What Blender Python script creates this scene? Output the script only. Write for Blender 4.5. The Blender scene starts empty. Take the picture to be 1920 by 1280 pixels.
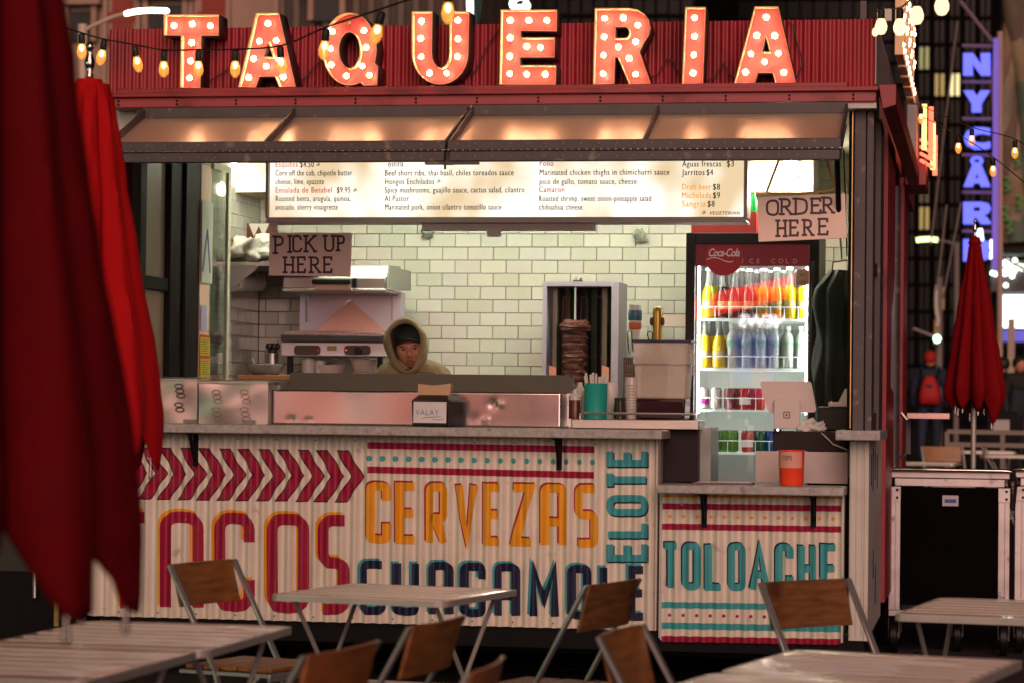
import bpy, math, random
from math import sin, cos, pi, radians
from mathutils import Vector, Matrix
from mathutils.geometry import tessellate_polygon

random.seed(7)
SC = bpy.context.scene
COL = SC.collection

# ------------------------------------------------------------------ camera
FPX, YAW, PITCH, ROLL, CAMZ = 5000.0, radians(10.1), radians(1.43), .0118, 1.3
r0 = Vector((cos(YAW), sin(YAW), 0)); f0 = Vector((-sin(YAW), cos(YAW), 0)); zz = Vector((0, 0, 1))
FWD = f0 * cos(PITCH) + zz * sin(PITCH); u0 = -f0 * sin(PITCH) + zz * cos(PITCH)
RGT = r0 * cos(ROLL) + u0 * sin(ROLL); UPV = u0 * cos(ROLL) - r0 * sin(ROLL)
CAMO = Vector((0, 0, CAMZ)); GND = -.12
cd = bpy.data.cameras.new('camera'); cam = bpy.data.objects.new('camera', cd); COL.objects.link(cam)
cd.sensor_width = 36; cd.lens = FPX * 36 / 1920; cd.clip_start = .1; cd.clip_end = 600
cd.dof.use_dof = True; cd.dof.focus_distance = 13.6; cd.dof.aperture_fstop = 3.6; cd.dof.aperture_blades = 9
m = Matrix.Identity(4)
for i in range(3):
    m[i][0], m[i][1], m[i][2], m[i][3] = RGT[i], UPV[i], -FWD[i], CAMO[i]
cam.matrix_world = m
SC.camera = cam

# ------------------------------------------------------------------ world, night sky
W = bpy.data.worlds.new('World'); SC.world = W; W.use_nodes = True
nt = W.node_tree; nt.nodes.clear()
wo = nt.nodes.new('ShaderNodeOutputWorld'); bg = nt.nodes.new('ShaderNodeBackground')
sk = nt.nodes.new('ShaderNodeTexSky'); sk.sky_type = 'NISHITA'; sk.sun_disc = False
sk.sun_elevation = radians(-6); sk.sun_rotation = radians(190)
addn = nt.nodes.new('ShaderNodeMix'); addn.data_type = 'RGBA'; addn.blend_type = 'ADD'; addn.inputs[0].default_value = 1
addn.inputs[7].default_value = (.055, .036, .030, 1)      # the glow of the city in the night air
nt.links.new(sk.outputs[0], addn.inputs[6]); nt.links.new(addn.outputs[2], bg.inputs[0])
bg.inputs[1].default_value = .05
nt.links.new(bg.outputs[0], wo.inputs[0])

# soft light of the bright square behind the camera (night: low strength, very large angle)
sd = bpy.data.lights.new('sun', 'SUN'); sun = bpy.data.objects.new('sun', sd); COL.objects.link(sun)
sd.energy = 2.35; sd.angle = radians(44); sd.color = (1.0, .61, .48)
sun.rotation_euler = Vector((-.24, .90, -.31)).to_track_quat('-Z', 'Y').to_euler()
sun.location = (0, -5, 12)

SC.view_settings.view_transform = 'Standard'; SC.view_settings.look = 'None'
SC.view_settings.exposure = 0; SC.view_settings.gamma = 1; SC.view_settings.use_curve_mapping = False
SC.render.engine = 'CYCLES'
SC.cycles.use_denoising = True
SC.cycles.max_bounces = 6; SC.cycles.diffuse_bounces = 3; SC.cycles.glossy_bounces = 4
SC.cycles.transparent_max_bounces = 12; SC.cycles.transmission_bounces = 4
SC.cycles.caustics_reflective = False; SC.cycles.caustics_refractive = False
SC.cycles.sample_clamp_indirect = 2; SC.cycles.sample_clamp_direct = 0

# ------------------------------------------------------------------ photograph ray -> point on a real plane
def ray(x, y): return FWD * FPX + RGT * (x - 960) - UPV * (y - 640)
def P(x, y, Y):
    d = ray(x, y); return CAMO + d * (Y / d.y)
def PZ(x, y, Z):
    d = ray(x, y); return CAMO + d * ((Z - CAMZ) / d.z)
def PX(x, y, X):
    d = ray(x, y); return CAMO + d * (X / d.x)

# ------------------------------------------------------------------ materials
MATS = {}
def mat(name, col, rough=.5, metal=0., var=.10, scale=6., bump=0., em=None, emst=0., spec=.5, trans=0., alpha=1.,
        aniso=None, coat=0., dirt=None, bscale=None, sheen=0., col2=None):
    if name in MATS: return MATS[name]
    M = bpy.data.materials.new(name); M.use_nodes = True; n = M.node_tree.nodes; l = M.node_tree.links
    b = n['Principled BSDF']
    tc = n.new('ShaderNodeTexCoord'); mp = n.new('ShaderNodeMapping'); l.new(tc.outputs['Object'], mp.inputs[0])
    if aniso: mp.inputs['Scale'].default_value = aniso
    ns = n.new('ShaderNodeTexNoise'); ns.inputs['Scale'].default_value = scale; ns.inputs['Detail'].default_value = 6
    ns.inputs['Roughness'].default_value = .62; l.new(mp.outputs[0], ns.inputs['Vector'])
    rp = n.new('ShaderNodeValToRGB'); rp.color_ramp.elements[0].position = .3; rp.color_ramp.elements[1].position = .72
    c = Vector(col[:3]); a = c * (1 - var); bb = c * (1 + var * .6)
    if col2: bb = Vector(col2)
    rp.color_ramp.elements[0].color = (*[max(0, v) for v in a], 1); rp.color_ramp.elements[1].color = (*[min(1, v) for v in bb], 1)
    l.new(ns.outputs['Fac'], rp.inputs[0])
    outc = rp.outputs[0]
    if dirt:
        n2 = n.new('ShaderNodeTexNoise'); n2.inputs['Scale'].default_value = dirt[1]; n2.inputs['Detail'].default_value = 8
        l.new(tc.outputs['Object'], n2.inputs['Vector'])
        r2 = n.new('ShaderNodeValToRGB'); r2.color_ramp.elements[0].position = dirt[2]; r2.color_ramp.elements[1].position = min(1, dirt[2] + .1)
        l.new(n2.outputs['Fac'], r2.inputs[0])
        mx = n.new('ShaderNodeMix'); mx.data_type = 'RGBA'; mx.inputs[7].default_value = (*dirt[0], 1)
        l.new(r2.outputs[0], mx.inputs[0]); l.new(outc, mx.inputs[6]); outc = mx.outputs[2]
    l.new(outc, b.inputs['Base Color'])
    b.inputs['Roughness'].default_value = rough
    if rough > .08:
        mr = n.new('ShaderNodeMapRange'); mr.inputs['To Min'].default_value = max(0, rough * .8); mr.inputs['To Max'].default_value = min(1, rough * 1.2)
        l.new(ns.outputs['Fac'], mr.inputs[0]); l.new(mr.outputs[0], b.inputs['Roughness'])
    b.inputs['Metallic'].default_value = metal; b.inputs['Specular IOR Level'].default_value = spec
    b.inputs['Transmission Weight'].default_value = trans; b.inputs['Alpha'].default_value = alpha
    b.inputs['Coat Weight'].default_value = coat
    if sheen: b.inputs['Sheen Weight'].default_value = sheen
    if em: b.inputs['Emission Color'].default_value = (*em, 1); b.inputs['Emission Strength'].default_value = emst
    if bump:
        bp = n.new('ShaderNodeBump'); bp.inputs['Strength'].default_value = bump; bp.inputs['Distance'].default_value = .004
        if bscale:
            n3 = n.new('ShaderNodeTexNoise'); n3.inputs['Scale'].default_value = bscale; n3.inputs['Detail'].default_value = 4
            l.new(mp.outputs[0], n3.inputs['Vector']); l.new(n3.outputs['Fac'], bp.inputs['Height'])
        else: l.new(ns.outputs['Fac'], bp.inputs['Height'])
        l.new(bp.outputs[0], b.inputs['Normal'])
    MATS[name] = M; return M
def glow(name, col, st):
    return mat(name, (.02, .02, .02), .5, var=0, em=col, emst=st)
def pane(name, tint=(.9, .95, .93), refl=.08, rough=.02):
    if name in MATS: return MATS[name]
    M = bpy.data.materials.new(name); M.use_nodes = True; n = M.node_tree.nodes; l = M.node_tree.links; n.clear()
    o = n.new('ShaderNodeOutputMaterial'); t = n.new('ShaderNodeBsdfTransparent'); t.inputs[0].default_value = (*tint, 1)
    g = n.new('ShaderNodeBsdfGlossy'); g.inputs['Roughness'].default_value = rough; g.inputs[0].default_value = (1, 1, 1, 1)
    lw = n.new('ShaderNodeLayerWeight'); lw.inputs[0].default_value = .35
    ns = n.new('ShaderNodeTexNoise'); ns.inputs['Scale'].default_value = 3
    mr = n.new('ShaderNodeMapRange'); mr.inputs['To Min'].default_value = refl * .8; mr.inputs['To Max'].default_value = refl * 1.3
    l.new(ns.outputs['Fac'], mr.inputs[0])
    ad = n.new('ShaderNodeMath'); ad.operation = 'MULTIPLY_ADD'; l.new(lw.outputs['Fresnel'], ad.inputs[0]); ad.inputs[1].default_value = .6
    l.new(mr.outputs[0], ad.inputs[2])
    mx = n.new('ShaderNodeMixShader'); l.new(ad.outputs[0], mx.inputs[0]); l.new(t.outputs[0], mx.inputs[1]); l.new(g.outputs[0], mx.inputs[2])
    l.new(mx.outputs[0], o.inputs[0]); MATS[name] = M; return M

# ------------------------------------------------------------------ mesh builder
ABS = {}
class MB:
    def __init__(s): s.v = []; s.f = []; s.m = []; s.k = 0
    def add(s, vs, fs):
        o = len(s.v); s.v += [Vector(q) for q in vs]; s.f += [tuple(o + i for i in f) for f in fs]; s.m += [s.k] * len(fs); return s
    def box(s, x0, x1, y0, y1, z0, z1):
        vs = [(x, y, z) for z in (z0, z1) for y in (y0, y1) for x in (x0, x1)]
        return s.add(vs, [(0, 2, 3, 1), (4, 5, 7, 6), (0, 1, 5, 4), (2, 6, 7, 3), (0, 4, 6, 2), (1, 3, 7, 5)])
    def rot(s, M_, start=0):
        for i in range(start, len(s.v)): s.v[i] = M_ @ s.v[i]
        return s
    def hexa(s, a, b):      # two quads (4 pts each) joined to a solid
        return s.add(list(a) + list(b), [(0, 1, 2, 3), (7, 6, 5, 4), (0, 4, 5, 1), (1, 5, 6, 2), (2, 6, 7, 3), (3, 7, 4, 0)])
    def bar(s, a, b, w, h=None, up=(0, 0, 1)):
        a = Vector(a); b = Vector(b); h = h or w; d = (b - a).normalized(); u = Vector(up)
        if abs(d.dot(u)) > .98: u = Vector((0, 1, 0))
        x = d.cross(u).normalized(); y = x.cross(d)
        q = [x * w / 2 + y * h / 2, -x * w / 2 + y * h / 2, -x * w / 2 - y * h / 2, x * w / 2 - y * h / 2]
        return s.hexa([a + i for i in q], [b + i for i in q])
    def tube(s, pts, r, n=8, cap=True):
        pts = [Vector(p) for p in pts]; rs = r if isinstance(r, (list, tuple)) else [r] * len(pts)
        o = len(s.v); prev = None
        for i, p in enumerate(pts):
            d = (pts[min(i + 1, len(pts) - 1)] - pts[max(i - 1, 0)]).normalized()
            if prev is None:
                u = Vector((0, 0, 1)) if abs(d.z) < .9 else Vector((1, 0, 0)); x = d.cross(u).normalized()
            else: x = (prev - d * prev.dot(d)).normalized()
            prev = x; y = d.cross(x)
            s.v += [p + (x * cos(2 * pi * k / n) + y * sin(2 * pi * k / n)) * rs[i] for k in range(n)]
        for i in range(len(pts) - 1):
            for k in range(n):
                s.f.append((o + i * n + k, o + i * n + (k + 1) % n, o + (i + 1) * n + (k + 1) % n, o + (i + 1) * n + k)); s.m.append(s.k)
        if cap:
            s.f.append(tuple(o + k for k in reversed(range(n)))); s.m.append(s.k)
            e = o + (len(pts) - 1) * n; s.f.append(tuple(e + k for k in range(n))); s.m.append(s.k)
        return s
    def lathe(s, prof, c=(0, 0, 0), n=16, cap=True):   # prof: (r, z)
        o = len(s.v); c = Vector(c)
        for r, z in prof: s.v += [c + Vector((r * cos(2 * pi * k / n), r * sin(2 * pi * k / n), z)) for k in range(n)]
        for i in range(len(prof) - 1):
            for k in range(n):
                s.f.append((o + i * n + k, o + i * n + (k + 1) % n, o + (i + 1) * n + (k + 1) % n, o + (i + 1) * n + k)); s.m.append(s.k)
        if cap:
            if prof[0][0] > 1e-4: s.f.append(tuple(o + k for k in reversed(range(n)))); s.m.append(s.k)
            e = o + (len(prof) - 1) * n
            if prof[-1][0] > 1e-4: s.f.append(tuple(e + k for k in range(n))); s.m.append(s.k)
        return s
    def sphere(s, c, r, n=12, m=8, sx=1, sy=1, sz=1):
        pr = [(max(1e-5, r * sin(pi * i / m)), -r * cos(pi * i / m)) for i in range(m + 1)]; o = len(s.v); s.lathe(pr, (0, 0, 0), n, False)
        for i in range(o, len(s.v)): q = s.v[i]; s.v[i] = Vector((q.x * sx + c[0], q.y * sy + c[1], q.z * sz + c[2]))
        return s
    def loft(s, rings, closed=True, capa=False, capb=False):
        o = len(s.v); n = len(rings[0])
        for r in rings: s.v += [Vector(q) for q in r]
        for i in range(len(rings) - 1):
            for k in range(n if closed else n - 1):
                s.f.append((o + i * n + k, o + i * n + (k + 1) % n, o + (i + 1) * n + (k + 1) % n, o + (i + 1) * n + k)); s.m.append(s.k)
        if capa: s.f.append(tuple(o + k for k in reversed(range(n)))); s.m.append(s.k)
        if capb: e = o + (len(rings) - 1) * n; s.f.append(tuple(e + k for k in range(n))); s.m.append(s.k)
        return s
    def poly(s, loops, y0, y1=None, to3=lambda x, z, y: (x, y, z)):   # filled outline(s) with holes in xz; solid when y1 given
        tri = tessellate_polygon([[Vector((x, z, 0)) for x, z in lp] for lp in loops]); flat = [p for lp in loops for p in lp]
        s.add([to3(x, z, y0) for x, z in flat], tri)
        if y1 is not None:
            s.add([to3(x, z, y1) for x, z in flat], [t[::-1] for t in tri])
            for lp in loops:
                n = len(lp); s.add([to3(x, z, y0) for x, z in lp] + [to3(x, z, y1) for x, z in lp], [(i, (i + 1) % n, n + (i + 1) % n, n + i) for i in range(n)])
        return s
    def build(s, name, mats, parent=None, local=False, bevel=0, smooth=32, seg=2):
        org = Vector((0, 0, 0)) if (parent is None or local) else ABS.get(parent.name, Vector((0, 0, 0)))
        me = bpy.data.meshes.new(name); me.from_pydata([tuple(q - org) for q in s.v], [], s.f)
        if not isinstance(mats, (list, tuple)): mats = [mats]
        for q in mats: me.materials.append(q)
        if len(mats) > 1: me.polygons.foreach_set('material_index', s.m)
        if smooth:
            me.polygons.foreach_set('use_smooth', [True] * len(me.polygons)); me.set_sharp_from_angle(angle=radians(smooth))
        me.update()
        o = bpy.data.objects.new(name, me); COL.objects.link(o); o.parent = parent
        if parent is not None and not local: ABS[o.name] = org
        if bevel:
            b = o.modifiers.new('bevel', 'BEVEL'); b.width = bevel; b.segments = seg; b.limit_method = 'ANGLE'; b.angle_limit = radians(40)
        return o
def tag(o, label=None, cat=None, group=None, kind=None):
    if label: o['label'] = label
    if cat: o['category'] = cat
    if group: o['group'] = group
    if kind: o['kind'] = kind
    return o
def thing(name, loc, label, cat, group=None, rz=0.):
    o = bpy.data.objects.new(name, None); COL.objects.link(o); o.empty_display_size = .1
    o.location = loc; o.rotation_euler = (0, 0, rz); ABS[o.name] = Vector(loc)
    return tag(o, label, cat, group)
def B(x0, x1, y0, y1, z0, z1): return MB().box(x0, x1, y0, y1, z0, z1)
def kids(o): return [c for c in COL.objects if c.parent == o]
CH = {}
def dup(o, loc=None, rz=None, label=None, parent=None):
    global CH
    c = o.copy(); COL.objects.link(c)
    if parent is not None: c.parent = parent
    for ch in [q for q in o.children]: dup(ch, parent=c)
    if loc is not None: c.location = loc
    if rz is not None: c.rotation_euler = (c.rotation_euler[0], c.rotation_euler[1], rz)
    if label: c['label'] = label
    return c
def text(name, body, size, font_loc, m_, parent, sx=1., shear=0., extrude=0., bold=0., rx=pi / 2, align='LEFT', rz=0., spacing=1.):
    cu = bpy.data.curves.new(name, 'FONT'); cu.body = body; cu.size = size; cu.shear = shear; cu.extrude = extrude; cu.offset = bold
    cu.align_x = align; cu.space_character = spacing; cu.resolution_u = 3
    t = bpy.data.objects.new(name + '_tmp', cu); COL.objects.link(t)
    dg = bpy.context.evaluated_depsgraph_get(); me = bpy.data.meshes.new_from_object(t.evaluated_get(dg)); me.name = name
    bpy.data.objects.remove(t); bpy.data.curves.remove(cu)
    R_ = Matrix.Rotation(rz, 4, 'Z') @ Matrix.Rotation(rx, 4, 'X') @ Matrix.Diagonal((sx, 1, 1, 1))
    org = ABS.get(parent.name, Vector((0, 0, 0))) if parent else Vector((0, 0, 0))
    me.transform(Matrix.Translation(Vector(font_loc) - org) @ R_)
    me.materials.clear(); me.materials.append(m_)
    o = bpy.data.objects.new(name, me); COL.objects.link(o); o.parent = parent
    if parent: ABS[o.name] = org
    return o

# ---- 2-D strokes for painted and cut lettering
def fillet(pts, r, n=5, closed=False):
    out = []; N = len(pts)
    for i in range(N):
        if not closed and i in (0, N - 1): out.append(Vector(pts[i])); continue
        a, b, c = Vector(pts[i - 1]), Vector(pts[i]), Vector(pts[(i + 1) % N])
        d1 = (a - b); d2 = (c - b); k = min(r, d1.length * .5, d2.length * .5)
        p1 = b + d1.normalized() * k; p2 = b + d2.normalized() * k
        for j in range(n + 1):
            t = j / n; out.append(p1 * (1 - t) ** 2 + b * 2 * t * (1 - t) + p2 * t * t)
    return out
def stroke(pts, w, closed=False):
    pts = [Vector(p) for p in pts]; N = len(pts); L = []; Rr = []
    for i in range(N):
        if closed: a, b, c = pts[i - 1], pts[i], pts[(i + 1) % N]
        else: a, b, c = pts[max(i - 1, 0)], pts[i], pts[min(i + 1, N - 1)]
        d1 = (b - a).normalized() if (b - a).length > 1e-6 else (c - b).normalized()
        d2 = (c - b).normalized() if (c - b).length > 1e-6 else d1
        n1 = Vector((-d1.y, d1.x)); n2 = Vector((-d2.y, d2.x)); nn = (n1 + n2)
        nn = nn.normalized() if nn.length > 1e-4 else n1
        k = 1 / max(.45, nn.dot(n1)); L.append(b + nn * w / 2 * k); Rr.append(b - nn * w / 2 * k)
    q = []
    for i in range(N if closed else N - 1):
        j = (i + 1) % N; q.append([L[i], L[j], Rr[j], Rr[i]])
    return q
# letters as centre lines in a unit box (x right, y down); 'r' rounded corners, 's' sharp
GL = {
 'C': [('r', [(1, .27), (1, 0), (0, 0), (0, 1), (1, 1), (1, .70)])], 'E': [('s', [(1, 0), (0, 0), (0, 1), (1, 1)]), ('s', [(0, .5), (.92, .5)])],
 'R': [('r', [(0, 1.04), (0, 0), (1, 0), (1, .58), (0, .58)]), ('s', [(.45, .58), (1, 1.04)])], 'V': [('s', [(0, -.04), (.5, 1), (1, -.04)])],
 'Z': [('s', [(-.05, 0), (1, 0), (0, 1), (1.05, 1)])], 'A': [('r', [(0, 1.04), (0, 0), (1, 0), (1, 1.04)]), ('s', [(0, .62), (1, .62)])],
 'S': [('r', [(1.06, 0), (0, 0), (0, .48), (1, .48), (1, 1), (-.06, 1)])], 'U': [('r', [(0, -.04), (0, 1), (1, 1), (1, -.04)])],
 'G': [('r', [(1.05, 0), (0, 0), (0, 1), (1, 1), (1, .55), (.5, .55)])], 'M': [('s', [(0, 1.04), (0, .02), (.5, .68), (1, .02), (1, 1.04)])],
 'O': [('rc', [(0, 0), (1, 0), (1, 1), (0, 1)])], 'L': [('s', [(0, -.04), (0, 1), (1.05, 1)])], 'T': [('s', [(-.05, 0), (1.05, 0)]), ('s', [(.5, 0), (.5, 1.04)])],
 'H': [('s', [(0, -.04), (0, 1.04)]), ('s', [(1, -.04), (1, 1.04)]), ('s', [(0, .52), (1, .52)])], 'a': [('s', [(0, 1.04), (.5, 0), (1, 1.04)]), ('s', [(.2, .68), (.8, .68)])],
 'n': [('r', [(0, 1.04), (0, 0), (1, 0), (1, 1.04)])],
}
def glyph(ch, x0, y0, w, h, t, rr=None):
    out = []
    for kd, pts in GL[ch]:
        q = [Vector((x0 + t / 2 + u * (w - t), y0 + t / 2 + v * (h - t))) for u, v in pts]
        if kd[0] == 'r': q = fillet(q, rr or t * .8, 5, kd == 'rc')
        out.append(stroke(q, t, kd == 'rc'))
    return out

# ================================================================== SETTING
asphalt = mat('dark paving stone', (.018, .016, .015), .9, spec=.08, var=.35, scale=9, bump=.3, bscale=60)
slabm = mat('grey paving slab', (.045, .040, .037), .8, spec=.15, var=.35, scale=5, bump=.35, bscale=70, dirt=((.03, .028, .026), 4, .55))
g = MB().add([(-150, -60, -.15), (150, -60, -.15), (150, 18, -.15), (-150, 18, -.15), (150, 320, 8.1), (-150, 320, 8.1)], [(0, 1, 2, 3), (3, 2, 4, 5)]).build('ground', asphalt, smooth=0)
tag(g, kind='structure')
pav = MB().add([(-5.5, 3.6, -.14), (3.1, 3.6, -.14), (3.1, 17.9, -.14), (-5.5, 17.9, -.14)], [(0, 1, 2, 3)]).build('pavement', asphalt); tag(pav, kind='structure')
slab0 = None
for j in range(15):
    for i in range(9):
        x, y = -4.9 + .9 * i + (.45 if j % 2 else 0), 4.1 + .9 * j
        if slab0 is None:
            slab0 = MB().box(-.443, .443, -.443, .443, -.018, 0).build('slab', slabm, pav, local=True, bevel=.006, seg=1); s = slab0
        else: s = slab0.copy(); COL.objects.link(s)
        s.location = (x, y, GND + random.uniform(-.002, .002)); s.rotation_euler = (0, 0, 0)

# ================================================================== KIOSK
XL, XR, YF, YB = -4.50, -.60, 13.2, 15.65
ZC = P(800, 800, 13.05).z           # tall counter top
ZLOW = P(1400, 910, 13.05).z
K = thing('food_kiosk', (-2.5, 14.4, 0), 'red and white corrugated street food kiosk with open serving hatch', 'kiosk')
gunmetal = mat('weathered gunmetal paint', (.075, .064, .066), .5, .25, var=.25, scale=12, dirt=((.2, .16, .13), 14, .62), bump=.1)
blackp = mat('black painted steel', (.006, .0055, .006), .6, .0, var=.3, scale=10, spec=.12)
redp = mat('red painted steel', (.30, .022, .030), .42, var=.15, scale=6, dirt=((.14, .008, .012), 3, .56), bump=.08)
redcor = mat('red corrugated sheet', (.33, .014, .024), .45, var=.12, scale=7, dirt=((.2, .008, .014), 2.5, .55))
cream = mat('cream painted corrugated sheet', (.72, .66, .56), .48, var=.10, scale=5, dirt=((.36, .30, .24), 9, .66), bump=.08, bscale=40)
stone = mat('grey stone counter top', (.40, .38, .36), .4, var=.35, scale=30, dirt=((.2, .19, .18), 22, .6))
whitep = mat('scuffed white paint', (.58, .54, .49), .5, var=.14, scale=4, dirt=((.22, .18, .15), 9, .66), bump=.1)
steel = mat('brushed stainless steel', (.60, .57, .55), .33, 1, var=.12, scale=22, aniso=(1, 1, 26), bump=.08)
steelh = mat('brushed steel across', (.58, .54, .50), .36, 1, var=.14, scale=18, aniso=(1, 20, 20), bump=.06)
plaster = mat('dark grout', (.09, .065, .05), .85, var=.3, spec=.1)
tilem = [mat('glazed tile %d' % i, c, .12, var=.07, scale=3, coat=.5, bump=.22, bscale=8) for i, c in enumerate([(.62, .62, .51), (.56, .57, .46), (.66, .65, .55), (.60, .59, .52)])]  # greenish cast of the kiosk light is put into the white tiles' colour
brassl = mat('worn brass edge', (.55, .36, .16), .35, .9, var=.25, scale=14)
black_gap = mat('black void', (.006, .006, .006), .9, var=0)

# structure behind everything
B(XL + .02, XR - .02, YF + .22, 18, .06, .19).build('chassis', blackp, K, bevel=.005)
B(XL, XR + .02, YF + .02, YF + .12, .10, .205).build('base_lip', blackp, K, bevel=.004)
for x in (-3.9, -1.2):
    for y in (14.2, 16.6):
        MB().tube([(x - .1, y, GND + .17), (x + .1, y, GND + .17)], .17, 20).build('tyre', blackp, K)
B(XL + .1, XR - .1, YF + .2, YB + .2, .195, .23).build('floor', mat('kiosk floor', (.06, .055, .05), .6), K)
bw = B(XL + .06, XR - .02, YB, YB + .1, .23, 2.86).build('back_wall', plaster, K)
lwx = -4.35
lw = MB().box(XL, lwx - .004, 14.27, YB, .23, 2.86).box(XL, lwx - .004, YF + .05, 14.27, .23, ZC - .05).box(XL, lwx - .004, YF + .05, 14.27, 2.68, 2.86).build('left_wall', whitep, K)
B(XL - .02, XL, 13.25, 18, .2, 2.8).build('outer_skin', redp, K)
ceil = B(XL + .02, XR - .02, 13.34, YB + .1, 2.80, 2.86).build('ceiling', mat('ceiling paint', (.55, .55, .5), .6), K)
B(XL + .02, XR - .02, YB + .11, 18, 2.9, 3.02).build('rear_roof', blackp, K)
B(XR - .08, XR - .02, 14.1, YB, .23, 2.9).build('right_wall', tilem[1], K)

# tiles: running bond on the back wall; the ones the hatch shows are parts, one by one
TW, TH = .1555, .0785
tb = {}
def tile_mesh(w, h, mi):
    k = (round(w, 4), round(h, 4), mi)
    if k not in tb:
        e = .0022
        vs = [(0, 0, 0), (w, 0, 0), (w, 0, h), (0, 0, h), (e, -.005, e), (w - e, -.005, e), (w - e, -.005, h - e), (e, -.005, h - e)]
        me = bpy.data.meshes.new('tile'); me.from_pydata(vs, [], [(4, 5, 6, 7), (0, 1, 5, 4), (1, 2, 6, 5), (2, 3, 7, 6), (3, 0, 4, 7)])
        me.materials.append(tilem[mi]); me.update(); tb[k] = me
    return tb[k]
ref = P(664, 512, YB)           # a joint read off the photograph
ntile = 0; rest = MB(); org = ABS[K.name]
for row in range(-16, 20):
    z = ref.z + row * TH
    off = ref.x + (TW / 2 if row % 2 else 0) - 26 * TW
    for c in range(60):
        x0 = off + c * TW; x1 = x0 + TW - .0016
        x0 = max(x0, lwx + .003); x1 = min(x1, XR - .1)
        if x1 - x0 < .015 or z < .9 or z > 2.85: continue
        vis = 1.28 < z < 2.36 and x0 > lwx and not (x0 > -1.46 and z < 2.0) and not (-2.42 < x0 < -2.02 and z < 1.9) and not (-3.95 < x0 < -3.4 and 1.7 < z < 2.05)
        if vis and ntile < 296:
            o = bpy.data.objects.new('tile', tile_mesh(x1 - x0, TH - .0016, random.randrange(4))); COL.objects.link(o); o.parent = bw
            o.location = Vector((x0, YB, z)) - org + Vector((0, random.uniform(-.0012, .0), 0))
            o.rotation_euler = (random.gauss(0, .012), 0, random.gauss(0, .010)); ntile += 1
        else:
            rest.box(x0, x1, YB - .006, YB - .0005, z, z + TH - .0016)
tag(rest.build('tiling', tilem[0], bw), kind='stuff')
rest = MB(); nl = 0
for row in range(-16, 20):
    z = ref.z + row * TH
    for c in range(12):
        y1 = YB - .004 - c * TW + (TW / 2 if row % 2 else 0); y0 = y1 - TW + .0025; y1 = min(y1, YB - .004)
        if y1 - y0 < .02 or y0 < 14.3 or z < .9 or z > 2.85: continue
        if nl < 170 and z > 1.25 and z < 2.75:
            o = bpy.data.objects.new('tile', tile_mesh(y1 - y0, TH - .0025, random.randrange(4))); COL.objects.link(o); o.parent = lw
            o.location = Vector((lwx - .004, y0, z)) - org; o.rotation_euler = (0, 0, pi / 2 + random.gauss(0, .004)); nl += 1
        else: rest.box(lwx - .003, lwx + .004, y0, y1, z, z + TH - .0016)
tag(rest.build('tiling', tilem[0], lw), kind='stuff')

# ---------------- corrugated sheets with painted lettering
PITCHC, AMP = .0685, .0145
def prof(x): return -AMP * cos(2 * pi * x / PITCHC)
def bps(x0, x1, n=8):
    st = PITCHC / n; a = math.ceil(x0 / st + 1e-6); b = math.floor(x1 / st - 1e-6); return [x0] + [i * st for i in range(a, b + 1)] + [x1]
def sheet(mb, x0, x1, z0, z1, Y):
    bx = bps(x0, x1); n = len(bx)
    return mb.add([(x, Y + prof(x), z) for z in (z0, z1) for x in bx], [(i, i + 1, n + i + 1, n + i) for i in range(n - 1)])
def clip(poly, x, keep_gt):
    out = []
    for i in range(len(poly)):
        a, b = poly[i - 1], poly[i]; ia = (a[0] >= x) if keep_gt else (a[0] <= x); ib = (b[0] >= x) if keep_gt else (b[0] <= x)
        if ia != ib:
            t = (x - a[0]) / (b[0] - a[0]); out.append((x, a[1] + t * (b[1] - a[1])))
        if ib: out.append(b)
    return out
def drape(mb, quads, Y, off, px=True, lim=None):
    """2-D quads (photo pixels read off on the plane Y, or metres) laid on the corrugation"""
    for q in quads:
        pl = []
        for p in q:
            if px: w = P(p[0], p[1], Y); pl.append((w.x, w.z))
            else: pl.append((p[0], p[1]))
        x0 = min(p[0] for p in pl); x1 = max(p[0] for p in pl)
        if lim: pl = clip(clip(pl, lim[0], True), lim[1], False); x0 = max(x0, lim[0]); x1 = min(x1, lim[1])
        if len(pl) < 3 or x1 - x0 < 1e-5: continue
        b = bps(x0, x1)
        for i in range(len(b) - 1):
            c = clip(clip(pl, b[i], True), b[i + 1], False)
            if len(c) >= 3:
                mb.add([(x, Y + prof(x) - off, z) for x, z in c], [tuple(range(len(c)))])
crim = mat('crimson sign paint', (.34, .006, .045), .5, var=.12, scale=8, dirt=((.55, .45, .40), 26, .70))
orange = mat('orange sign paint', (.80, .36, .012), .5, var=.10, scale=8, dirt=((.6, .5, .4), 30, .71))
teal = mat('teal sign paint', (.055, .36, .40), .5, var=.14, scale=8, dirt=((.5, .5, .45), 30, .71))
navy = mat('navy sign paint', (.010, .012, .05), .45, var=.2, scale=8, dirt=((.5, .45, .4), 22, .70))
darkred = mat('dark outline paint', (.03, .004, .008), .5, var=.1)

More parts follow.
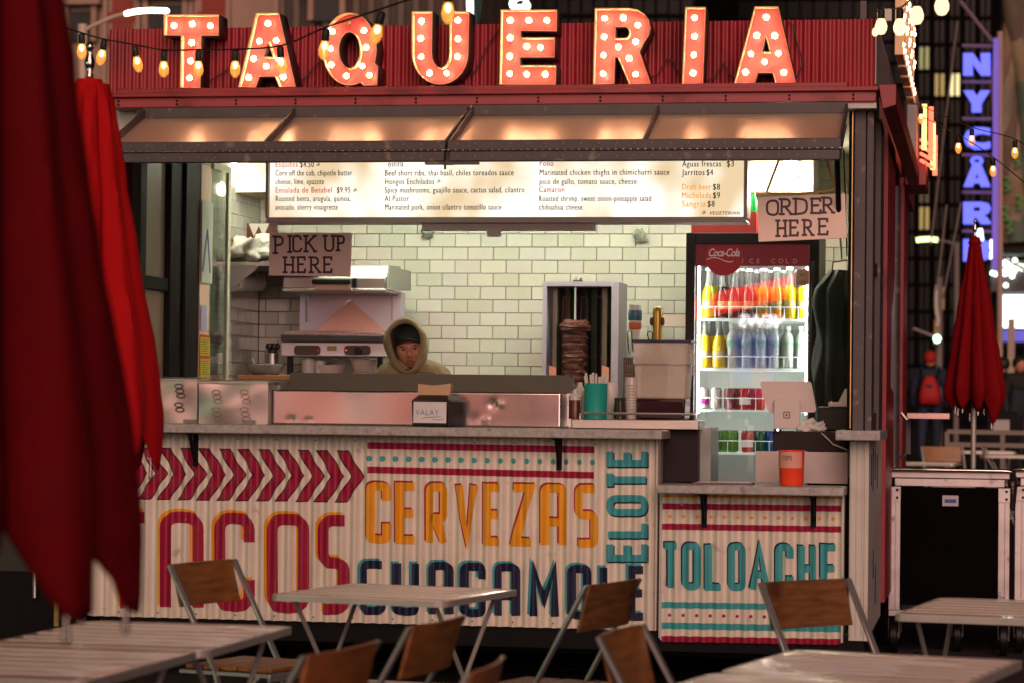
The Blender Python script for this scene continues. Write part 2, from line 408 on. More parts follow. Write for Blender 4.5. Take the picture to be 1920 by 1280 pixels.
cz0 = .205
x_c1 = P(1232, 900, YF).x; x_c0 = P(152, 1150, YF).x
C1 = sheet(MB(), x_c0, x_c1, cz0, ZC - .045, YF).build('corrugated_panel', cream, K, smooth=60)
def paint(parent, name, m_, layers, Y, lim=None):
    mb = MB()
    for off, quads in layers: drape(mb, quads, Y, off, True, lim)
    o = mb.build(name, m_, parent, smooth=60)
    if name == 'painted_dots': tag(o, kind='stuff')
    return o
L1 = (x_c0, x_c1)
def word(chars, boxes, t, m_main, m_sh, dx, dy, parent, Y, slope=.018, lim=None, base=.0012, rr=None):
    for li, (ch, (x0, x1, y0, y1)) in enumerate(zip(chars, boxes)):
        sh, mn = MB(), MB()
        for k, qs in enumerate(glyph(ch, x0, y0, x1 - x0, y1 - y0, t, rr)):
            q2 = [[(p[0], p[1] + slope * (p[0] - (x0 + x1) / 2)) for p in q] for q in qs]
            drape(mn, q2, Y, base + .0014 + k * .0003, True, lim)
            drape(sh, [[(p[0] + dx, p[1] + dy) for p in q] for q in q2], Y, base + (k + li % 2 * 3) * .00022, True, lim)
        mn.build('painted_letter', m_main, parent, smooth=60); sh.build('letter_shadow', m_sh, parent, smooth=60)
# TACOS
word('TnCOS', [(196, 279, 958, 1144), (301, 381, 958, 1142), (402, 477, 960, 1146), (500, 579, 962, 1149), (596, 655, 964, 1152)], 21.5, crim, orange, -4, -5, C1, YF, .014, L1, rr=22)
# CERVEZAS
xs = [(687, 733), (742, 784), (798, 840), (853, 897), (905, 944), (958, 1002), (1014, 1063), (1078, 1122)]
word('CERVEZAS', [(a, b, 903 + (a - 687) * .012, 1018 + (a - 687) * .020) for a, b in xs], 15.5, orange, crim, -2.5, -3.5, C1, YF, .016, L1, rr=9)
# GUACAMOLE
xs = [(674, 723), (736, 787), (802, 850), (863, 912), (926, 975), (993, 1048), (1064, 1109), (1124, 1160), (1177, 1213)]
word('GUACAMOLE', [(a, b, 1050 + (a - 674) * .020, 1152 + (a - 674) * .022) for a, b in xs], 15.5, navy, teal, -4, -4, C1, YF, .016, L1, rr=10)
# ELOTE, reading upwards
for ch, (ya, yb) in zip('ELOTE', [(1052, 1012), (1008, 974), (966, 926), (916, 880), (874, 838)]):
    sh, mn = MB(), MB()
    for k, qs in enumerate(glyph(ch, 0, 0, abs(ya - yb) - 1, 78, 13, 13)):
        q2 = [[(1137 + p[1] - (ya - 1050) * .0, ya - p[0]) for p in q] for q in qs]
        drape(mn, q2, YF, .0032 + k * .0003, True, L1); drape(sh, [[(p[0] + 2, p[1] + 3) for p in q] for q in q2], YF, .0022 + k * .0003, True, L1)
    sh.build('letter_shadow', navy, C1, smooth=60); mn.build('painted_letter', teal, C1, smooth=60)
def band(x0, y0, x1, y1, t): return [[(x0, y0), (x1, y1), (x1, y1 + t), (x0, y0 + t)]]
def dots(x0, y0, x1, y1, n, r):
    out = []
    for i in range(n):
        cx = x0 + (x1 - x0) * i / (n - 1); cy = y0 + (y1 - y0) * i / (n - 1)
        out.append([(cx + r * cos(a * pi / 6), cy + r * sin(a * pi / 6)) for a in range(12)])
    return out
for bb in (band(690, 828, 1115, 836, 12.5), band(690, 873.5, 1114, 884, 12.5)): paint(C1, 'painted_stripe', crim, [(.0016, bb)], YF)
paint(C1, 'painted_dots', teal, [(.0016, dots(693, 858.5, 1111, 866, 18, 5.4))], YF)
cin, cout = [], []
cell = [(205, 132), (270, 132), (370, 295), (265, 455), (190, 455), (295, 295)]
for i in range(-2, 10):
    pts = [(240 + (zx + 124 * i) * .297, 800 + (zy + (1.9 if zx < 1e9 else 0) * i) * .297) for zx, zy in cell]
    j = [(p[0] + random.uniform(-.7, .7), p[1] + random.uniform(-.5, .5)) for p in pts]
    for q in ([j[0], j[1], j[2], j[5]], [j[5], j[2], j[3], j[4]]):
        cin.append(q); c = Vector((sum(p[0] for p in q) / 4, sum(p[1] for p in q) / 4))
        cout.append(q)
for i in range(0, len(cin), 2):
    a, b = cin[i], cin[i + 1]; loop = [a[0], a[1], a[2], b[2], b[3], a[3]]
    co = paint(C1, 'painted_chevron', crim, [(.0016, [a, b])], YF, L1)
    if len(co.data.vertices): paint(C1, 'chevron_outline', darkred, [(.0022, stroke(loop, 2.2, True))], YF, L1)
    else: bpy.data.objects.remove(co)
# low panel: TOLOACHE
x_t0, x_t1 = P(1240, 1000, YF).x, P(1578, 1000, YF).x; L2 = (x_t0, x_t1)
C2 = sheet(MB(), x_t0, x_t1, P(1400, 1203, YF).z, ZLOW - .04, YF).build('low_corrugated_panel', cream, K, smooth=60)
xs = [(1241, 1275), (1279, 1314), (1322, 1357), (1365, 1399), (1405, 1444), (1454, 1488), (1496, 1531), (1538, 1573)]
word('TOLOaCHE', [(a, b, 1016 + (a - 1241) * .012, 1105 + (a - 1241) * .02) for a, b in xs], 13, teal, navy, -2.5, -3, C2, YF, .016, L2, rr=9)
for bb in (band(1243, 942.5, 1577, 947, 11.5), band(1242, 980.5, 1577, 986, 11.5), band(1241, 1191, 1576, 1197, 11)): paint(C2, 'painted_stripe', crim, [(.0016, bb)], YF, L2)
for bb in (band(1241, 1127.5, 1576, 1133, 11.5), band(1241, 1166, 1576, 1172.5, 12)): paint(C2, 'painted_stripe', teal, [(.0016, bb)], YF, L2)
paint(C2, 'painted_stripe', orange, [(.0016, band(1243, 927, 1577, 930, 4))], YF, L2)
paint(C2, 'painted_dots', orange, [(.0016, dots(1256, 967.5, 1562, 972, 13, 3.4))], YF, L2)
paint(C2, 'painted_dots', crim, [(.0016, dots(1255, 1152.5, 1560, 1158, 13, 3.2))], YF, L2)
# backing, edge trims, screws
MB().box(x_c0, x_c1, YF + .02, YF + .08, cz0, ZC - .05).build('panel_backing', blackp, K)
MB().box(x_t0, x_t1, YF + .02, YF + .08, .21, ZLOW - .05).build('low_panel_backing', blackp, K)
tr = MB().box(x_c1 - .004, x_c1 + .006, YF - .02, YF + .1, cz0, ZC - .045).box(x_c0 - .05, x_c0, YF - .012, YF + .1, cz0, ZC - .045)
tr.box(x_t0 - .008, x_t0, YF - .016, YF + .08, .17, ZLOW - .04).box(x_t1, x_t1 + .012, YF - .016, YF + .08, .17, ZLOW - .04)
tr.build('edge_trim', whitep, K, bevel=.002, seg=1)
sc = MB()
for x in [x_c0 + .03 + i * PITCHC * 3 for i in range(14)]:
    xx = round(x / PITCHC) * PITCHC
    if xx < x_c1 - .02:
        for z in (ZC - .075, cz0 + .025): sc.tube([(xx, YF - AMP - .004, z), (xx, YF - AMP + .003, z)], .0042, 6)
tag(sc.build('screws', gunmetal, K), kind='stuff')

# counters
xr_c = P(1241, 805, 13.02).x
B(XL - .05, xr_c, 13.03, 13.62, ZC - .045, ZC).build('counter_top', stone, K, bevel=.006)
B(P(1232, 915, 13.02).x, P(1583, 920, 13.02).x, 13.0, 13.36, ZLOW - .042, ZLOW).build('low_counter_top', stone, K, bevel=.006)
for px_, yb, zt, Y0 in ((366, 873, ZC - .045, 13.06), (1048, 881, ZC - .045, 13.06), (1320, 988, ZLOW - .042, 13.03), (1525, 988, ZLOW - .042, 13.03)):
    a = P(px_, yb, YF - .02); x = a.x
    mb = MB(); mb.box(x - .014, x + .014, YF - .022, YF - .013, a.z, zt)
    mb.bar((x, YF - .03, a.z + .03), (x, Y0 + .02, zt - .012), .014, .02); mb.box(x - .014, x + .014, Y0, YF - .014, zt - .01, zt)
    mb.build('shelf_bracket', blackp, K, bevel=.002, seg=1)
# pier at the right corner
xa, xb = P(1592, 1000, YF).x, P(1627, 1000, YF).x
pier = MB().box(xa, xb, YF, 14.9, .18, P(1600, 826, 13.1).z); pier.box(xb - .018, xb + .004, YF - .006, YF + .02, .18, P(1600, 826, 13.1).z)
for i in range(3): pier.box(xa + .004 + i * .028, xa + .012 + i * .028, YF - .005, YF, .2, P(1600, 828, 13.1).z)
pr_ = pier.build('pier', whitep, K, bevel=.003, seg=1)
gf = MB()
for i, (dy, z0, z1) in enumerate(((.3, .93, 1.09), (.5, .9, 1.12), (.75, .95, 1.1), (1.05, .9, 1.08), (.6, .45, .6), (.9, .3, .5))):
    gf.box(xb + .0008, xb + .0025, YF + dy, YF + dy + .09, z0, z1)
tag(gf.build('graffiti', mat('blue marker', (.03, .07, .14), .6), pr_), kind='stuff')
c0, c1_, c2 = P(1567, 815, 13.08).x, P(1651, 815, 13.08).x, 0
B(c0, c1_ - .0, 13.05, 14.0, P(1600, 825, 13.05).z, P(1600, 806, 13.05).z).build('pier_cap', stone, K, bevel=.005)
# posts
post_m = gunmetal
B(P(1600, 500, YF).x, P(1622, 500, YF).x, YF, YF + .12, ZC, 2.84).build('post', post_m, K, bevel=.004)
B(P(1590, 500, 13.24).x, P(1599, 500, 13.24).x, YF + .03, YF + .1, ZC, 2.84).build('hatch_jamb', blackp, K, bevel=.003)
MB().box(P(1598, 500, YF).x - .006, P(1598, 500, YF).x - .001, YF - .004, YF + .02, ZC + .02, 2.8).build('brass_edge', brassl, K)
xs_ = P(1623, 500, YF).x
glassc = mat('frosted beige window', (.34, .29, .20), .25, var=.2, scale=2)
sw = MB().box(xs_, xs_ + .035, YF + .02, YF + .25, ZC, 2.8).box(xs_, xs_ + .045, 13.9, 14.3, ZC, 2.8).box(xs_, xs_ + .03, YF + .25, 13.9, ZC, ZC + .10).box(xs_, xs_ + .03, YF + .25, 13.9, 2.0, 2.06)
sw.build('side_window_frame', gunmetal, K, bevel=.003)
B(xs_ + .0, xs_ + .014, YF + .25, 13.9, ZC + .1, 2.8).build('side_window_pane', glassc, K)
# rear red module on the right side: red panel, door gap, pipe, handle
xred = PX(1656, 600, -.50); XRD = -.545
def YX(px_): return PX(px_, 600, XRD).y
for ya_, yb_ in ((14.9, YX(1677)), (YX(1694), YX(1701))): B(XRD - .1, XRD, ya_, yb_, .25, 2.86).build('red_side_panel', redp, K, bevel=.003)
B(XRD - .1, XRD - .03, YX(1677), YX(1694), .25, 2.86).build('door_recess', blackp, K)
MB().tube([(XRD - .02, YX(1683), .3), (XRD - .02, YX(1683), 2.7)], .035, 12).build('drain_pipe', gunmetal, K)
MB().tube([(XRD, YX(1691), 1.0), (XRD + .04, YX(1691), 1.05), (XRD + .04, YX(1691), 1.25), (XRD, YX(1691), 1.3)], .012, 8).build('door_handle', steel, K)
pl = [(YX(1670), 1.45), (YX(1676), 1.42), (YX(1677), 2.0), (YX(1676.5), 2.12), (YX(1673), 1.95), (YX(1671), 1.9)]
MB().add([(XRD + .002, y, z) for y, z in pl], [tuple(range(6))]).build('white_graphic', mat('white vinyl', (.7, .68, .72), .35), K)

# ---------------- parapet, beam, ledge
ZP0, ZP1 = P(900, 166, 13.3).z, P(900, 46, 13.3).z
pxl, pxr = P(205, 110, 13.3).x, P(1642, 110, 13.3).x
PITCHC, AMP = .041, .006
def finesheet(x0, x1, z0, z1, Y):
    return sheet(MB(), x0, x1, z0, z1, Y)
par = finesheet(pxl, pxr, ZP0 - .05, ZP1, 13.3).build('parapet_sheet', redcor, K, smooth=60)
B(pxl, pxr, 13.31, 13.335, ZP0 - .05, ZP1).build('parapet_backing', redp, K)
B(pxr - .003, pxr + .004, 13.29, YX(1676), ZP0, ZP1 - .0).build('parapet_side', mat('mauve painted board', (.34, .28, .27), .5, var=.15), K)
zb0, zb1 = P(900, 197, 13.08).z, P(900, 178, 13.08).z
bx0, bx1 = P(205, 185, 13.08).x, P(1643, 185, 13.08).x
bm_ = mat('rose red painted beam', (.36, .045, .055), .42, var=.12, scale=5, dirt=((.2, .02, .028), 4, .6))
MB().box(bx0, bx1, 13.08, 13.24, zb0, zb1).build('fascia_beam', bm_, K, bevel=.004)
MB().box(bx0, bx1 + .01, 13.05, 13.29, zb1, zb1 + .022).box(P(225, 170, 13.12).x, P(1590, 165, 13.12).x, 13.07, 13.30, zb1 + .022, P(900, 163, 13.12).z).build('ledge', redp, K, bevel=.003)
sc = MB()
for i in range(13):
    x = bx0 + .05 + i * .312
    for z in (zb0 + .015, zb1 - .018): sc.tube([(x, 13.079, z), (x, 13.075, z)], .006, 8)
tag(sc.build('bolts', blackp, K), kind='stuff')
B(P(1588, 203, 13.1).x, bx1, 13.1, 13.3, zb0 - .03, zb0 - .002).build('white_flashing', whitep, K)
# roof gutter along the right side
ga, gb = Vector((bx1 + .012, 13.06, zb1 + .03)), PX(1700, 255, -.44)
gb = Vector((bx1 + .012, YX(1692), zb1 + .03))
gm = MB().hexa([ga + Vector(v) for v in ((0, 0, 0), (.085, 0, 0), (.085, 0, -.10), (.02, 0, -.12))], [gb + Vector(v) for v in ((0, 0, 0), (.085, 0, 0), (.085, 0, -.10), (.02, 0, -.12))])
gm.build('side_gutter', redp, K, bevel=.003)

# ---------------- hatch: two bifold leaves side by side
def awning(px0, px1, px0f, px1f, div):
    H = MB()
    za, zn = P(860, 200, 13.05).z - .004, P(860, 263, 12.45).z     # far (wall) edge, near edge
    Ya, Yn = 13.05, 12.45
    def xat(px_, y, Y): return P(px_, y, Y).x
    x0, x1 = xat(px0, 270, Yn), xat(px1, 270, Yn); x0f, x1f = x0, x1
    sl = (za - zn) / (Ya - Yn); t = .048
    # skin of the leaf
    skin = MB().hexa([(x0, Yn, zn - t), (x1, Yn, zn - t), (x1f, Ya, za - t), (x0f, Ya, za - t)], [(x0, Yn, zn - t + .004), (x1, Yn, zn - t + .004), (x1f, Ya, za - t + .004), (x0f, Ya, za - t + .004)])
    fr = MB(); w = .035
    fr.hexa([(x0, Yn, zn - t), (x1, Yn, zn - t), (x1, Yn + .045, zn - t + sl * .045), (x0, Yn + .045, zn - t + sl * .045)], [(x0, Yn, zn), (x1, Yn, zn), (x1, Yn + .004, zn), (x0, Yn + .004, zn)])
    # far web, end webs and divider stand on the skin
    fr.hexa([(x0, Ya - .006, za - t + .004), (x1, Ya - .006, za - t + .004), (x1, Ya, za - t + .004), (x0, Ya, za - t + .004)], [(x0, Ya - .006, za + .01), (x1, Ya - .006, za + .01), (x1, Ya, za + .01), (x0, Ya, za + .01)])
    for xa_ in (x0, x1 - .012) + tuple(xat(d, 265, Yn) for d in div):
        fr.hexa([(xa_, Yn + .02, zn - t + .008), (xa_ + .012, Yn + .02, zn - t + .008), (xa_ + .012, Ya - .008, za - t + .008), (xa_, Ya - .008, za - t + .008)], [(xa_, Yn + .02, zn + .0), (xa_ + .012, Yn + .02, zn), (xa_ + .012, Ya - .008, za), (xa_, Ya - .008, za)])
    # lower leaf folded under
    lo = MB().box(x0 + .01, x1 - .005, Yn - .002, Yn + .05, zn - t - .053, zn - t - .005)
    lo.hexa([(x0 + .01, Yn + .05, zn - t - .053), (x1 - .005, Yn + .05, zn - t - .053), (x1 - .005, Ya, za - t - .06), (x0 + .01, Ya, za - t - .06)], [(x0 + .01, Yn + .05, zn - t - .045), (x1 - .005, Yn + .05, zn - t - .045), (x1 - .005, Ya, za - t - .052), (x0 + .01, Ya, za - t - .052)])
    return skin, fr, lo, (x0, x1, Yn, zn, t)
hs = mat('scuffed galvanised skin', (.80, .63, .47), .33, .6, var=.03, scale=14, aniso=(1, 10, 10))
for px0, px1, div in ((196, 835, (490,)), (839, 1577, (1203,))):
    sk_, fr, lo, (x0, x1, Yn, zn, t) = awning(px0, px1, 0, 0, div)
    leaf = sk_.build('hatch_skin', hs, K)
    fr.build('hatch_frame', gunmetal, K, bevel=.002, seg=1); lo.build('hatch_lower_leaf', gunmetal, K, bevel=.003, seg=1)
    hg = MB(); n = int((x1 - x0) / .035)
    for i in range(n): hg.tube([(x0 + .012 + i * .035, Yn - .004, zn - t - .0025), (x0 + .012 + i * .035 + .026, Yn - .004, zn - t - .0025)], .005, 6)
    tag(hg.build('piano_hinge', steel, K), kind='stuff')
    rv = MB()
    for i in range(int((x1 - x0) / .085)):
        for dz in (-.018, -.078): rv.tube([(x0 + .05 + i * .085, Yn - .0035, zn + dz), (x0 + .05 + i * .085, Yn + .002, zn + dz)], .005, 6)
    tag(rv.build('rivets', mat('dull rivet', (.16, .13, .12), .5, .4), K), kind='stuff')
Ya_, za_ = 13.05, P(860, 200, 13.05).z
MB().tube([(x0 - .01, Yn, zn - .1), (x0 - .01, Yn - .002, zn - .14)], .006, 6).box(x0 - .11, x0 + .15, Yn + .0, Yn + .04, zn - .115, zn - .103).box(x0 - .03, x0 + .02, Yn + .052, Yn + .056, zn - .115, zn - .05).hexa([(x0 - .03, Yn + .056, zn - .115), (x0 + .02, Yn + .056, zn - .115), (x0 + .02, Ya_, za_ - .12), (x0 - .03, Ya_, za_ - .12)], [(x0 - .03, Yn + .056, zn - .11), (x0 + .02, Yn + .056, zn - .11), (x0 + .02, Ya_, za_ - .11), (x0 - .03, Ya_, za_ - .11)]).build('latch_and_gap_cover', gunmetal, K)  # latch also carries an added cover blocking lamp light between the leaves
# gas strut on the right
sa, sb_, sc_ = P(1569, 288, 12.6), P(1573, 408, 12.9), P(1578, 486, 13.14)
MB().tube([sa, sb_], .013, 10).build('gas_strut', blackp, K); MB().tube([sb_, sc_], .005, 8).build('strut_rod', steel, K)
MB().tube([P(1582, 280, 12.7), P(1588, 480, 13.15)], .003, 6).build('hatch_cable', blackp, K)

# ---------------- left side: folded hatch window, jamb, glass screen
def YL(px_): return PX(px_, 600, lwx).y
wf = MB()
for ya, yb in ((YF + .04, YL(262)), (YL(308), 14.26)): wf.box(lwx - .02, lwx + .03, ya, yb, ZC - .05, 2.72)
wf.box(lwx - .02, lwx + .02, YL(262), YL(308), P(280, 545, 13.6).z, P(280, 520, 13.6).z)
wf.box(lwx + .03, lwx + .05, YL(330), 14.24, ZC - .05, 2.70)
wf.build('left_window_frame', mat('dark brown frame', (.006, .004, .003), .6, var=.2, spec=.15), K, bevel=.004)
B(lwx - .012, lwx - .004, YL(262), YL(308), ZC - .05, 2.70).build('left_window_pane', mat('dusty plaster seen through glass', (.40, .32, .20), .4, var=.25, scale=1.6), K)
B(lwx, lwx + .055, YL(356), YL(374), ZC - .1, P(365, 312, 14.4).z).build('pilaster', mat('peach painted pilaster', (.72, .47, .33), .5), K, bevel=.003)
Yg0, Yg1 = YL(375), 14.78
zt_ = P(400, 322, 14.6).z
gsx = lwx + .05
MB().box(gsx, gsx + .02, Yg1 - .05, Yg1, ZC - .1, zt_ + .04).box(gsx, gsx + .02, Yg0, Yg1 - .05, zt_, zt_ + .04).build('screen_frame', mat('pale screen frame', (.52, .50, .36), .4), K, bevel=.003)
B(gsx + .006, gsx + .012, Yg0, Yg1 - .05, ZC - .1, zt_).build('screen_pane', pane('screen glass', refl=.05), K)

# ================================================================== MARQUEE LETTERS
mk_face = mat('coral letter face', (.66, .085, .075), .38, var=.06, scale=5)
mk_out = mat('dark letter return', (.10, .055, .05), .45, .3, var=.2)
mk_in = mat('cream letter rim inside', (.85, .55, .28), .4, var=.05)
bulb_lit = glow('lit marquee filament', (1, .56, .32), 190.0)
bulb_glass = mat('warm bulb glass', (.9, .5, .3), .1, em=(1, .52, .28), emst=2.2, alpha=.35)
bulb_off = mat('unlit amber bulb', (.5, .25, .12), .1)
socket = mat('black lamp socket', (.012, .012, .012), .5)
YM = 13.12
def ell(cx, cy, rx, ry, n=28, a0=0., a1=2 * pi, end=False):
    k = n if not end else n - 1
    return [(cx + rx * cos(a0 + (a1 - a0) * i / k), cy + ry * sin(a0 + (a1 - a0) * i / k)) for i in range(n)]
U_ = [(773, 23), (809.7, 23), (808.5, 100)] + ell(826, 100, 17.5, 29, 9, pi, 0, True)[1:] + [(843.5, 23), (878.6, 23), (877, 100)] + ell(825, 100, 52, 58, 15, 0, pi, True)[1:]
R_ = [(1116.5, 17), (1180, 17)] + ell(1180, 53, 38.5, 36, 7, -pi / 2, pi / 4, True)[1:] + [(1198, 98), (1218.6, 156), (1180, 157), (1159, 107), (1152, 107), (1150.7, 156.5), (1113, 158)]
Rh = [(1153, 50), (1172, 50)] + ell(1172, 61.5, 9, 11.5, 7, -pi / 2, pi / 2, True) + [(1152.5, 73)]
Q_ = ell(655, 92.5, 50, 67, 30, 2 * pi * .10, 2 * pi * .93, True) + [(702, 122), (707.5, 128), (705, 158), (680, 160), (672, 154)]
Q_ = ell(655, 92.5, 50, 67, 30, 1.15, 2 * pi + .42, True) + [(707.5, 125), (706, 159), (682, 160)]
Qh = ell(655, 94.5, 20.5, 35, 22)
MARQ = [
 ('T', [[(308, 29), (409, 29), (409, 66), (376.5, 66), (374.5, 164), (338.5, 164), (340.5, 66), (308, 66)]], [(327, 49), (361, 46), (395, 49), (360, 81), (358, 115), (356, 147)], 'first marquee letter T, leftmost on the red parapet above the hatch'),
 ('A', [[(480.5, 26), (522, 26), (553, 162), (524, 162), (516, 143), (485.5, 143), (479, 163), (447.5, 163)], [(503, 77), (493, 108), (513, 108)]], [(503, 45), (487, 78), (518, 77), (476, 111), (500, 125), (467, 146), (532, 145), (524, 113)], 'marquee letter A standing between the T and the Q'),
 ('Q', [Q_, Qh], [(624, 60), (683, 58), (687, 90), (622, 122), (680, 125), (650, 143), (693, 142), (620, 92)], 'marquee letter Q with one dead bulb at its top'),
 ('U', [U_], [(791, 40), (859, 39), (789, 73), (859, 74), (790, 107), (858, 107), (806, 138), (838, 138)], 'marquee letter U between the Q and the E'),
 ('E', [[(940, 20), (1043, 20), (1043, 58), (975.5, 57), (975, 72), (1039, 72), (1038.5, 107), (974, 107), (974, 124), (1041.5, 124), (1041, 158), (937, 158), (939, 80)]], [(957, 39), (992, 39), (1026, 39), (957, 72), (988, 88), (1014, 90), (956, 107), (956, 139), (988, 140), (1023, 140)], 'marquee letter E with its three arms of glowing bulbs'),
 ('R', [R_, Rh], [(1134, 35), (1169, 34), (1196, 48), (1133, 70), (1160, 89), (1192, 79), (1132, 104), (1180, 110), (1131, 139), (1192, 140)], 'marquee letter R between the E and the I'),
 ('I', [[(1286, 15), (1322, 15), (1317, 157), (1280, 157)]], [(1303, 34), (1302, 69), (1301, 104), (1300, 138)], 'marquee letter I, the narrow one with four bulbs in a column'),
 ('A', [[(1416, 14), (1458, 14), (1491, 155.5), (1454.7, 155.5), (1449.7, 136), (1420.5, 136), (1414.5, 155.5), (1378, 155.5)], [(1435.6, 64), (1428, 98.5), (1444.6, 98.5)]], [(1437, 33), (1419, 67), (1453, 68), (1408, 102), (1434, 117), (1460, 101), (1398, 136), (1470, 137)], 'last marquee letter A, rightmost on the front parapet'),
]
def marquee(loops, bulbs, label, dead=None):
    loops = [[q for i, q in enumerate(lp) if abs(q[0] - lp[i - 1][0]) + abs(q[1] - lp[i - 1][1]) > .6] for lp in loops]
    L = [[(P(x, y, YM).x, P(x, y, YM).z) for x, y in lp] for lp in loops]
    xs_ = [p[0] for p in L[0]]; zs_ = [p[1] for p in L[0]]
    t = thing('marquee_letter', ((min(xs_) + max(xs_)) / 2, YM + .08, min(zs_)), label, 'sign letter', 'marquee letters spelling TAQUERIA on the front parapet')
    fc = MB().poly(L, YM + .05); fc.build('letter_face', mk_face, t, smooth=0)
    rim = MB()
    for li, lp in enumerate(L):
        n = len(lp); area = sum(lp[i - 1][0] * lp[i][1] - lp[i][0] * lp[i - 1][1] for i in range(n))
        seq = list(lp) if (area > 0) == (li == 0) else list(lp)[::-1]
        a = [(x, YM, z) for x, z in seq]; b = [(x, YM + .16, z) for x, z in seq]
        rim.add(a + b, [(i, n + i, n + (i + 1) % n, (i + 1) % n) for i in range(n)])
    ro = rim.build('letter_rim', [mk_out, mk_in], t, smooth=35)
    so = ro.modifiers.new('solid', 'SOLIDIFY'); so.thickness = .004; so.offset = 1; so.use_even_offset = True; so.material_offset = 1; so.material_offset_rim = 1
    ro['_f'] = 1; del ro['_f']
    first = None
    for bx, by in bulbs + ([dead] if dead else []):
        p = P(bx, by, YM + .03)
        dd = dead and (bx, by) == dead; rr_ = .0175 * random.uniform(.93, 1.06)
        o = MB().sphere((p.x, p.y - .006, p.z), rr_, 12, 8).build('bulb', bulb_off if dd else bulb_glass, t, smooth=80)
        if not dd: MB().sphere((p.x + random.uniform(-.002, .002), p.y - .006, p.z + random.uniform(-.002, .002)), .0092 * random.uniform(.9, 1.1), 8, 6).build('filament', bulb_lit, o, smooth=80)
        c = MB().tube([(p.x, YM + .049, p.z), (p.x, YM + .036, p.z)], .0125, 10).build('socket', brassl, o)
    return t
for ch, loops, bulbs, lab in MARQ: marquee(loops, bulbs, lab, (652, 43) if ch == 'Q' else None)
# cables drooping between the letters
cab = mat('grey cable', (.05, .03, .03), .6)
for n_, pts in enumerate(([(380, 160), (410, 142), (432, 128), (450, 130)], [(553, 158), (575, 145), (592, 122), (612, 110)], [(872, 148), (893, 132), (915, 85), (938, 52)], [(1218, 148), (1236, 138), (1250, 112), (1262, 115), (1275, 142)], [(1320, 152), (1340, 147), (1358, 118), (1366, 138), (1378, 148)], [(1476, 40), (1488, 48), (1494, 80), (1507, 118), (1492, 150)])):
    pp = [P(x, y, 13.27) for x, y in pts]; sm = []
    for i in range(len(pp) - 1):
        for k in range(5): sm.append(pp[i].lerp(pp[i + 1], k / 5))
    tag(MB().tube(sm + [pp[-1]], .0035, 6).build('power_cable', cab), ['thin cable drooping from the T towards the A', 'thin cable rising from the first A to the Q', 'thin cable curving up between the U and the E', 'thin looped cable between the R and the I', 'thin peaked cable between the I and the last A', 'thin cable hanging right of the last marquee A'][n_], 'cable', 'cables between the marquee letters')
# marquee letters on the right side parapet, seen nearly edge-on
XS = -.50
mk_small = glow('side bulb', (1, .66, .38), 14.)
def YS(px_): return PX(px_, 300, XS).y
B(XRD - .1, XRD - .02, YX(1677), 21., 2.86, 3.30).build('side_parapet', redp, K)
ys5 = [YS(p_) for p_ in (1681, 1687, 1692, 1697, 1702, 1706)]
for i in range(5):
    y0 = ys5[i] + .03; w = ys5[i + 1] - ys5[i] - .10; zb = 3.29; h = .50; x = XS - .06
    t = thing('marquee_letter', (XS, y0 + w / 2, zb), ['nearest side marquee letter, seen edge-on round the corner', 'second side marquee letter round the corner, edge-on', 'third side marquee letter round the corner, edge-on', 'fourth side marquee letter round the corner, edge-on', 'farthest side marquee letter round the corner, edge-on'][i], 'sign letter', 'marquee letters on the side parapet')
    st_ = w * .3
    segs = [(0, h, 0, st_), (h - .12, h, st_ + .008, w), (0, .12, st_ + .008, w), (h * .40, h * .60, st_ + .008, w * .8)]
    f = MB(); rm = MB()
    for z0, z1, a, b in segs:
        f.box(x + .05, x + .054, y0 + a, y0 + b, zb + z0, zb + z1)
        rm.box(x + .045, x + .09, y0 + a - .004, y0 + a, zb + z0, zb + z1).box(x + .045, x + .09, y0 + b, y0 + b + .004, zb + z0, zb + z1)
        rm.box(x + .045, x + .09, y0 + a, y0 + b, zb + z1, zb + z1 + .004).box(x + .045, x + .09, y0 + a, y0 + b, zb + z0 - .004, zb + z0)
    f.build('letter_face', mk_face, t, smooth=0); rm.build('letter_rim', mk_in, t, smooth=0)
    for zc, yc in ((.06, st_ / 2), (.2, st_ / 2), (.34, st_ / 2), (h - .06, st_ / 2), (h - .06, w * .75), (.06, w * .75), (h / 2, w * .6)):
        MB().sphere((x + .085, y0 + yc, zb + zc), .015, 8, 6).build('bulb', mk_small, t, smooth=60)
# projecting light box with a red neon sign farther back on the right side
Yn_ = 17.6
nx0 = P(1700, 230, Yn_).x; nx1 = P(1718, 230, Yn_).x
t = thing('neon_sign', (nx0 + .04, Yn_, P(1708, 295, Yn_).z), 'pale sign box with a glowing red neon front beyond the marquee letters', 'neon sign')
nz0, nz1 = P(1708, 293, Yn_).z, P(1708, 165, Yn_).z
B(nx0, nx1, Yn_, Yn_ + .9, nz0, nz1).build('sign_box', mat('pale sign housing', (.36, .33, .34), .5), t, bevel=.006)
B(nx0 - .01, nx1 + .06, Yn_ + .2, Yn_ + 1.0, nz0 - .17, nz0).build('sign_shelf', redp, t)
nr = glow('red neon tube', (1, .10, .05), 4.0); ny_ = glow('orange neon tube', (1, .45, .12), 4.0)
for k, (dy, zz0, zz1, dx) in enumerate(((.1, .0, .30, .05), (.25, -.04, .30, .09), (.45, -.10, .22, .10), (.65, -.12, .15, .11))):
    z0 = nz0 + .05
    MB().tube([(nx1 + dx, Yn_ + dy, z0 + zz0), (nx1 + dx, Yn_ + dy, z0 + zz1)], .016, 8).build('neon_tube', nr if k % 2 else ny_, t)
for k in range(4):
    MB().tube([(nx1 + .03, Yn_ + .1, nz0 - .02 + k * .045), (nx1 + .12, Yn_ + .55, nz0 - .04 + k * .05)], .011, 8).build('neon_tube', nr, t)

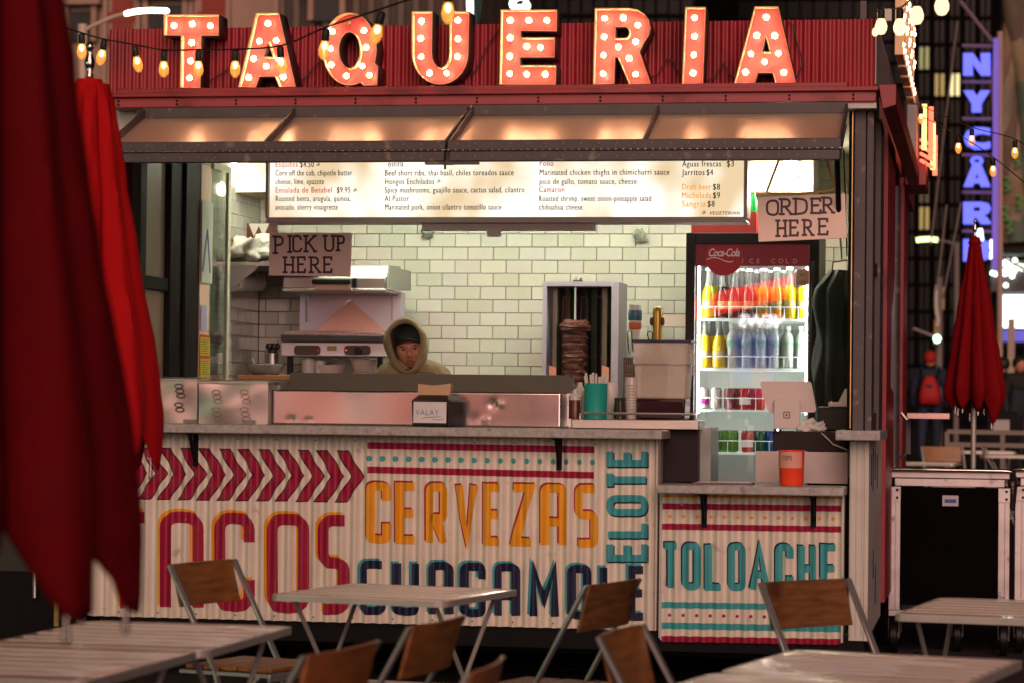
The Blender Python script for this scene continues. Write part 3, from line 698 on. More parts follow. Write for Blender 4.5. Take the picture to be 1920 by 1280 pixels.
# ================================================================== MENU LIGHT BOX
YMN = 14.3
mx0, mx1 = P(504, 380, YMN).x, P(1396, 380, YMN).x; mz0 = P(950, 409, YMN).z; mz1 = 2.70
MN = thing('menu_board', ((mx0 + mx1) / 2, YMN + .09, mz0), 'long backlit menu board with handwritten dishes and prices', 'menu board')
mface = bpy.data.materials.new('backlit menu sheet'); mface.use_nodes = True
n = mface.node_tree.nodes; l = mface.node_tree.links; b = n['Principled BSDF']; tc = n.new('ShaderNodeTexCoord')
mp_ = n.new('ShaderNodeMapping'); mp_.inputs['Scale'].default_value = (1, 1, .8); l.new(tc.outputs['Object'], mp_.inputs[0])
ns = n.new('ShaderNodeTexNoise'); ns.inputs['Scale'].default_value = 4.2; ns.inputs['Detail'].default_value = 1.5; l.new(mp_.outputs[0], ns.inputs['Vector'])
rp = n.new('ShaderNodeValToRGB'); rp.color_ramp.elements[0].position = .34; rp.color_ramp.elements[0].color = (.66, .50, .30, 1); rp.color_ramp.elements[1].position = .60; rp.color_ramp.elements[1].color = (1, .93, .80, 1)
l.new(ns.outputs['Fac'], rp.inputs[0]); l.new(rp.outputs[0], b.inputs['Emission Color']); b.inputs['Emission Strength'].default_value = 1.3; b.inputs['Base Color'].default_value = (.3, .3, .28, 1); b.inputs['Roughness'].default_value = .3
B(mx0, mx1, YMN, YMN + .17, mz0, mz1).build('light_box', mat('menu box housing', (.40, .36, .33), .4), MN)
MB().add([(mx0 + .005, YMN - .002, mz0 + .005), (mx1 - .005, YMN - .002, mz0 + .005), (mx1 - .005, YMN - .002, mz1), (mx0 + .005, YMN - .002, mz1)], [(0, 1, 2, 3)]).build('menu_sheet', mface, MN)
fm = mat('mauve aluminium frame', (.78, .66, .65), .4, .0, var=.1)
w = .026
def mitre(x0, z0, x1, z1): pass
MB().hexa([(mx0 - w + .01, YMN - .016, mz0 - w), (mx1 + w - .01, YMN - .016, mz0 - w), (mx1 - .0, YMN - .016, mz0), (mx0 + .0, YMN - .016, mz0)], [(mx0 - w + .01, YMN + .18, mz0 - w), (mx1 + w - .01, YMN + .18, mz0 - w), (mx1, YMN + .18, mz0), (mx0, YMN + .18, mz0)]).build('frame_rail', fm, MN, smooth=0)
for s, x in ((-1, mx0), (1, mx1)):
    a, b_ = sorted((x, x + s * (w - .01)))
    MB().box(a, b_, YMN - .016, YMN + .18, mz0 - .0, mz1).build('frame_rail', fm, MN)
MB().box(P(787, 425, YMN).x, P(1111, 425, YMN).x, YMN + .05, YMN + .12, mz0 - w - .038, mz0 - w - .001).box(P(910, 430, YMN).x, P(937, 430, YMN).x, YMN + .045, YMN + .05, mz0 - w - .075, mz0 - w - .02).build('paper_strip', mat('mauve paper', (.80, .66, .66), .6), MN)
ink = mat('faded black lettering', (.022, .015, .02), .6, var=.5, scale=30); inkr = mat('faded red lettering', (.55, .02, .02), .6, var=.4, scale=30, em=(.75, .07, .04), emst=.55)
inkm = mat('magenta lettering', (.30, .02, .08), .6, var=.3, scale=30, em=(.5, .02, .10), emst=.5); inkg = mat('pale grey lettering', (.34, .32, .33), .6, var=.6, scale=60); inkv = mat('dark green lettering', (.05, .10, .09), .6); inko = mat('amber lettering', (.70, .30, .02), .6, var=.2, em=(1, .42, .05), emst=.7)
MT = [
 (516, 314, 'Esquites', inkr, 43), (562, 314, '$4.50', ink, 27), (516, 330, 'Corn off the cob, chipotle butter', ink, 150), (516, 346, 'cheese, lime, epazote', ink, 95), (516, 362, 'Ensalada de Betabel', inkr, 110), (631, 362, '$9.95', ink, 26), (516, 378, 'Roasted beets, arugula, quinoa,', ink, 147), (516, 394, 'avocado, sherry vinaigrette', ink, 122),
 (727, 313, 'ostilla', inkg, 30), (721, 330, 'Beef short ribs, thai basil, chiles toreados sauce', ink, 247), (721, 346, 'Hongos Enchilados', inkg, 95), (721, 362, 'Spicy mushrooms, guajillo sauce, cactus salad, cilantro', ink, 268), (721, 378, 'Al Pastor', inkg, 47), (721, 394, 'Marinated pork, onion cilantro tomatillo sauce', ink, 224),
 (1011, 312, 'Pollo', inkm, 26), (1011, 329, 'Marinated chicken thighs in chimichurri sauce', ink, 244), (1011, 346, 'pico de gallo, tomato sauce, cheese', ink, 183), (1010, 361, 'Camaron', inkm, 48), (1010, 378, 'Roasted shrimp, sweet onion-pineapple salad', ink, 211), (1010, 394, 'chihuahua cheese', ink, 82),
 (1279, 313, 'Aguas frescas', inkv, 72), (1362, 313, '$3', ink, 13), (1279, 329, 'Jarritos', inkv, 42), (1324, 329, '$4', ink, 12), (1278, 356, 'Draft beer', inko, 54), (1336, 356, '$8', ink, 13), (1278, 372, 'Michelada', inko, 54), (1336, 372, '$9', ink, 13), (1278, 388, 'Sangria', inko, 44), (1326, 388, '$8', ink, 13), (1330, 403, 'VEGETERIAN', mat('brown lettering', (.22, .1, .06), .6), 56),
 (1400, 0, '', ink, 0)]
for x, y, s_, m_, wd in MT:
    if not s_: continue
    p = P(x, y, YMN - .006); sz = .046 if s_ != 'VEGETERIAN' else .026
    o = text('menu_text', s_, sz, (p.x, YMN - .006, p.z), m_, MN, sx=.62, bold=.0, spacing=1.12, shear=.0 if s_ != 'VEGETERIAN' else .3)
    if True:      # fit the line to its measured length
        vx = [v.co.x for v in o.data.vertices]; x0 = min(vx); k = 1 if not wd else (wd * (P(1200, y, YMN).x - P(1199, y, YMN).x)) / (max(vx) - x0)
        for v in o.data.vertices: v.co.x = x0 + (v.co.x - x0) * k
        me = o.data; vv = [v.co.copy() for v in me.vertices]; ff = [tuple(p_.vertices) for p_ in me.polygons]; nv = len(vv)
        m2 = bpy.data.meshes.new('menu_text'); m2.from_pydata([tuple(v) for v in vv] + [(v.x + .0014, v.y - .0003, v.z + .0003) for v in vv], [], ff + [tuple(nv + i for i in f) for f in ff]); m2.materials.append(m_); o.data = m2
ch = MB()
for x, y in ((597, 309), (666, 357), (823, 340), (1320, 399)):
    p = P(x, y, YMN - .006)
    for q in stroke([(p.x - .01, p.z - .008), (p.x, p.z + .008), (p.x + .008, p.z), (p.x - .004, p.z - .008)], .004): ch.add([(a, YMN - .0065, c) for a, c in q], [(0, 1, 2, 3)])
tag(ch.build('chilli_marks', mat('brown lettering', (.22, .1, .06), .6), MN), kind='stuff')

# white soffit boxes with caged lamps
lampg = glow('lamp globe', (1, .86, .66), 12.)
sof = mat('white soffit panel', (.80, .74, .60), .45, var=.04)
for i, (xa_, xb_, yb_, lx0, lx1, lab) in enumerate(((401, 500, 361, 413, 447, 'bulkhead lamp in a wire cage left of the menu board'), (1398, 1525, 361, 1463, 1500, 'bulkhead lamp in a wire cage right of the menu board, above the order sign'))):
    Ys = 15.1
    x0, x1, z0 = P(xa_, 350, Ys).x, P(xb_, 350, Ys).x, P(xa_, yb_, Ys).z
    B(x0, x1, Ys, YB - .008, z0, 2.79).build('soffit_box', sof, K, bevel=.003)
    a, b_ = P(lx0, 330, Ys - .08).x, P(lx1, 330, Ys - .08).x; zt2, zb2 = P(lx0, 285, Ys - .08).z, P(lx0, 352, Ys - .08).z
    cx = (a + b_) / 2; R0 = (b_ - a) / 2
    t = thing('bulkhead_lamp', (cx, Ys - .05, zt2), lab, 'lamp', 'caged lamps beside the menu board')
    MB().lathe([(R0 * .2, 0), (R0 * .62, .012), (R0 * .72, .05), (R0 * .72, .15), (R0 * .5, .17), (0.001, .175)], (cx, Ys - .06, zb2 + .01), 14).build('globe', lampg, t, smooth=60)
    B(cx - R0 * .9, cx + R0 * .9, Ys - .1, Ys - .001, zt2 - .0, zt2 + .05).build('lamp_base', steel, t, bevel=.004)
    cg = MB()
    for k in range(8):
        an = 2 * pi * k / 8; cg.tube([(cx + R0 * cos(an), Ys - .06 + R0 * .9 * sin(an), zt2), (cx + R0 * cos(an), Ys - .06 + R0 * .9 * sin(an), zb2 + .02), (cx + R0 * .4 * cos(an), Ys - .06 + R0 * .4 * sin(an), zb2)], .0028, 5)
    for zq in (.25, .7): 
        zc_ = zt2 + (zb2 - zt2) * zq; cg.tube([(cx + R0 * cos(2 * pi * k / 16), Ys - .06 + R0 * .9 * sin(2 * pi * k / 16), zc_) for k in range(17)], .0028, 5, False)
    cg.build('wire_cage', mat('galvanised wire', (.4, .33, .25), .4, .8), t)
    ld = bpy.data.lights.new('lamp_light', 'POINT'); ld.energy = 16; ld.color = (1, .84, .60); ld.shadow_soft_size = .07
    lo = bpy.data.objects.new('lamp_light', ld); COL.objects.link(lo); lo.parent = t; lo.location = Vector((cx, Ys - .2, zb2 - .02)) - ABS[t.name]
# unseen fluorescent batten, added on the ceiling to light the kiosk
t = thing('added_ceiling_light', (-2.6, 14.8, 2.8), 'long unseen fluorescent batten added on the ceiling behind the menu board', 'ceiling light')
B(-4.0, -1.2, 14.76, 14.84, 2.77, 2.799).build('batten', whitep, t)
MB().tube([(-3.95, 14.8, 2.755), (-1.25, 14.8, 2.755)], .014, 10).build('lamp_tube', glow('fluorescent tube', (.90, 1, .78), 30.), t)
ld = bpy.data.lights.new('tube_light', 'AREA'); ld.shape = 'RECTANGLE'; ld.size = 2.8; ld.size_y = .12; ld.energy = 32; ld.color = (1, .99, .80)
lo = bpy.data.objects.new('tube_light', ld); COL.objects.link(lo); lo.parent = t; lo.location = Vector((-2.6, 14.8, 2.735)) - ABS[t.name]

# ================================================================== INSIDE THE KIOSK AND ON ITS COUNTERS
def pbox(px0, px1, y0, y1, Yf, Yb, mb=None):
    """box whose front face covers the given photo rectangle on plane Yf and reaches back to Yb"""
    a, b = P(px0, y1, Yf), P(px1, y0, Yf); m_ = mb or MB()
    c = P((px0 + px1) / 2, y1, Yf); d = P((px0 + px1) / 2, y0, Yf)
    return m_.box(a.x, b.x, Yf, Yb, c.z, d.z)
def base(px_, py_, Y): return P(px_, py_, Y)
blkpl = mat('black plastic', (.006, .0055, .006), .4, spec=.25); whitepl = mat('white plastic', (.62, .60, .56), .35)
wood = mat('butcher block', (.36, .15, .05), .5, var=.3, aniso=(1, 8, 8), scale=6)
paper = mat('white paper', (.66, .64, .58), .7, var=.08, bump=.2)
ZB = 1.20
# back counter and work counter (parts of the kiosk)
B(-4.33, -1.95, 14.95, YB - .01, ZB - .04, ZB).build('back_counter', steel, K, bevel=.003)
B(-4.33, -1.95, 15.0, YB - .02, .23, ZB - .045).build('back_cabinet', gunmetal, K)
B(-4.33, xr_c - .02, 13.62, 13.95, ZC - .04, ZC - .008).build('work_counter', steel, K, bevel=.003)
B(-4.3, xr_c - .03, YF + .13, 13.9, .23, ZC - .05).build('counter_cabinet', gunmetal, K)

# splash guard with sloped back sheet
gz = ZC
g0, g1 = P(509, 780, 13.42).x, P(1053, 780, 13.42).x; gt = P(780, 733, 13.42).z; gt2 = P(780, 700, 13.62).z
t = thing('splash_guard', ((g0 + g1) / 2, 13.45, ZC), 'long dented stainless splash guard on the counter in front of the hooded worker', 'splash guard')
# front sheet with dents
nx_, nz_ = 90, 16; dm = MB()
dents = [(P(545, 786, 13.42), .016, .003), (P(578, 787, 13.42), .010, .004), (P(925, 757, 13.42), .022, .004), (P(938, 757, 13.42), .014, -.0035), (P(912, 787, 13.42), .016, -.0035), (P(890, 786, 13.42), .03, .002), (P(640, 745, 13.42), .15, .003)]
vs = []
for j in range(nz_ + 1):
    for i in range(nx_ + 1):
        x = g0 + (g1 - g0) * i / nx_; z = gz + .001 + (gt - gz) * j / nz_; y = 13.42 + .004 * sin(x * 3.1 + 1) + .002 * sin(x * 9)
        for c, r, a in dents: y += a * math.exp(-((x - c.x) ** 2 + (z - c.z) ** 2) / r ** 2)
        vs.append((x, y, z))
dm.add(vs, [(j * (nx_ + 1) + i, j * (nx_ + 1) + i + 1, (j + 1) * (nx_ + 1) + i + 1, (j + 1) * (nx_ + 1) + i) for j in range(nz_) for i in range(nx_)])
o = dm.build('front_sheet', mat('dented stainless sheet', (.66, .58, .55), .21, 1, var=.0, scale=3), t, smooth=60); so = o.modifiers.new('s', 'SOLIDIFY'); so.thickness = .003
MB().box(g0, g1, 13.43, 13.60, gt - .004, gt).hexa([(P(535, 731, 13.6).x, 13.60, gt), (g1 + .02, 13.60, gt), (g1 + .02, 13.604, gt), (P(535, 731, 13.6).x, 13.604, gt)], [(P(545, 700, 13.68).x, 13.68, gt2), (P(1068, 703, 13.68).x, 13.68, gt2), (P(1068, 703, 13.68).x, 13.685, gt2), (P(545, 700, 13.68).x, 13.685, gt2)]).build('sloped_sheet', mat('brushed sheet coloured as half shaded', (.50, .44, .38), .42, 1, var=.08, scale=18, aniso=(1, 12, 12)), t, smooth=0)  # half shade is put into this sheet's darker steel colour
MB().box(g1 - .003, g1, 13.425, 13.66, gz + .001, gt).hexa([(g1, 13.6, gt), (g1 + .022, 13.6, gt), (g1 + .022, 13.6, gz + .01), (g1, 13.6, gz + .01)], [(g1, 13.68, gt2 - .01), (g1 + .022, 13.68, gt2 - .01), (g1 + .022, 13.68, gz + .01), (g1, 13.68, gz + .01)]).build('end_sheet', steel, t, smooth=0)

# two vented metal boxes
slot = mat('slot edge', (.05, .03, .03), .5)
for i, (xa_, xb_, ya_, yb_, lab, slots) in enumerate(((262, 369, 712, 793, 'vented steel box half hidden by the red umbrella, with dark oval slots', [(338, 732, 3), (338, 767, 2)]), (372, 502, 718, 793, 'dented steel box with four groups of oval vents, beside the splash guard', [(408, 743, 3), (461, 743, 3), (408, 776, 3), (461, 776, 3)]))):
    Yb0 = 13.36; a = P(xa_, 793, Yb0)
    x0, x1 = a.x, P(xb_, 793, Yb0).x; zt = P((xa_ + xb_) / 2, ya_, Yb0).z
    t = thing('vented_box', ((x0 + x1) / 2, Yb0 + .13, ZC), lab, 'steel box', 'vented steel boxes on the counter')
    n1, n2 = 26, 12; bx = MB(); vs = []
    for j in range(n2 + 1):
        for k in range(n1 + 1):
            u_, v_ = k / n1, j / n2; y = Yb0 - .010 * sin(pi * u_) * sin(pi * v_) * (1 if i else .3) + .004 * sin(7 * u_ + 2) * sin(5 * v_)
            vs.append((x0 + (x1 - x0) * u_, y, ZC + .001 + (zt - ZC) * v_ + (.008 * (u_ - .5) if v_ > .99 else 0)))
    bx.add(vs, [(j * (n1 + 1) + k, j * (n1 + 1) + k + 1, (j + 1) * (n1 + 1) + k + 1, (j + 1) * (n1 + 1) + k) for j in range(n2) for k in range(n1)])
    bx.box(x0 + .001, x1 - .001, Yb0 + .02, Yb0 + .24, ZC + .001, zt - .004)
    bx.build('box_body', mat('pale stainless face', (.66, .58, .55), .30, .85, var=.08, scale=5, bump=.05), t, smooth=50)
    MB().hexa([(x0 - .004, Yb0 - .012, zt), (x1 + .004, Yb0 - .012, zt), (x1 + .004, Yb0 - .012, zt + .008), (x0 - .004, Yb0 - .012, zt + .008)], [(x0, Yb0 + .26, zt + .012), (x1 + .05 * i, Yb0 + .26, zt + .012), (x1 + .05 * i, Yb0 + .26, zt + .02), (x0, Yb0 + .26, zt + .02)]).build('box_lid', steel, t)
    for sx, sy, n_ in slots:
        for k in range(n_):
            p = P(sx + (-2 + k * 2 if n_ > 1 else 0), sy - 9 + k * 9, Yb0)
            ring = [(p.x + .022 * cos(q) * (1.0), p.z + .011 * sin(q)) for q in [2 * pi * m_ / 14 for m_ in range(14)]]
            mbx = MB()
            for q in stroke(ring, .0035 if i else .005, True): mbx.add([(a, Yb0 - .0125, c) for a, c in q], [(0, 1, 2, 3)])
            mbx.build('vent_slot', slot if not i else mat('vent edge', (.25, .17, .15), .4), t)
    MB().box(P(640 if False else (455 if i else 345), 788, Yb0).x, P(479 if i else 369, 788, Yb0).x, Yb0 - .013, Yb0 - .011, ZC + .004, ZC + .022).build('sticker', mat('worn sticker', (.22, .2, .2), .6, var=.4, scale=60), t)

# napkin dispenser
Yn1 = 13.18; a = P(771, 793, Yn1)
t = thing('napkin_dispenser', (P(815, 793, Yn1).x, 13.26, ZC), 'black napkin dispenser with brown napkins and a white label on the counter', 'napkin dispenser')
x0, x1 = P(771, 790, Yn1).x, P(857, 790, Yn1).x; zt = P(815, 750, Yn1).z
MB().hexa([(x0 + .006, Yn1, ZC + .004), (x1 - .05, Yn1, ZC + .004), (x1 - .002, Yn1 + .16, ZC + .004), (x0 + .03, Yn1 + .16, ZC + .004)], [(x0, Yn1, zt), (x1 - .045, Yn1, zt), (x1, Yn1 + .16, zt), (x0 + .03, Yn1 + .16, zt)]).build('dispenser_body', blkpl, t, bevel=.004)
MB().hexa([(x0, Yn1 - .002, zt + .001), (x1 - .045, Yn1 - .002, zt + .001), (x1, Yn1 + .16, zt + .001), (x0 + .03, Yn1 + .16, zt + .001)], [(x0 + .03, Yn1 + .04, zt + .028), (x1 - .06, Yn1 + .04, zt + .028), (x1 - .03, Yn1 + .12, zt + .028), (x0 + .05, Yn1 + .12, zt + .028)]).build('dispenser_lid', mat('dark brown lid', (.03, .012, .012), .4), t, bevel=.003)
lb = pbox(775, 837, 752.5, 792, Yn1 - .003, Yn1 - .001).build('label_card', mat('label card', (.66, .62, .66), .5), t)
q = P(779, 777, Yn1 - .006); text('label_text', 'VALAY', .040, (q.x, Yn1 - .006, q.z), mat('steel blue lettering', (.08, .22, .32), .5), t, sx=.92, bold=-.0004, spacing=1.12)
q = P(810, 787, Yn1 - .006); text('label_text', 'LONDON', .012, (q.x, Yn1 - .006, q.z), mat('olive lettering', (.25, .32, .2), .5), t, sx=1.1)
MB().tube([P(790, 783, Yn1 - .006), P(806, 781, Yn1 - .006), P(826, 780, Yn1 - .006)], .0011, 5).build('label_swoosh', mat('green swoosh', (.12, .35, .1), .5), t)
nb = MB(); q = [P(783, 745, 13.22), P(843, 747, 13.26), P(845, 718, 13.26), P(815, 722, 13.24), P(784, 719, 13.22)]
nb.add([tuple(v) for v in q] + [tuple(v + Vector((0, .05, 0))) for v in q], [(0, 1, 2, 3, 4), (9, 8, 7, 6, 5), (0, 5, 6, 1), (1, 6, 7, 2), (2, 7, 8, 3), (3, 8, 9, 4), (4, 9, 5, 0)])
nb.build('napkins', mat('brown paper napkins', (.52, .33, .19), .7, bump=.2), t, smooth=0)
tag(MB().tube([P(784, 722, 13.7), P(781, 701, 13.7), P(785, 697, 13.7), P(816, 698, 13.7), P(821, 702, 13.7), P(823, 724, 13.7)], .004, 6).build('wire_stand', steel), 'bent wire loop standing behind the brown napkins', 'wire stand')

# tray with rail at the right end of the counter, cups and bottles on it
Yt = 13.32; a, b_ = P(1072, 800, Yt), P(1312, 803, Yt)
t = thing('steel_tray', ((a.x + b_.x) / 2, 13.45, ZC), 'low stainless drip tray with a rail at the right end of the counter', 'tray')
z1 = P(1190, 786, Yt).z; x0, x1 = P(1072, 795, Yt).x, P(1310, 795, Yt).x
MB().box(x0, x1, Yt, 13.60, ZC + .002, z1).build('tray_body', steelh, t, bevel=.004)
zr = P(1190, 776, Yt + .02).z
MB().tube([(x0 + .04, Yt + .02, z1), (x0 + .04, Yt + .02, zr), (x0 + .05, Yt + .02, zr + .004), (x1 - .03, Yt + .02, zr + .004), (x1 - .015, Yt + .02, zr), (x1 - .015, Yt + .02, z1)], .006, 8).build('tray_rail', steel, t)
TZ = z1
def lathe_thing(nm, px_, Y, z, prof_, m_, lab, cat, group=None, n=18, pname='body'):
    q = P(px_, 700, Y); t_ = thing(nm, (q.x, Y, z), lab, cat, group)
    MB().lathe(prof_, (q.x, Y, z), n).build(pname, m_, t_, smooth=50); return t_, q.x
tealp = mat('teal plastic cup', (.02, .36, .31), .35)
t, cx = lathe_thing('straw_cup', 1117.5, 13.46, TZ, [(.001, .001), (.058, .001), (.060, .178), (.062, .182), (.057, .182), (.056, .02), (.001, .019)], tealp, 'teal plastic cup full of paper wrapped straws', 'cup', pname='cup')
for k in range(11):
    an = 2 * pi * k / 11 + .3; r1 = .03; tip = .052 if k % 2 else .062
    st = MB().tube([(cx + r1 * cos(an), 13.46 + r1 * sin(an), TZ + .03), (cx + tip * cos(an), 13.46 + tip * sin(an), TZ + .225 + .012 * sin(k * 2.7))], .0065, 6)
    st.build('straw', paper, t)
# squeeze bottles left of the cup
for px_, Y, h, m_, lab in ((1079, 13.55, .12, mat('brown sauce', (.10, .025, .012), .3), 'squeeze bottle of brown sauce left of the teal straw cup'), (1088, 13.60, .15, mat('cloudy plastic', (.45, .46, .42), .35), 'clear bottle behind the brown sauce bottle')):
    t, cx = lathe_thing('sauce_bottle', px_, Y, TZ if Y > 13.56 else TZ, [(.001, .0), (.032, .001), (.033, h * .8), (.028, h * .86), (.001, h * .87)], m_, lab, 'bottle')
    MB().lathe([(.034, h * .80), (.034, h * .98), (.014, h * 1.1), (.012, h * 1.25), (.001, h * 1.26)], (cx, Y, TZ), 14).build('cap', whitepl, t)
t, cx = lathe_thing('jar', 1163, 13.50, TZ, [(.001, 0), (.03, .001), (.033, .03), (.028, .09), (.03, .11), (.001, .111)], mat('smoked glass jar', (.05, .05, .045), .12, trans=.4), 'small dark glass jar between the straw cup and the stacked cups', 'jar')
t, cx = lathe_thing('cup_stack', 1184, 13.52, TZ, [(.001, .0), (.026, .001), (.030, .05)] + [v for k in range(9) for v in ((.030 + .0006 * k, .05 + .015 * k), (.0325 + .0006 * k, .055 + .015 * k), (.030 + .0006 * k, .06 + .015 * k))] + [(.034, .215), (.001, .214)], mat('clear cup stack', (.62, .55, .50), .15, trans=.2), 'tall stack of clear plastic cups left of the tall tub', 'cups')
t, cx = lathe_thing('bowl_stack', 1144, 13.62, TZ, [(.001, 0), (.03, 0), (.038, .1), (.045, .16), (.03, .19), (.001, .192)], whitepl, 'rounded white plastic dispenser behind the straw cup', 'container')
# tall translucent tub with a blue lid, half full of dark drink
Yk = 13.50; a, b_ = P(1187, 640, Yk).x, P(1292, 640, Yk).x; c0, c1 = P(1194, 775, Yk).x, P(1283, 775, Yk).x
z0, z1_, zm = TZ + .002, P(1240, 640, Yk).z, P(1240, 747, Yk).z
t = thing('drink_tub', ((a + b_) / 2, Yk + .13, z0), 'tall translucent tub with a dark blue lid, filled low with dark red drink', 'tub')
clear = mat('cloudy translucent tub', (.70, .58, .50), .28, var=.10, scale=5, trans=.0, alpha=.52, dirt=((.60, .34, .29), 6, .62))
dark = mat('dark hibiscus drink', (.030, .006, .010), .15)
def fru(xa_, xb_, xc_, xd_, za_, zb_, y0, y1): return MB().hexa([(xa_, y0, za_), (xb_, y0, za_), (xb_, y1, za_), (xa_, y1, za_)], [(xc_, y0 - .006, zb_), (xd_, y0 - .006, zb_), (xd_, y1 + .006, zb_), (xc_, y1 + .006, zb_)])
k = (zm - z0) / (z1_ - z0); m0, m1 = c0 + (a - c0) * k, c1 + (b_ - c1) * k
fru(c0, c1, m0, m1, z0, zm, Yk, Yk + .24).build('drink', dark, t, bevel=.01)
k2 = .70; n0, n1 = c0 + (a - c0) * k2, c1 + (b_ - c1) * k2; zq = z0 + (z1_ - z0) * k2
fru(m0, m1, n0, n1, zm + .001, zq, Yk, Yk + .24).build('tub_body', clear, t, bevel=.01)
fru(n0 - .007, n1 + .007, a, b_, zq + .001, z1_ - .006, Yk - .004, Yk + .244).build('tub_collar', clear, t, bevel=.008)
MB().box(a - .006, b_ + .012, Yk - .012, Yk + .26, z1_ - .005, z1_ + .008).build('tub_lid', mat('dark blue lid', (.018, .018, .07), .3), t, bevel=.003)
MB().tube([(b_, Yk + .03, z1_ - .04), (b_ + .03, Yk + .03, z1_ - .06), (b_ + .022, Yk + .03, z1_ - .16), (b_ - .01, Yk + .03, z1_ - .17)], .007, 6).build('tub_handle', clear, t)
# beer taps on a dark tower behind
tb_ = thing('beer_taps', (P(1208, 700, 14.4).x, 14.42, ZB - .2), 'two beer tap handles, one white and blue, one gold, on a wall shelf', 'beer taps')
q0, q1 = P(1189, 700, 14.4), P(1231, 700, 14.4)
MB().box(q0.x - .06, q1.x + .06, 14.40, 14.55, .23, P(1200, 668, 14.4).z).build('tap_tower', gunmetal, tb_, bevel=.01)
zt0 = P(1189, 668, 14.4).z
MB().lathe([(.001, 0), (.018, .001), (.022, .10), (.030, .16), (.034, .19), (.036, .26), (.033, .278), (.001, .28)], (q0.x, 14.42, zt0), 14).build('tap_handle', mat('white tap handle', (.68, .64, .58), .3), tb_, smooth=60)
MB().lathe([(.0355, .195), (.038, .20), (.038, .245), (.0355, .25)], (q0.x, 14.42, zt0), 14, False).build('tap_badge', mat('blue badge', (.05, .16, .26), .4, var=.5, scale=60), tb_)
MB().lathe([(.028, .145), (.0345, .15), (.036, .18), (.032, .185)], (q0.x, 14.42, zt0), 14, False).build('tap_badge', mat('orange badge', (.6, .12, .05), .4), tb_)
MB().lathe([(.001, 0), (.024, .001), (.026, .13), (.027, .24), (.024, .262), (.018, .27), (.001, .272)], (q1.x, 14.42, zt0), 14).build('tap_handle', mat('gold tap handle', (.45, .26, .03), .25, .4), tb_, smooth=60)
for s in (-1, 1): MB().sphere((q1.x + s * .030, 14.41, zt0 + .19), .02, 10, 8, .6, .6, 1.2).build('tap_badge', mat('maroon badge', (.10, .02, .02), .4), tb_, smooth=60)
# tongs hanging over the tub
for px_, n_ in ((1181, 'black wire tongs hooked over the left rim of the tall tub'), (1219, 'black wire tongs hooked behind the gold tap, right pair')):
    p_ = P(px_, 640, 13.49)
    pts = [(0, -.06), (-.010, .02), (-.012, .045), (.0, .055), (.012, .045), (.014, .0), (.018, -.05)] if px_ < 1200 else [(0, 0), (-.012, .03), (-.010, .045), (.004, .05), (.014, .04), (.012, .0)]
    tag(MB().tube([(p_.x + x, 13.47, p_.z + z) for x, z in pts], .0028, 6).build('tongs', blkpl), n_, 'tongs')
# whisk basket behind the cups
mb = MB(); c = P(1179, 680, 13.56)
for k in range(6):
    for j in range(5):
        mb.tube([(c.x - .03 + k * .011, 13.56, c.z + .03), (c.x - .022 + k * .008, 13.56, c.z - .07)], .0012, 4) if j == 0 else mb.tube([(c.x - .03 + j * .002, 13.56, c.z + .03 - j * .022), (c.x + .026 - j * .002, 13.56, c.z + .03 - j * .022)], .0012, 4)
tag(mb.build('wire_strainer', brassl), 'small wire strainer basket hanging left of the tall tub', 'strainer')

# vertical broiler with a cone of meat
Yv = 15.05; ZV = ZB
t = thing('vertical_broiler', (P(1088, 700, Yv).x, Yv + .2, ZV), 'upright stainless broiler with a spit of grilled meat against the tiled wall', 'broiler')
x0, x1 = P(1017, 600, Yv).x, P(1160, 600, Yv).x; zt = P(1088, 528, Yv).z; xi0, xi1 = P(1025, 600, Yv).x, P(1146, 600, Yv).x; zi = P(1088, 537, Yv).z
sb = mat('pinkish stainless edge', (.50, .48, .56), .35, .3)
B(x0, xi0, Yv, Yv + .35, ZV + .002, zt).build('side_panel', sb, t, bevel=.002); B(xi1, x1, Yv, Yv + .35, ZV + .002, zt).build('side_panel', sb, t, bevel=.002)
B(x0 + .001, x1 - .001, Yv + .001, Yv + .35, zi, zt - .001).build('top_panel', sb, t)
dk = mat('sooty reflective steel', (.12, .12, .09), .34, .9, var=.5, scale=3, aniso=(8, 1, .5))
bk = MB(); ns_ = 24
for i in range(ns_ + 1):
    u_ = i / ns_; x = xi0 + (xi1 - xi0) * u_; y = Yv + .30 - .09 * abs(2 * u_ - 1) ** 2 + .012 * cos(u_ * 2 * pi * 6)
    bk.v += [Vector((x, y, ZV + .01)), Vector((x, y, zi))]
for i in range(ns_): bk.f.append((2 * i, 2 * i + 2, 2 * i + 3, 2 * i + 1)); bk.m.append(0)
bk.build('heat_shield', dk, t, smooth=60)
for px_ in (1061, 1095, 1122):
    p_ = P(px_, 600, Yv + .18)
    MB().tube([(p_.x - .018, Yv + .18, ZV + .1), (p_.x - .018, Yv + .18, P(px_, 562, Yv + .18).z), (p_.x - .01, Yv + .18, P(px_, 557, Yv + .18).z), (p_.x + .01, Yv + .18, P(px_, 557, Yv + .18).z), (p_.x + .018, Yv + .18, P(px_, 562, Yv + .18).z), (p_.x + .018, Yv + .18, ZV + .1)], .005, 6).build('heating_element', mat('burner loop', (.22, .08, .04), .5) if px_ < 1070 else gunmetal, t)
sp = P(1078.5, 600, Yv + .06)
MB().tube([(sp.x, Yv + .06, ZV + .02), (sp.x, Yv + .06, P(1078, 519, Yv).z)], .008, 10).build('spit', steel, t)
MB().box(sp.x - .015, sp.x + .04, Yv + .05, Yv + .07, zt + .002, zt + .010).tube([(sp.x + .025, Yv + .06, zt + .01), (sp.x + .035, Yv + .06, zt + .022)], .006, 6).build('spit_clamp', gunmetal, t)
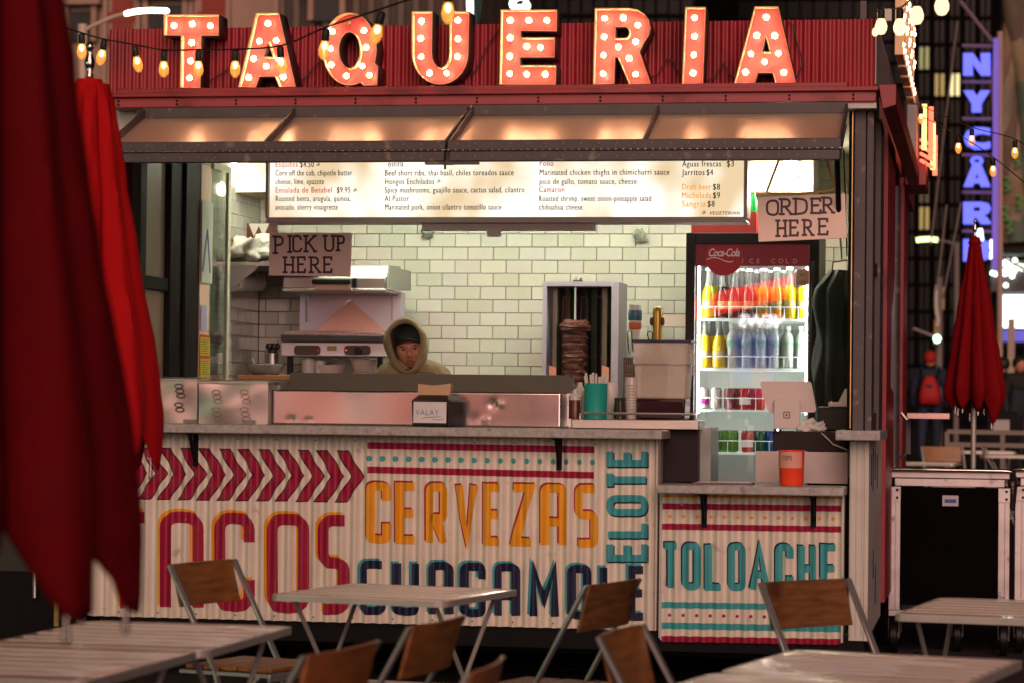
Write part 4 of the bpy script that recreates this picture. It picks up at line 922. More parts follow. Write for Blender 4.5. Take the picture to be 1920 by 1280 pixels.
meatm = mat('charred layered meat', (.12, .025, .009), .6, var=.75, scale=44, aniso=(1, 1, 2.6), bump=1.0, bscale=60, dirt=((.03, .009, .005), 44, .52), coat=.15)
zm0, zm1 = ZV + .03, P(1078, 600, Yv + .06).z; rings = []
random.seed(5)
for j in range(90):
    v_ = j / 89; z = zm0 + (zm1 - zm0) * v_
    r = .058 + .016 * v_ + (.014 if v_ > .88 else 0) - (.03 * max(0, v_ - .96) / .04)
    r += .0015 * sin(j * 1.9) ; lay = random.uniform(-.0025, .003)
    rings.append([(sp.x + (r + lay + .006 * sin(3 * a + j * .8) + .005 * random.uniform(-1, 1)) * cos(a), Yv + .06 + (r + lay) * sin(a), z + .004 * sin(2 * a + j)) for a in [2 * pi * i / 28 for i in range(28)]])
MB().loft(rings, True, True, True).build('meat_cone', meatm, t, smooth=50)
for px_ in (1037, 1136):
    p_ = P(px_, 690, Yv + .03); s = 1 if px_ < 1100 else -1
    MB().hexa([(p_.x - .022, Yv + .03, ZV + .01), (p_.x + .02, Yv + .03, ZV + .01), (p_.x + .02, Yv + .04, ZV + .01), (p_.x - .022, Yv + .04, ZV + .01)], [(p_.x - .024, Yv + .03, P(px_, 684, Yv).z), (p_.x + .018, Yv + .03, P(px_, 688, Yv).z), (p_.x + .018, Yv + .04, P(px_, 688, Yv).z), (p_.x - .024, Yv + .04, P(px_, 684, Yv).z)]).build('copper_guard', mat('peach reflective flap', (.75, .40, .28), .35, .6), t)

# clamshell grill
Yg = 14.98
t = thing('clamshell_grill', (P(640, 700, Yg).x, Yg + .25, ZB), 'stainless clamshell grill with its hood raised and two control panels', 'grill')
x0, x1 = P(527, 655, Yg).x, P(722, 655, Yg).x
pbox(527, 722, 642, 667, Yg, Yg + .50).build('grill_body', mat('bright stainless', (.74, .70, .74), .32, .4), t, bevel=.004)
pbox(526, 722, 628, 642, Yg - .01, Yg + .50).build('drip_ledge', mat('burnt black steel', (.025, .018, .018), .5), t, bevel=.006)
hot = mat('greasy griddle', (.42, .26, .24), .45, .3, var=.4, scale=40, bump=.4)
pbox(535, 715, 622, 629, Yg + .02, Yg + .48).build('griddle_plate', hot, t, bevel=.003)
for xa_, xb_, kx in ((551, 601, 597), (645, 695, 650)):
    loop = [(xa_, 647), (xb_, 647), (xb_, 665), (xa_, 665)]
    q = MB(); Lp = [(P(x, y, Yg - .004).x, P(x, y, Yg - .004).z) for x, y in fillet(loop, 8, 4, True)]
    q.poly([Lp], Yg - .004, Yg - .0005); cp = q.build('control_panel', mat('brown control panel', (.045, .022, .018), .4), t)
    p_ = P(597 if xa_ < 600 else 649, 656, Yg - .008); MB().sphere((p_.x, Yg - .008, p_.z), .0055 if xa_ > 600 else .003, 8, 6).build('indicator_light', glow('red indicator', (1, .08, .02), 6. if xa_ > 600 else 1.), cp)
    if xa_ > 600:
        p_ = P(672, 656, Yg - .01); MB().tube([(p_.x, Yg - .003, p_.z), (p_.x, Yg - .03, p_.z)], .024, 16).build('knob', blkpl, cp, bevel=.002)
MB().add([], []); pbox(613, 631, 648, 657, Yg - .003, Yg - .0005).build('maker_plate', mat('gold plate', (.3, .17, .08), .4), t)
for px_ in (543, 712):
    pbox(px_ - 5, px_ + 5, 667, 700, Yg + .03, Yg + .06).build('leg', blkpl, t); pbox(px_ - 5, px_ + 5, 667, 700, Yg + .42, Yg + .45).build('leg', blkpl, t)
# back splash between plates, bright steel with a bent-in triangle
zs0, zs1 = P(650, 621, Yg + .34).z, P(650, 548, Yg + .34).z; xs0, xs1 = P(562, 600, Yg + .34).x, P(752, 600, Yg + .34).x; ys_ = Yg + .34
xm = P(656, 560, ys_).x; zpk = P(656, 562, ys_).z; xl_, xr_ = P(592, 622, ys_).x, P(722, 622, ys_).x
lav = mat('steel tinted as lilac lit', (.70, .66, .74), .3, .4, var=.08, scale=3, bump=.03); pch = mat('steel tinted as peach reflection', (.78, .48, .40), .32, .6, var=.06, scale=60, bump=.2)  # lilac light and peach reflection are put into these steel colours
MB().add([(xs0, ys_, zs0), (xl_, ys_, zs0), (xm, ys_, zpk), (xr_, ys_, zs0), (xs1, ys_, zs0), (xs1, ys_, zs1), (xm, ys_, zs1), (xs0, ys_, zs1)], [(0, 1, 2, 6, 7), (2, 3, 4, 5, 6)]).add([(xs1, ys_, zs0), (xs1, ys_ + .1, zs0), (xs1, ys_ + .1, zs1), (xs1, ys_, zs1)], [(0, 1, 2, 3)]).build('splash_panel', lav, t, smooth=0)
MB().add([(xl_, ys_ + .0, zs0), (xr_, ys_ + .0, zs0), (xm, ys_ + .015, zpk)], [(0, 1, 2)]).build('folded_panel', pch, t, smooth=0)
MB().tube([P(575, 562, ys_ - .01), P(575, 604, ys_ - .01)], .006, 6).build('lift_rod', steel, t)
MB().tube([P(735, 555, ys_ - .003), P(735, 602, ys_ - .003)], .0015, 6).build('panel_seam', gunmetal, t)
# raised hood
hx0, hx1 = P(531, 530, Yg).x, P(722, 530, Yg).x; hb, hm, ht = P(640, 548, Yg).z, P(640, 521, Yg).z, P(640, 505, Yg + .2).z
MB().hexa([(hx0, Yg, hb + .022), (hx1, Yg, hb + .022), (hx1 + .0, Yg + .46, hb + .06), (hx0 + .0, Yg + .46, hb + .06)], [(hx0, Yg, hm), (hx1, Yg, hm), (hx1, Yg + .46, hm + .06), (hx0, Yg + .46, hm + .06)]).build('hood', steel, t, bevel=.004)
MB().box(hx0 - .004, hx1 + .004, Yg - .008, Yg + .4, hb, hb + .02).build('hood_lip', steelh, t, bevel=.004)
MB().hexa([(P(600, 505, Yg + .1).x, Yg + .05, hm), (hx1, Yg + .05, hm), (hx1, Yg + .4, hm + .05), (hx0, Yg + .4, hm + .05)], [(P(600, 505, Yg + .1).x, Yg + .12, ht + .02), (hx1, Yg + .12, ht + .02), (hx1, Yg + .42, ht + .03), (hx0, Yg + .42, ht + .03)]).build('hood_top', mat('greenish steel', (.50, .54, .44), .35, .9), t, bevel=.006)
MB().hexa([(hx1 + .002, Yg + .02, hb + .02), (hx1 + .012, Yg + .02, hb + .02), (P(754, 540, Yg + .2).x, Yg + .44, hb + .03), (hx1 + .002, Yg + .44, hb + .03)], [(hx1 + .002, Yg + .06, ht + .01), (hx1 + .012, Yg + .06, ht + .01), (P(754, 500, Yg + .2).x, Yg + .44, ht + .0), (hx1 + .002, Yg + .44, ht)]).build('hood_side', mat('grey enamel side', (.24, .24, .2), .45), t, smooth=0)
hl = MB().box(P(588, 530, Yg).x, P(659, 530, Yg).x, Yg - .05, Yg - .03, P(620, 534, Yg).z, P(620, 525, Yg).z); hh = hl.build('handle', blkpl, t, bevel=.005)
pbox(590, 657, 534, 545, Yg - .03, Yg - .012).build('handle_plate', mat('peach steel plate', (.7, .5, .42), .3, .8), t, bevel=.004)
pbox(660, 668, 522, 540, Yg - .03, Yg).build('handle_bracket', blkpl, t)

# plates and tubs under the grill, cutlery tin, bowl
for px_, w_, y0, y1, nm, lab in ((578, 27, 673, 702, 'tub', 'ribbed white tub under the left of the grill'), (600, 20, 676, 702, 'tub', 'narrow pale tub behind the ribbed tub under the grill')):
    p_ = P(px_, y1, 15.1); h = P(px_, y0, 15.1).z - ZB; r_ = w_ / 2 / 330
    t = thing('plastic_tub', (p_.x, 15.1, ZB), lab, 'tub'); MB().lathe([(.001, 0), (r_ * .85, 0)] + [v for k in range(5) for v in ((r_ * (.86 + .02 * k), h * (.15 + .17 * k)), (r_ * (.90 + .02 * k), h * (.18 + .17 * k)))] + [(r_, h), (.001, h)], (p_.x, 15.1, ZB), 18).build('tub', whitepl, t)
for px_, y0, w_, lab in ((618, 683, 58, 'wide low stack of pale plates under the grill'), (682, 673, 50, 'tall stack of round white containers under the grill'), (640, 675, 52, 'mauve containers behind the plates under the grill')):
    p_ = P(px_, 700, 15.14 if px_ != 640 else 15.32); h = max(.03, P(px_, y0, p_.y).z - ZB); r_ = w_ / 2 / 330; t = thing('plate_stack', (p_.x, p_.y, ZB), lab, 'plates')
    n_ = 5
    for k in range(n_):
        MB().lathe([(.001, 0), (r_ * .80, 0), (r_, h / n_ * .75), (r_, h / n_ * .95), (.001, h / n_ * .96)], (p_.x, p_.y, ZB + .001 + k * h / n_), 22).build('plate', mat('cream plate', (.62, .52, .46), .35), t, smooth=40)
p_ = P(511, 690, 15.2); t = thing('cutlery_tin', (p_.x, 15.2, ZB), 'steel tin of black handled ladles in the back corner', 'utensil tin')
zt_ = P(511, 662, 15.2).z
MB().lathe([(.03, 0), (.035, zt_ - ZB), (.033, zt_ - ZB), (.028, .01)], (p_.x, 15.2, ZB), 16).build('tin', steel, t)
for k in range(6):
    a = k * 1.05; MB().tube([(p_.x + .012 * cos(a), 15.2 + .012 * sin(a), ZB + .03), (p_.x + .025 * cos(a), 15.2 + .025 * sin(a), zt_ + .025)], .006, 6).sphere((p_.x + .028 * cos(a), 15.2 + .028 * sin(a), zt_ + .04), .016, 8, 6, 1, .6, 1.3).build('ladle', mat('dark glossy ladle', (.06, .05, .05), .15, .8), t, smooth=60)
p_ = P(489, 690, 14.9); t = thing('mixing_bowl', (p_.x, 15.0, P(489, 703, 14.9).z), 'cloudy plastic bowl on a wooden board in the back corner', 'bowl')
zb_ = P(489, 702, 15.0).z
MB().lathe([(.07, 0), (.095, .02), (.112, .06), (.110, .062), (.09, .025), (.001, .012)], (p_.x, 15.0, zb_), 24).build('bowl', mat('cloudy bowl', (.35, .36, .32), .2, trans=.3), t, smooth=50)
MB().tube([(p_.x - .07, 14.96, zb_ + .1), (p_.x - .03, 14.97, zb_ - .01)], .003, 6).build('spoon', steel, t)
tag(B(P(445, 710, 14.9).x, P(545, 710, 14.9).x, 14.9, 15.15, zb_ - .03, zb_ - .001).build('wooden_board', wood, bevel=.004), 'wooden board under the plastic bowl in the back corner', 'board')
MB()
# wall shelf with folded cloths, paper roll and cartons
sxa, sxb = lwx + .01, P(585, 490, 14.95).x
zs = P(470, 489, 14.9).z
t = thing('wall_shelf', ((sxa + sxb) / 2, 15.3, zs), 'dark steel wall shelf with a bracket in the left corner', 'shelf')
B(sxa, sxb, 14.95, YB - .01, zs - .03, zs - .004).build('shelf_board', steelh, t, bevel=.003)
for x in (P(412, 500, 14.95).x, sxb - .1):
    MB().add([(x, 14.95, zs - .03), (x, YB - .01, zs - .03), (x, YB - .01, zs - .3), (x, 15.35, zs - .22)], [(0, 1, 2, 3)]).build('bracket', mat('mauve steel bracket', (.30, .24, .25), .4, .4), t)
q0, q1 = P(411, 487, 14.95), P(486, 515, 14.95)
MB().hexa([(lwx + .02, 14.95, zs - .03), (P(484, 488, 14.95).x, 14.95, zs - .03), (P(480, 500, 14.95).x, 14.95, zs - .05), (lwx + .02, 14.95, zs - .17)], [(lwx + .02, 14.955, zs - .03), (P(484, 488, 14.95).x, 14.955, zs - .03), (P(480, 500, 14.95).x, 14.955, zs - .05), (lwx + .02, 14.955, zs - .17)]).build('apron', mat('mauve steel bracket', (.30, .24, .25), .4, .4), t, smooth=0)
cl = [(mat('white folded cloth', (.50, .48, .42), .85, bump=.4), 'white'), (mat('teal folded cloth', (.05, .13, .12), .85), 'teal')]
for i, (px_, z_, w_, m_, lab, cat) in enumerate(((432, zs, .16, cl[1][0], 'folded teal cloths at the bottom of the shelf pile', 'cloth'), (430, zs + .05, .15, mat('pinkish folded cloth', (.5, .42, .36), .85), 'folded pinkish napkins on top of the teal cloths', 'cloth'))):
    p_ = P(px_, 480, 15.0); t = thing('folded_cloths', (p_.x, 15.05, z_), lab, cat)
    for k in range(4):
        random.seed(k + i * 9); MB().loft([[(p_.x + w_ / 2 * sx * (1 + random.uniform(-.06, .06)), 15.05 + .09 * sy, z_ + k * .0125 + dz + random.uniform(-.002, .002)) for sx, sy, dz in ((-1, -1, 0), (1, -1, 0), (1, 1, 0), (-1, 1, 0))] for dz in (0.001, .006, .0115)], True, True, True).build('cloth_layer', m_, t, smooth=60)
random.seed(3)
def crumple(name, c, sx, sy, sz, m_, lab, cat, amp=.18, seed=1):
    import mathutils
    mb = MB().sphere((0, 0, 0), 1, 28, 18)
    for i, v in enumerate(mb.v):
        n_ = mathutils.noise.noise(v * 1.8 + Vector((seed, 0, 0))) * 1.6 + mathutils.noise.noise(v * 4.5 + Vector((seed, 3, 0))) * .8
        q = v * (1 + amp * n_); mb.v[i] = Vector((c[0] + q.x * sx, c[1] + q.y * sy, max(c[2] - sz * .0, c[2] + (q.z * .5 + .5) * sz) if False else c[2] + (max(-.6, q.z) + .6) / 1.6 * sz))
    return tag(mb.build(name, m_, smooth=80), lab, cat)
p_ = P(468, 465, 15.05); crumple('crumpled_cloth', (p_.x, 15.05, zs), .125, .12, .14, cl[0][0], 'crumpled white cloth heaped on the wall shelf', 'cloth', .35, 2)
p_ = P(492, 462, 15.1); crumple('white_bag', (p_.x, 15.12, zs), .08, .07, .17, paper, 'white paper bag at the right of the cloth heap', 'bag', .2, 5)
# maroon carton with a white M behind the pick-up sign
x0, x1 = P(463, 440, 15.35).x, P(505, 440, 15.35).x; z0, z1 = P(480, 470, 15.35).z, P(480, 419, 15.35).z
t = thing('maroon_carton', ((x0 + x1) / 2, 15.45, zs), 'maroon carton with white triangles on the shelf behind the pick-up sign', 'carton')
B(x0, x1, 15.35, 15.55, zs + .001, z1).build('carton', mat('maroon card', (.10, .015, .012), .5), t)
for a in (0, 1):
    xa_ = x0 + (x1 - x0) * (.32 + .42 * a)
    MB().add([(xa_ - .035, 15.348, z1 - .002), (xa_ + .035, 15.348, z1 - .002), (xa_, 15.348, z1 - .08)], [(0, 1, 2)]).build('white_triangle', paper, t)
p_ = P(447, 527, 14.98); t = thing('paper_roll', (p_.x, 15.1, p_.z), 'roll of paper towel hanging under the wall shelf', 'paper roll')
MB().tube([(p_.x - .03, 14.98, p_.z - .01), (p_.x + .05, 15.25, p_.z + .0)], .052, 20).build('roll', paper, t); MB().tube([(p_.x - .031, 14.975, p_.z - .01), (p_.x - .0305, 14.977, p_.z - .01)], .02, 12).build('roll_core', wood, t)
# notices on the glass screen and the side wall
def notice(px0, px1, y0, y1, X, m_, lab, nm='notice', txt=None):
    a, b_ = PX(px0, (y0 + y1) / 2, X), PX(px1, (y0 + y1) / 2, X); z0, z1 = PX(px0, y1, X).z, PX(px0, y0, X).z
    t_ = thing(nm, (X, (a.y + b_.y) / 2, z0), lab, 'notice'); MB().box(X, X + .002, a.y, b_.y, z0, z1).build('sheet', m_, t_); return t_, a.y, b_.y, z0, z1
yel = mat('yellow notice', (.50, .38, .03), .6, var=.1); 
for y0, y1, m_, lab in ((627, 665, yel, 'upper yellow notice with a red header on the glass screen'), (666, 712, yel, 'lower yellow notice with a red header on the glass screen')):
    t, ya, yb, z0, z1 = notice(375, 393, y0, y1, gsx + .013, m_, lab)
    B(gsx + .0151, gsx + .016, ya, yb, z1 - .014, z1).build('header', mat('red print', (.45, .03, .02), .6), t)
    ln = MB()
    for k in range(7): ln.box(gsx + .0151, gsx + .016, ya + .02, yb - .02 - .02 * (k % 3), z1 - .03 - k * .012, z1 - .027 - k * .012)
    tag(ln.build('print_lines', ink, t), kind='stuff')
notice(376, 387, 572, 618, gsx + .013, mat('lilac notice', (.34, .31, .48), .6), 'lilac printed sheet on the glass screen above the yellow notices')
t, ya, yb, z0, z1 = notice(378, 398, 376, 530, gsx + .013, mat('pale certificate', (.50, .52, .42), .5), 'pale certificate with a blue letter A on the glass screen')
q = MB()
for a_, b_ in (((ya + .02, z0 + .06), ((ya + yb) / 2, z0 + .30)), (((ya + yb) / 2, z0 + .30), (yb - .04, z0 + .06)), ((ya + .05, z0 + .14), (yb - .07, z0 + .14))):
    q.hexa([(gsx + .0152, a_[0] - .012, a_[1]), (gsx + .0152, a_[0] + .012, a_[1]), (gsx + .0152, b_[0] + .012, b_[1]), (gsx + .0152, b_[0] - .012, b_[1])], [(gsx + .016, a_[0] - .012, a_[1]), (gsx + .016, a_[0] + .012, a_[1]), (gsx + .016, b_[0] + .012, b_[1]), (gsx + .016, b_[0] - .012, b_[1])])
q.build('letter_a', mat('blue ink', (.06, .06, .25), .5), t)
notice(409, 416, 627, 645, lwx + .004, mat('maroon sticker', (.12, .01, .03), .5), 'small maroon sticker on the tiled side wall', 'sticker')
# taped plastic scraps on the tiles under the menu
for px_, py_, lab in ((800, 437, 'scrap of clear plastic film left of the hanging paper strip'), (1200, 445, 'scrap of clear plastic film taped right of the menu strip')):
    p_ = P(px_, py_, YB - .03); crumple('plastic_scrap', (p_.x, YB - .03, p_.z - .03), .035, .01, .07, mat('clear film', (.5, .56, .42), .1, trans=.6), lab, 'plastic', .4, px_)

# ---------------- drinks fridge
Yr = 14.75
fx0, fx1 = P(1285, 600, Yr).x, P(1535, 600, Yr).x; fz1 = P(1400, 437, Yr).z; dx0, dx1 = P(1302, 600, Yr).x, P(1517, 600, Yr).x
FR = thing('drinks_fridge', ((fx0 + fx1) / 2, Yr + .35, .23), 'black glass door fridge full of bottles and cans, brightly lit inside', 'fridge')
Yi0, Yi1 = Yr + .05, Yr + .55
MB().box(fx0, dx0, Yr, Yr + .6, .24, fz1).box(dx1, fx1, Yr, Yr + .6, .24, fz1).box(dx0, dx1, Yr + .04, Yr + .6, P(1400, 458, Yr).z, fz1).box(dx0, dx1, Yr, Yr + .04, P(1400, 458, Yr).z, fz1).box(dx0, dx1, Yr, Yr + .6, .24, .50).box(dx0, dx1, Yi1 + .02, Yr + .6, .5, fz1).build('cabinet', blkpl, FR, bevel=.003)
inner = mat('white fridge liner', (.80, .80, .76), .4, var=.03)
MB().box(dx0 + .001, dx1 - .001, Yi1, Yi1 + .015, .5, P(1400, 505, Yr).z + .1).build('liner_back', inner, FR)
MB().box(dx0 + .001, dx0 + .012, Yi0, Yi1, .5, P(1400, 458, Yr).z).box(dx1 - .012, dx1 - .001, Yi0, Yi1, .5, P(1400, 458, Yr).z).build('liner_side', inner, FR)
fl = glow('fridge lamp strip', (.97, 1, .94), 30.)
for x in (dx0 + .018, dx1 - .018): B(x - .005, x + .005, Yi0 + .0, Yi0 + .02, P(1400, 775, Yr).z, P(1400, 500, Yr).z).build('lamp_strip', fl, FR)
B(dx0 + .03, dx1 - .03, Yi0 + .02, Yi0 + .05, P(1400, 492, Yr).z, P(1400, 488, Yr).z).build('lamp_strip', fl, FR)
zh0, zh1 = P(1400, 499, Yr + .04).z, P(1400, 459, Yr + .04).z
hd = MB().box(dx0 + .001, dx1 - .001, Yr + .035, Yr + .045, zh0, zh1).build('header_sign', mat('maroon header', (.10, .010, .016), .35, var=.35, scale=3, em=(.16, .012, .018), emst=.55), FR)
cc = P(1357, 489, Yr + .03); cyl = [(cc.x + .105 * cos(a), cc.z + .02 + .105 * sin(a)) for a in [2 * pi * i / 40 for i in range(40)]]
cl_ = [q for q in cyl]; mb = MB().poly([[(max(dx0 + .03, x), min(zh1 - .002, max(zh0 - .10, z))) for x, z in cyl]], Yr + .030, Yr + .033); mb.build('red_disc', mat('red disc', (.30, .010, .02), .35, em=(.3, .01, .015), emst=.35), FR)
wr = mat('white script', (.75, .68, .66), .4, em=(.8, .7, .66), emst=.25)
p_ = P(1327, 481, Yr + .024); text('logo_text', 'Coca-Cola', .062, (p_.x, Yr + .024, p_.z), wr, FR, sx=.72, shear=.32, bold=.0004, spacing=.9)
sw = MB()
for q in stroke([(P(1329 + 5 * k, 0, Yr).x, P(1330, 487, Yr).z + .012 * sin(k * .55)) for k in range(11)], .004): sw.add([(a, Yr + .0245, c) for a, c in q], [(0, 1, 2, 3)])
sw.build('logo_swash', wr, FR)
gd = mat('dim gold print', (.50, .26, .20), .4, em=(.5, .25, .2), emst=.35); p_ = P(1393, 494, Yr + .024)
for i, ch_ in enumerate('ICE COLD'):
    if ch_ != ' ':
        p_ = P(1391 + i * 13.6, 494, Yr + .024); text('header_text', ch_, .036, (p_.x, Yr + .024, p_.z), gd, FR)
# glass door
MB().add([(dx0, Yr + .008, .5), (dx1, Yr + .008, .5), (dx1, Yr + .008, zh1 + .003), (dx0, Yr + .008, zh1 + .003)], [(0, 1, 2, 3)]).build('door_glass', pane('fridge door glass', (.96, .98, .97), .07, .015), FR)
MB().tube([(dx1 + .02, Yr - .03, P(1400, 640, Yr).z), (dx1 + .02, Yr - .03, P(1400, 490, Yr).z)], .008, 8).build('door_handle', blkpl, FR)
st_t = thing('round_sticker', (P(1504, 520, Yr).x, Yr, P(1504, 536, Yr).z), 'small white sticker in red print on the fridge door, upper right', 'sticker')
q = fillet([(1493, 505), (1516, 505), (1516, 536), (1493, 536)], 7, 5, True)
MB().poly([[(P(x, y, Yr - .0).x, P(x, y, Yr).z) for x, y in q]], Yr + .002, Yr + .004).build('sticker_face', mat('cream sticker', (.55, .47, .36), .5), st_t)
for s_, y, m_ in (('BALANCE', 511, inkr), ('EAT', 518, ink), ('DRINK', 525, inkr), ('LIVE', 531, ink)):
    p_ = P(1504.5, y, Yr); text('sticker_text', s_, .0165, (p_.x, Yr + .001, p_.z), m_, st_t, align='CENTER', sx=.85)
shelf = mat('white wire shelf', (.75, .78, .74), .4, em=(.85, .95, .88), emst=.35)  # fridge light is put into the shelves as a faint glow
SH = []
for y_ in (598, 690, 768, 848):
    z = P(1410, y_, Yi0 + .04).z; SH.append(z)
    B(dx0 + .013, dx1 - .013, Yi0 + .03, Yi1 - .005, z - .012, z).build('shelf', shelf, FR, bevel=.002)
    wr_ = MB(); wr_.tube([(dx0 + .02, Yi0 + .025, z + .065), (dx1 - .02, Yi0 + .025, z + .065)], .003, 6)
    for k in range(9): wr_.tube([(dx0 + .03 + k * .077, Yi0 + .027, z + .065), (dx0 + .03 + k * .077, Yi0 + .027, z - .005)], .002, 5)
    wr_.build('shelf_guard', shelf, FR)
def soda(kind, m_liq, label_m):
    prof_ = [(.001, 0), (.029, .002), (.031, .01), (.031, .10), (.029, .12), (.016, .175), (.0125, .20), (.0125, .235)] if kind == 'glass' else [(.001, 0), (.030, .002), (.032, .01), (.032, .12), (.028, .15), (.014, .175), (.0125, .19)]
    lv = .165 if kind == 'glass' else .0
    return prof_, lv
neckm = mat('clear glass neck', (.40, .42, .38), .08, trans=.5, spec=.8); capm = mat('white cap', (.72, .72, .66), .4); waterm = mat('clear water bottle', (.70, .78, .74), .12, trans=.3, spec=.6)
def bottle(px_, z, Y, liq, lab, cat='bottle', group=None, lbl=None, dark=False, water=False):
    x = P(px_, 600, Y).x
    t_ = thing('water_bottle' if water else 'soda_bottle', (x, Y, z), lab, cat, group)
    if water:
        MB().lathe([(.001, .001), (.029, .002)] + [v for k in range(4) for v in ((.0315, .01 + .022 * k), (.0295, .02 + .022 * k))] + [(.032, .10), (.032, .13), (.026, .155), (.013, .178), (.013, .19)], (x, Y, z), 16).build('bottle_body', waterm, t_, smooth=50)
        MB().lathe([(.0325, .100), (.0328, .128)], (x, Y, z), 16, False).build('bottle_label', lbl or mat('green white label', (.3, .5, .34), .5, var=.5, scale=40), t_)
        MB().lathe([(.015, .186), (.015, .205), (.001, .206)], (x, Y, z), 12).build('cap', capm, t_)
    else:
        MB().lathe([(.001, .001), (.029, .002), (.032, .012), (.032, .10), (.030, .122), (.020, .158)], (x, Y, z), 18).build('bottle_body', liq, t_, smooth=50)
        MB().lathe([(.020, .158), (.0145, .185), (.0125, .205), (.0125, .232)], (x, Y, z), 14).build('bottle_neck', neckm, t_, smooth=50)
        MB().lathe([(.014, .229), (.017, .231), (.0165, .245), (.001, .247)], (x, Y, z), 14).build('cap', capm, t_)
        if lbl: MB().lathe([(.0325, .045), (.0325, .085)], (x, Y, z), 16, False).build('bottle_label', lbl, t_)
    sr = random.Random(px_); k_ = sr.uniform(.97, 1.03); t_.scale = (1.22 * k_, 1.22 * k_, 1.16 * sr.uniform(.97, 1.02)); t_.rotation_euler = (0, 0, sr.uniform(0, 3)); t_.location.x += sr.uniform(-.004, .004)
    return t_
yg = mat('yellow green soda', (.42, .44, .01), .12, spec=.8); cola = mat('cola', (.035, .014, .010), .1, spec=.8); cly = mat('cola in clear glass', (.14, .03, .025), .1, spec=.8)
orj = mat('orange soda', (.80, .30, .01), .12, spec=.8); ylw = mat('yellow soda', (.80, .52, .01), .12, spec=.8); lbw = mat('soda label', (.6, .5, .2), .5, var=.5, scale=50)
ORD = ['leftmost', 'second from left', 'third from left', 'fourth from left', 'fifth from left', 'sixth from left', 'seventh from left', 'rightmost']
for i, (px_, lq, cn) in enumerate(((1328, yg, 'lime'), (1355, cola, 'dark cola'), (1377, cly, 'cola'), (1404, cly, 'reddish cola'), (1431, orj, 'amber'), (1457, orj, 'orange'), (1481, ylw, 'yellow'), (1505, ylw, 'bright yellow'))):
    bottle(px_, SH[0] + .001, Yi0 + .08 + (.02 if i in (1,) else 0), lq, '%s soda bottle, %s on the top fridge shelf' % (cn, ORD[i]), lbl=lbw)
for i, px_ in enumerate((1322, 1350)):
    bottle(px_, SH[1] + .001, Yi0 + .08, ylw, 'yellow soda bottle, %s on the second fridge shelf' % ('leftmost' if i == 0 else 'beside the first water bottle'), lbl=lbw)
for i, px_ in enumerate((1374, 1400, 1426, 1452, 1478, 1503)):
    bottle(px_, SH[1] + .001, Yi0 + .08, None, 'water bottle with a green label on the second fridge shelf, %s' % ['first after the yellow sodas', 'second of the six', 'third of the six', 'fourth of the six', 'fifth of the six', 'rightmost'][i], water=True)
SHB = None
BK = ['farthest left', 'second', 'third', 'fourth', 'fifth', 'sixth', 'seventh']
for i, (px_, lq, cn) in enumerate(((1341, yg, 'lime'), (1366, cola, 'dark'), (1391, cly, 'reddish'), (1418, orj, 'orange'), (1445, orj, 'orange'), (1469, ylw, 'yellow'), (1494, ylw, 'yellow'))):
    bottle(px_, SH[0] + .001, Yi0 + .19, lq, '%s soda bottle in the back row of the top fridge shelf, %s from left' % (cn, BK[i]))
for i, px_ in enumerate((1336, 1362, 1388, 1414, 1440, 1466, 1491)):
    bottle(px_, SH[1] + .001, Yi0 + .19, ylw, '%s bottle in the back row of the second fridge shelf, %s from left' % ('yellow' if i < 2 else 'clear water', BK[i]), water=i > 1)
def can(px_, z, Y, m_, lab, accent=None):
    x = P(px_, 700, Y).x; t_ = thing('drink_can', (x, Y, z), lab, 'can')
    MB().lathe([(.001, 0), (.024, .001), (.033, .010), (.033, .108), (.027, .118)], (x, Y, z), 18).build('can_body', m_, t_, smooth=40)
    MB().lathe([(.027, .1182), (.028, .122), (.026, .122), (.025, .119), (.001, .119)], (x, Y, z), 18).build('can_lid', steel, t_)
    if accent: MB().lathe([(.0334, .03), (.0334, .07)], (x, Y, z), 18, False).build('can_label', accent, t_)
silv = mat('silver can', (.62, .60, .60), .3, .5); redc = mat('red can', (.55, .012, .016), .3); dredc = mat('dark red can', (.2, .01, .02), .3); grn = mat('green can', (.10, .30, .03), .3); dgrn = mat('dark green can', (.01, .16, .06), .3); bluc = mat('blue can', (.01, .10, .45), .3); mag = mat('magenta band', (.5, .02, .25), .4)
for i, (px_, m_, ac, cn) in enumerate(((1319, silv, mag, 'silver can with a magenta band, leftmost'), (1343, silv, None, 'plain silver can, second'), (1369, dredc, None, 'dark red can, third'), (1397, redc, lbw and wr, 'bright red can with white script, fourth'), (1424, redc, None, 'red can half behind the till screen'))):
    can(px_, SH[2] + .001, Yi0 + .07, m_, cn + ' on the third fridge shelf', ac)
for i, (px_, m_, cn) in enumerate(((1342, silv, 'silver can, second row left'), (1382, dredc, 'dark can in the second row, middle'), (1410, dredc, 'dark can in the second row, right'))):
    can(px_, SH[2] + .001, Yi0 + .16, m_, cn + ' of the third fridge shelf')
for i, (px_, m_, ac, cn) in enumerate(((1346, grn, None, 'light green can, leftmost'), (1375, grn, None, 'light green can, second'), (1402, redc, wr, 'red can with white lettering'), (1428, dgrn, None, 'dark green can'), (1447, bluc, None, 'blue can by the card reader'))):
    can(px_, SH[3] + .001, Yi0 + .07, m_, cn + ' on the lowest fridge shelf', ac)
for i, (px_, m_, cn) in enumerate(((1360, grn, 'green can in the back row'), (1415, dredc, 'dark red can in the back row'), (1440, bluc, 'blue can in the back row'))):
    can(px_, SH[3] + .001, Yi0 + .16, m_, cn + ' of the lowest fridge shelf')
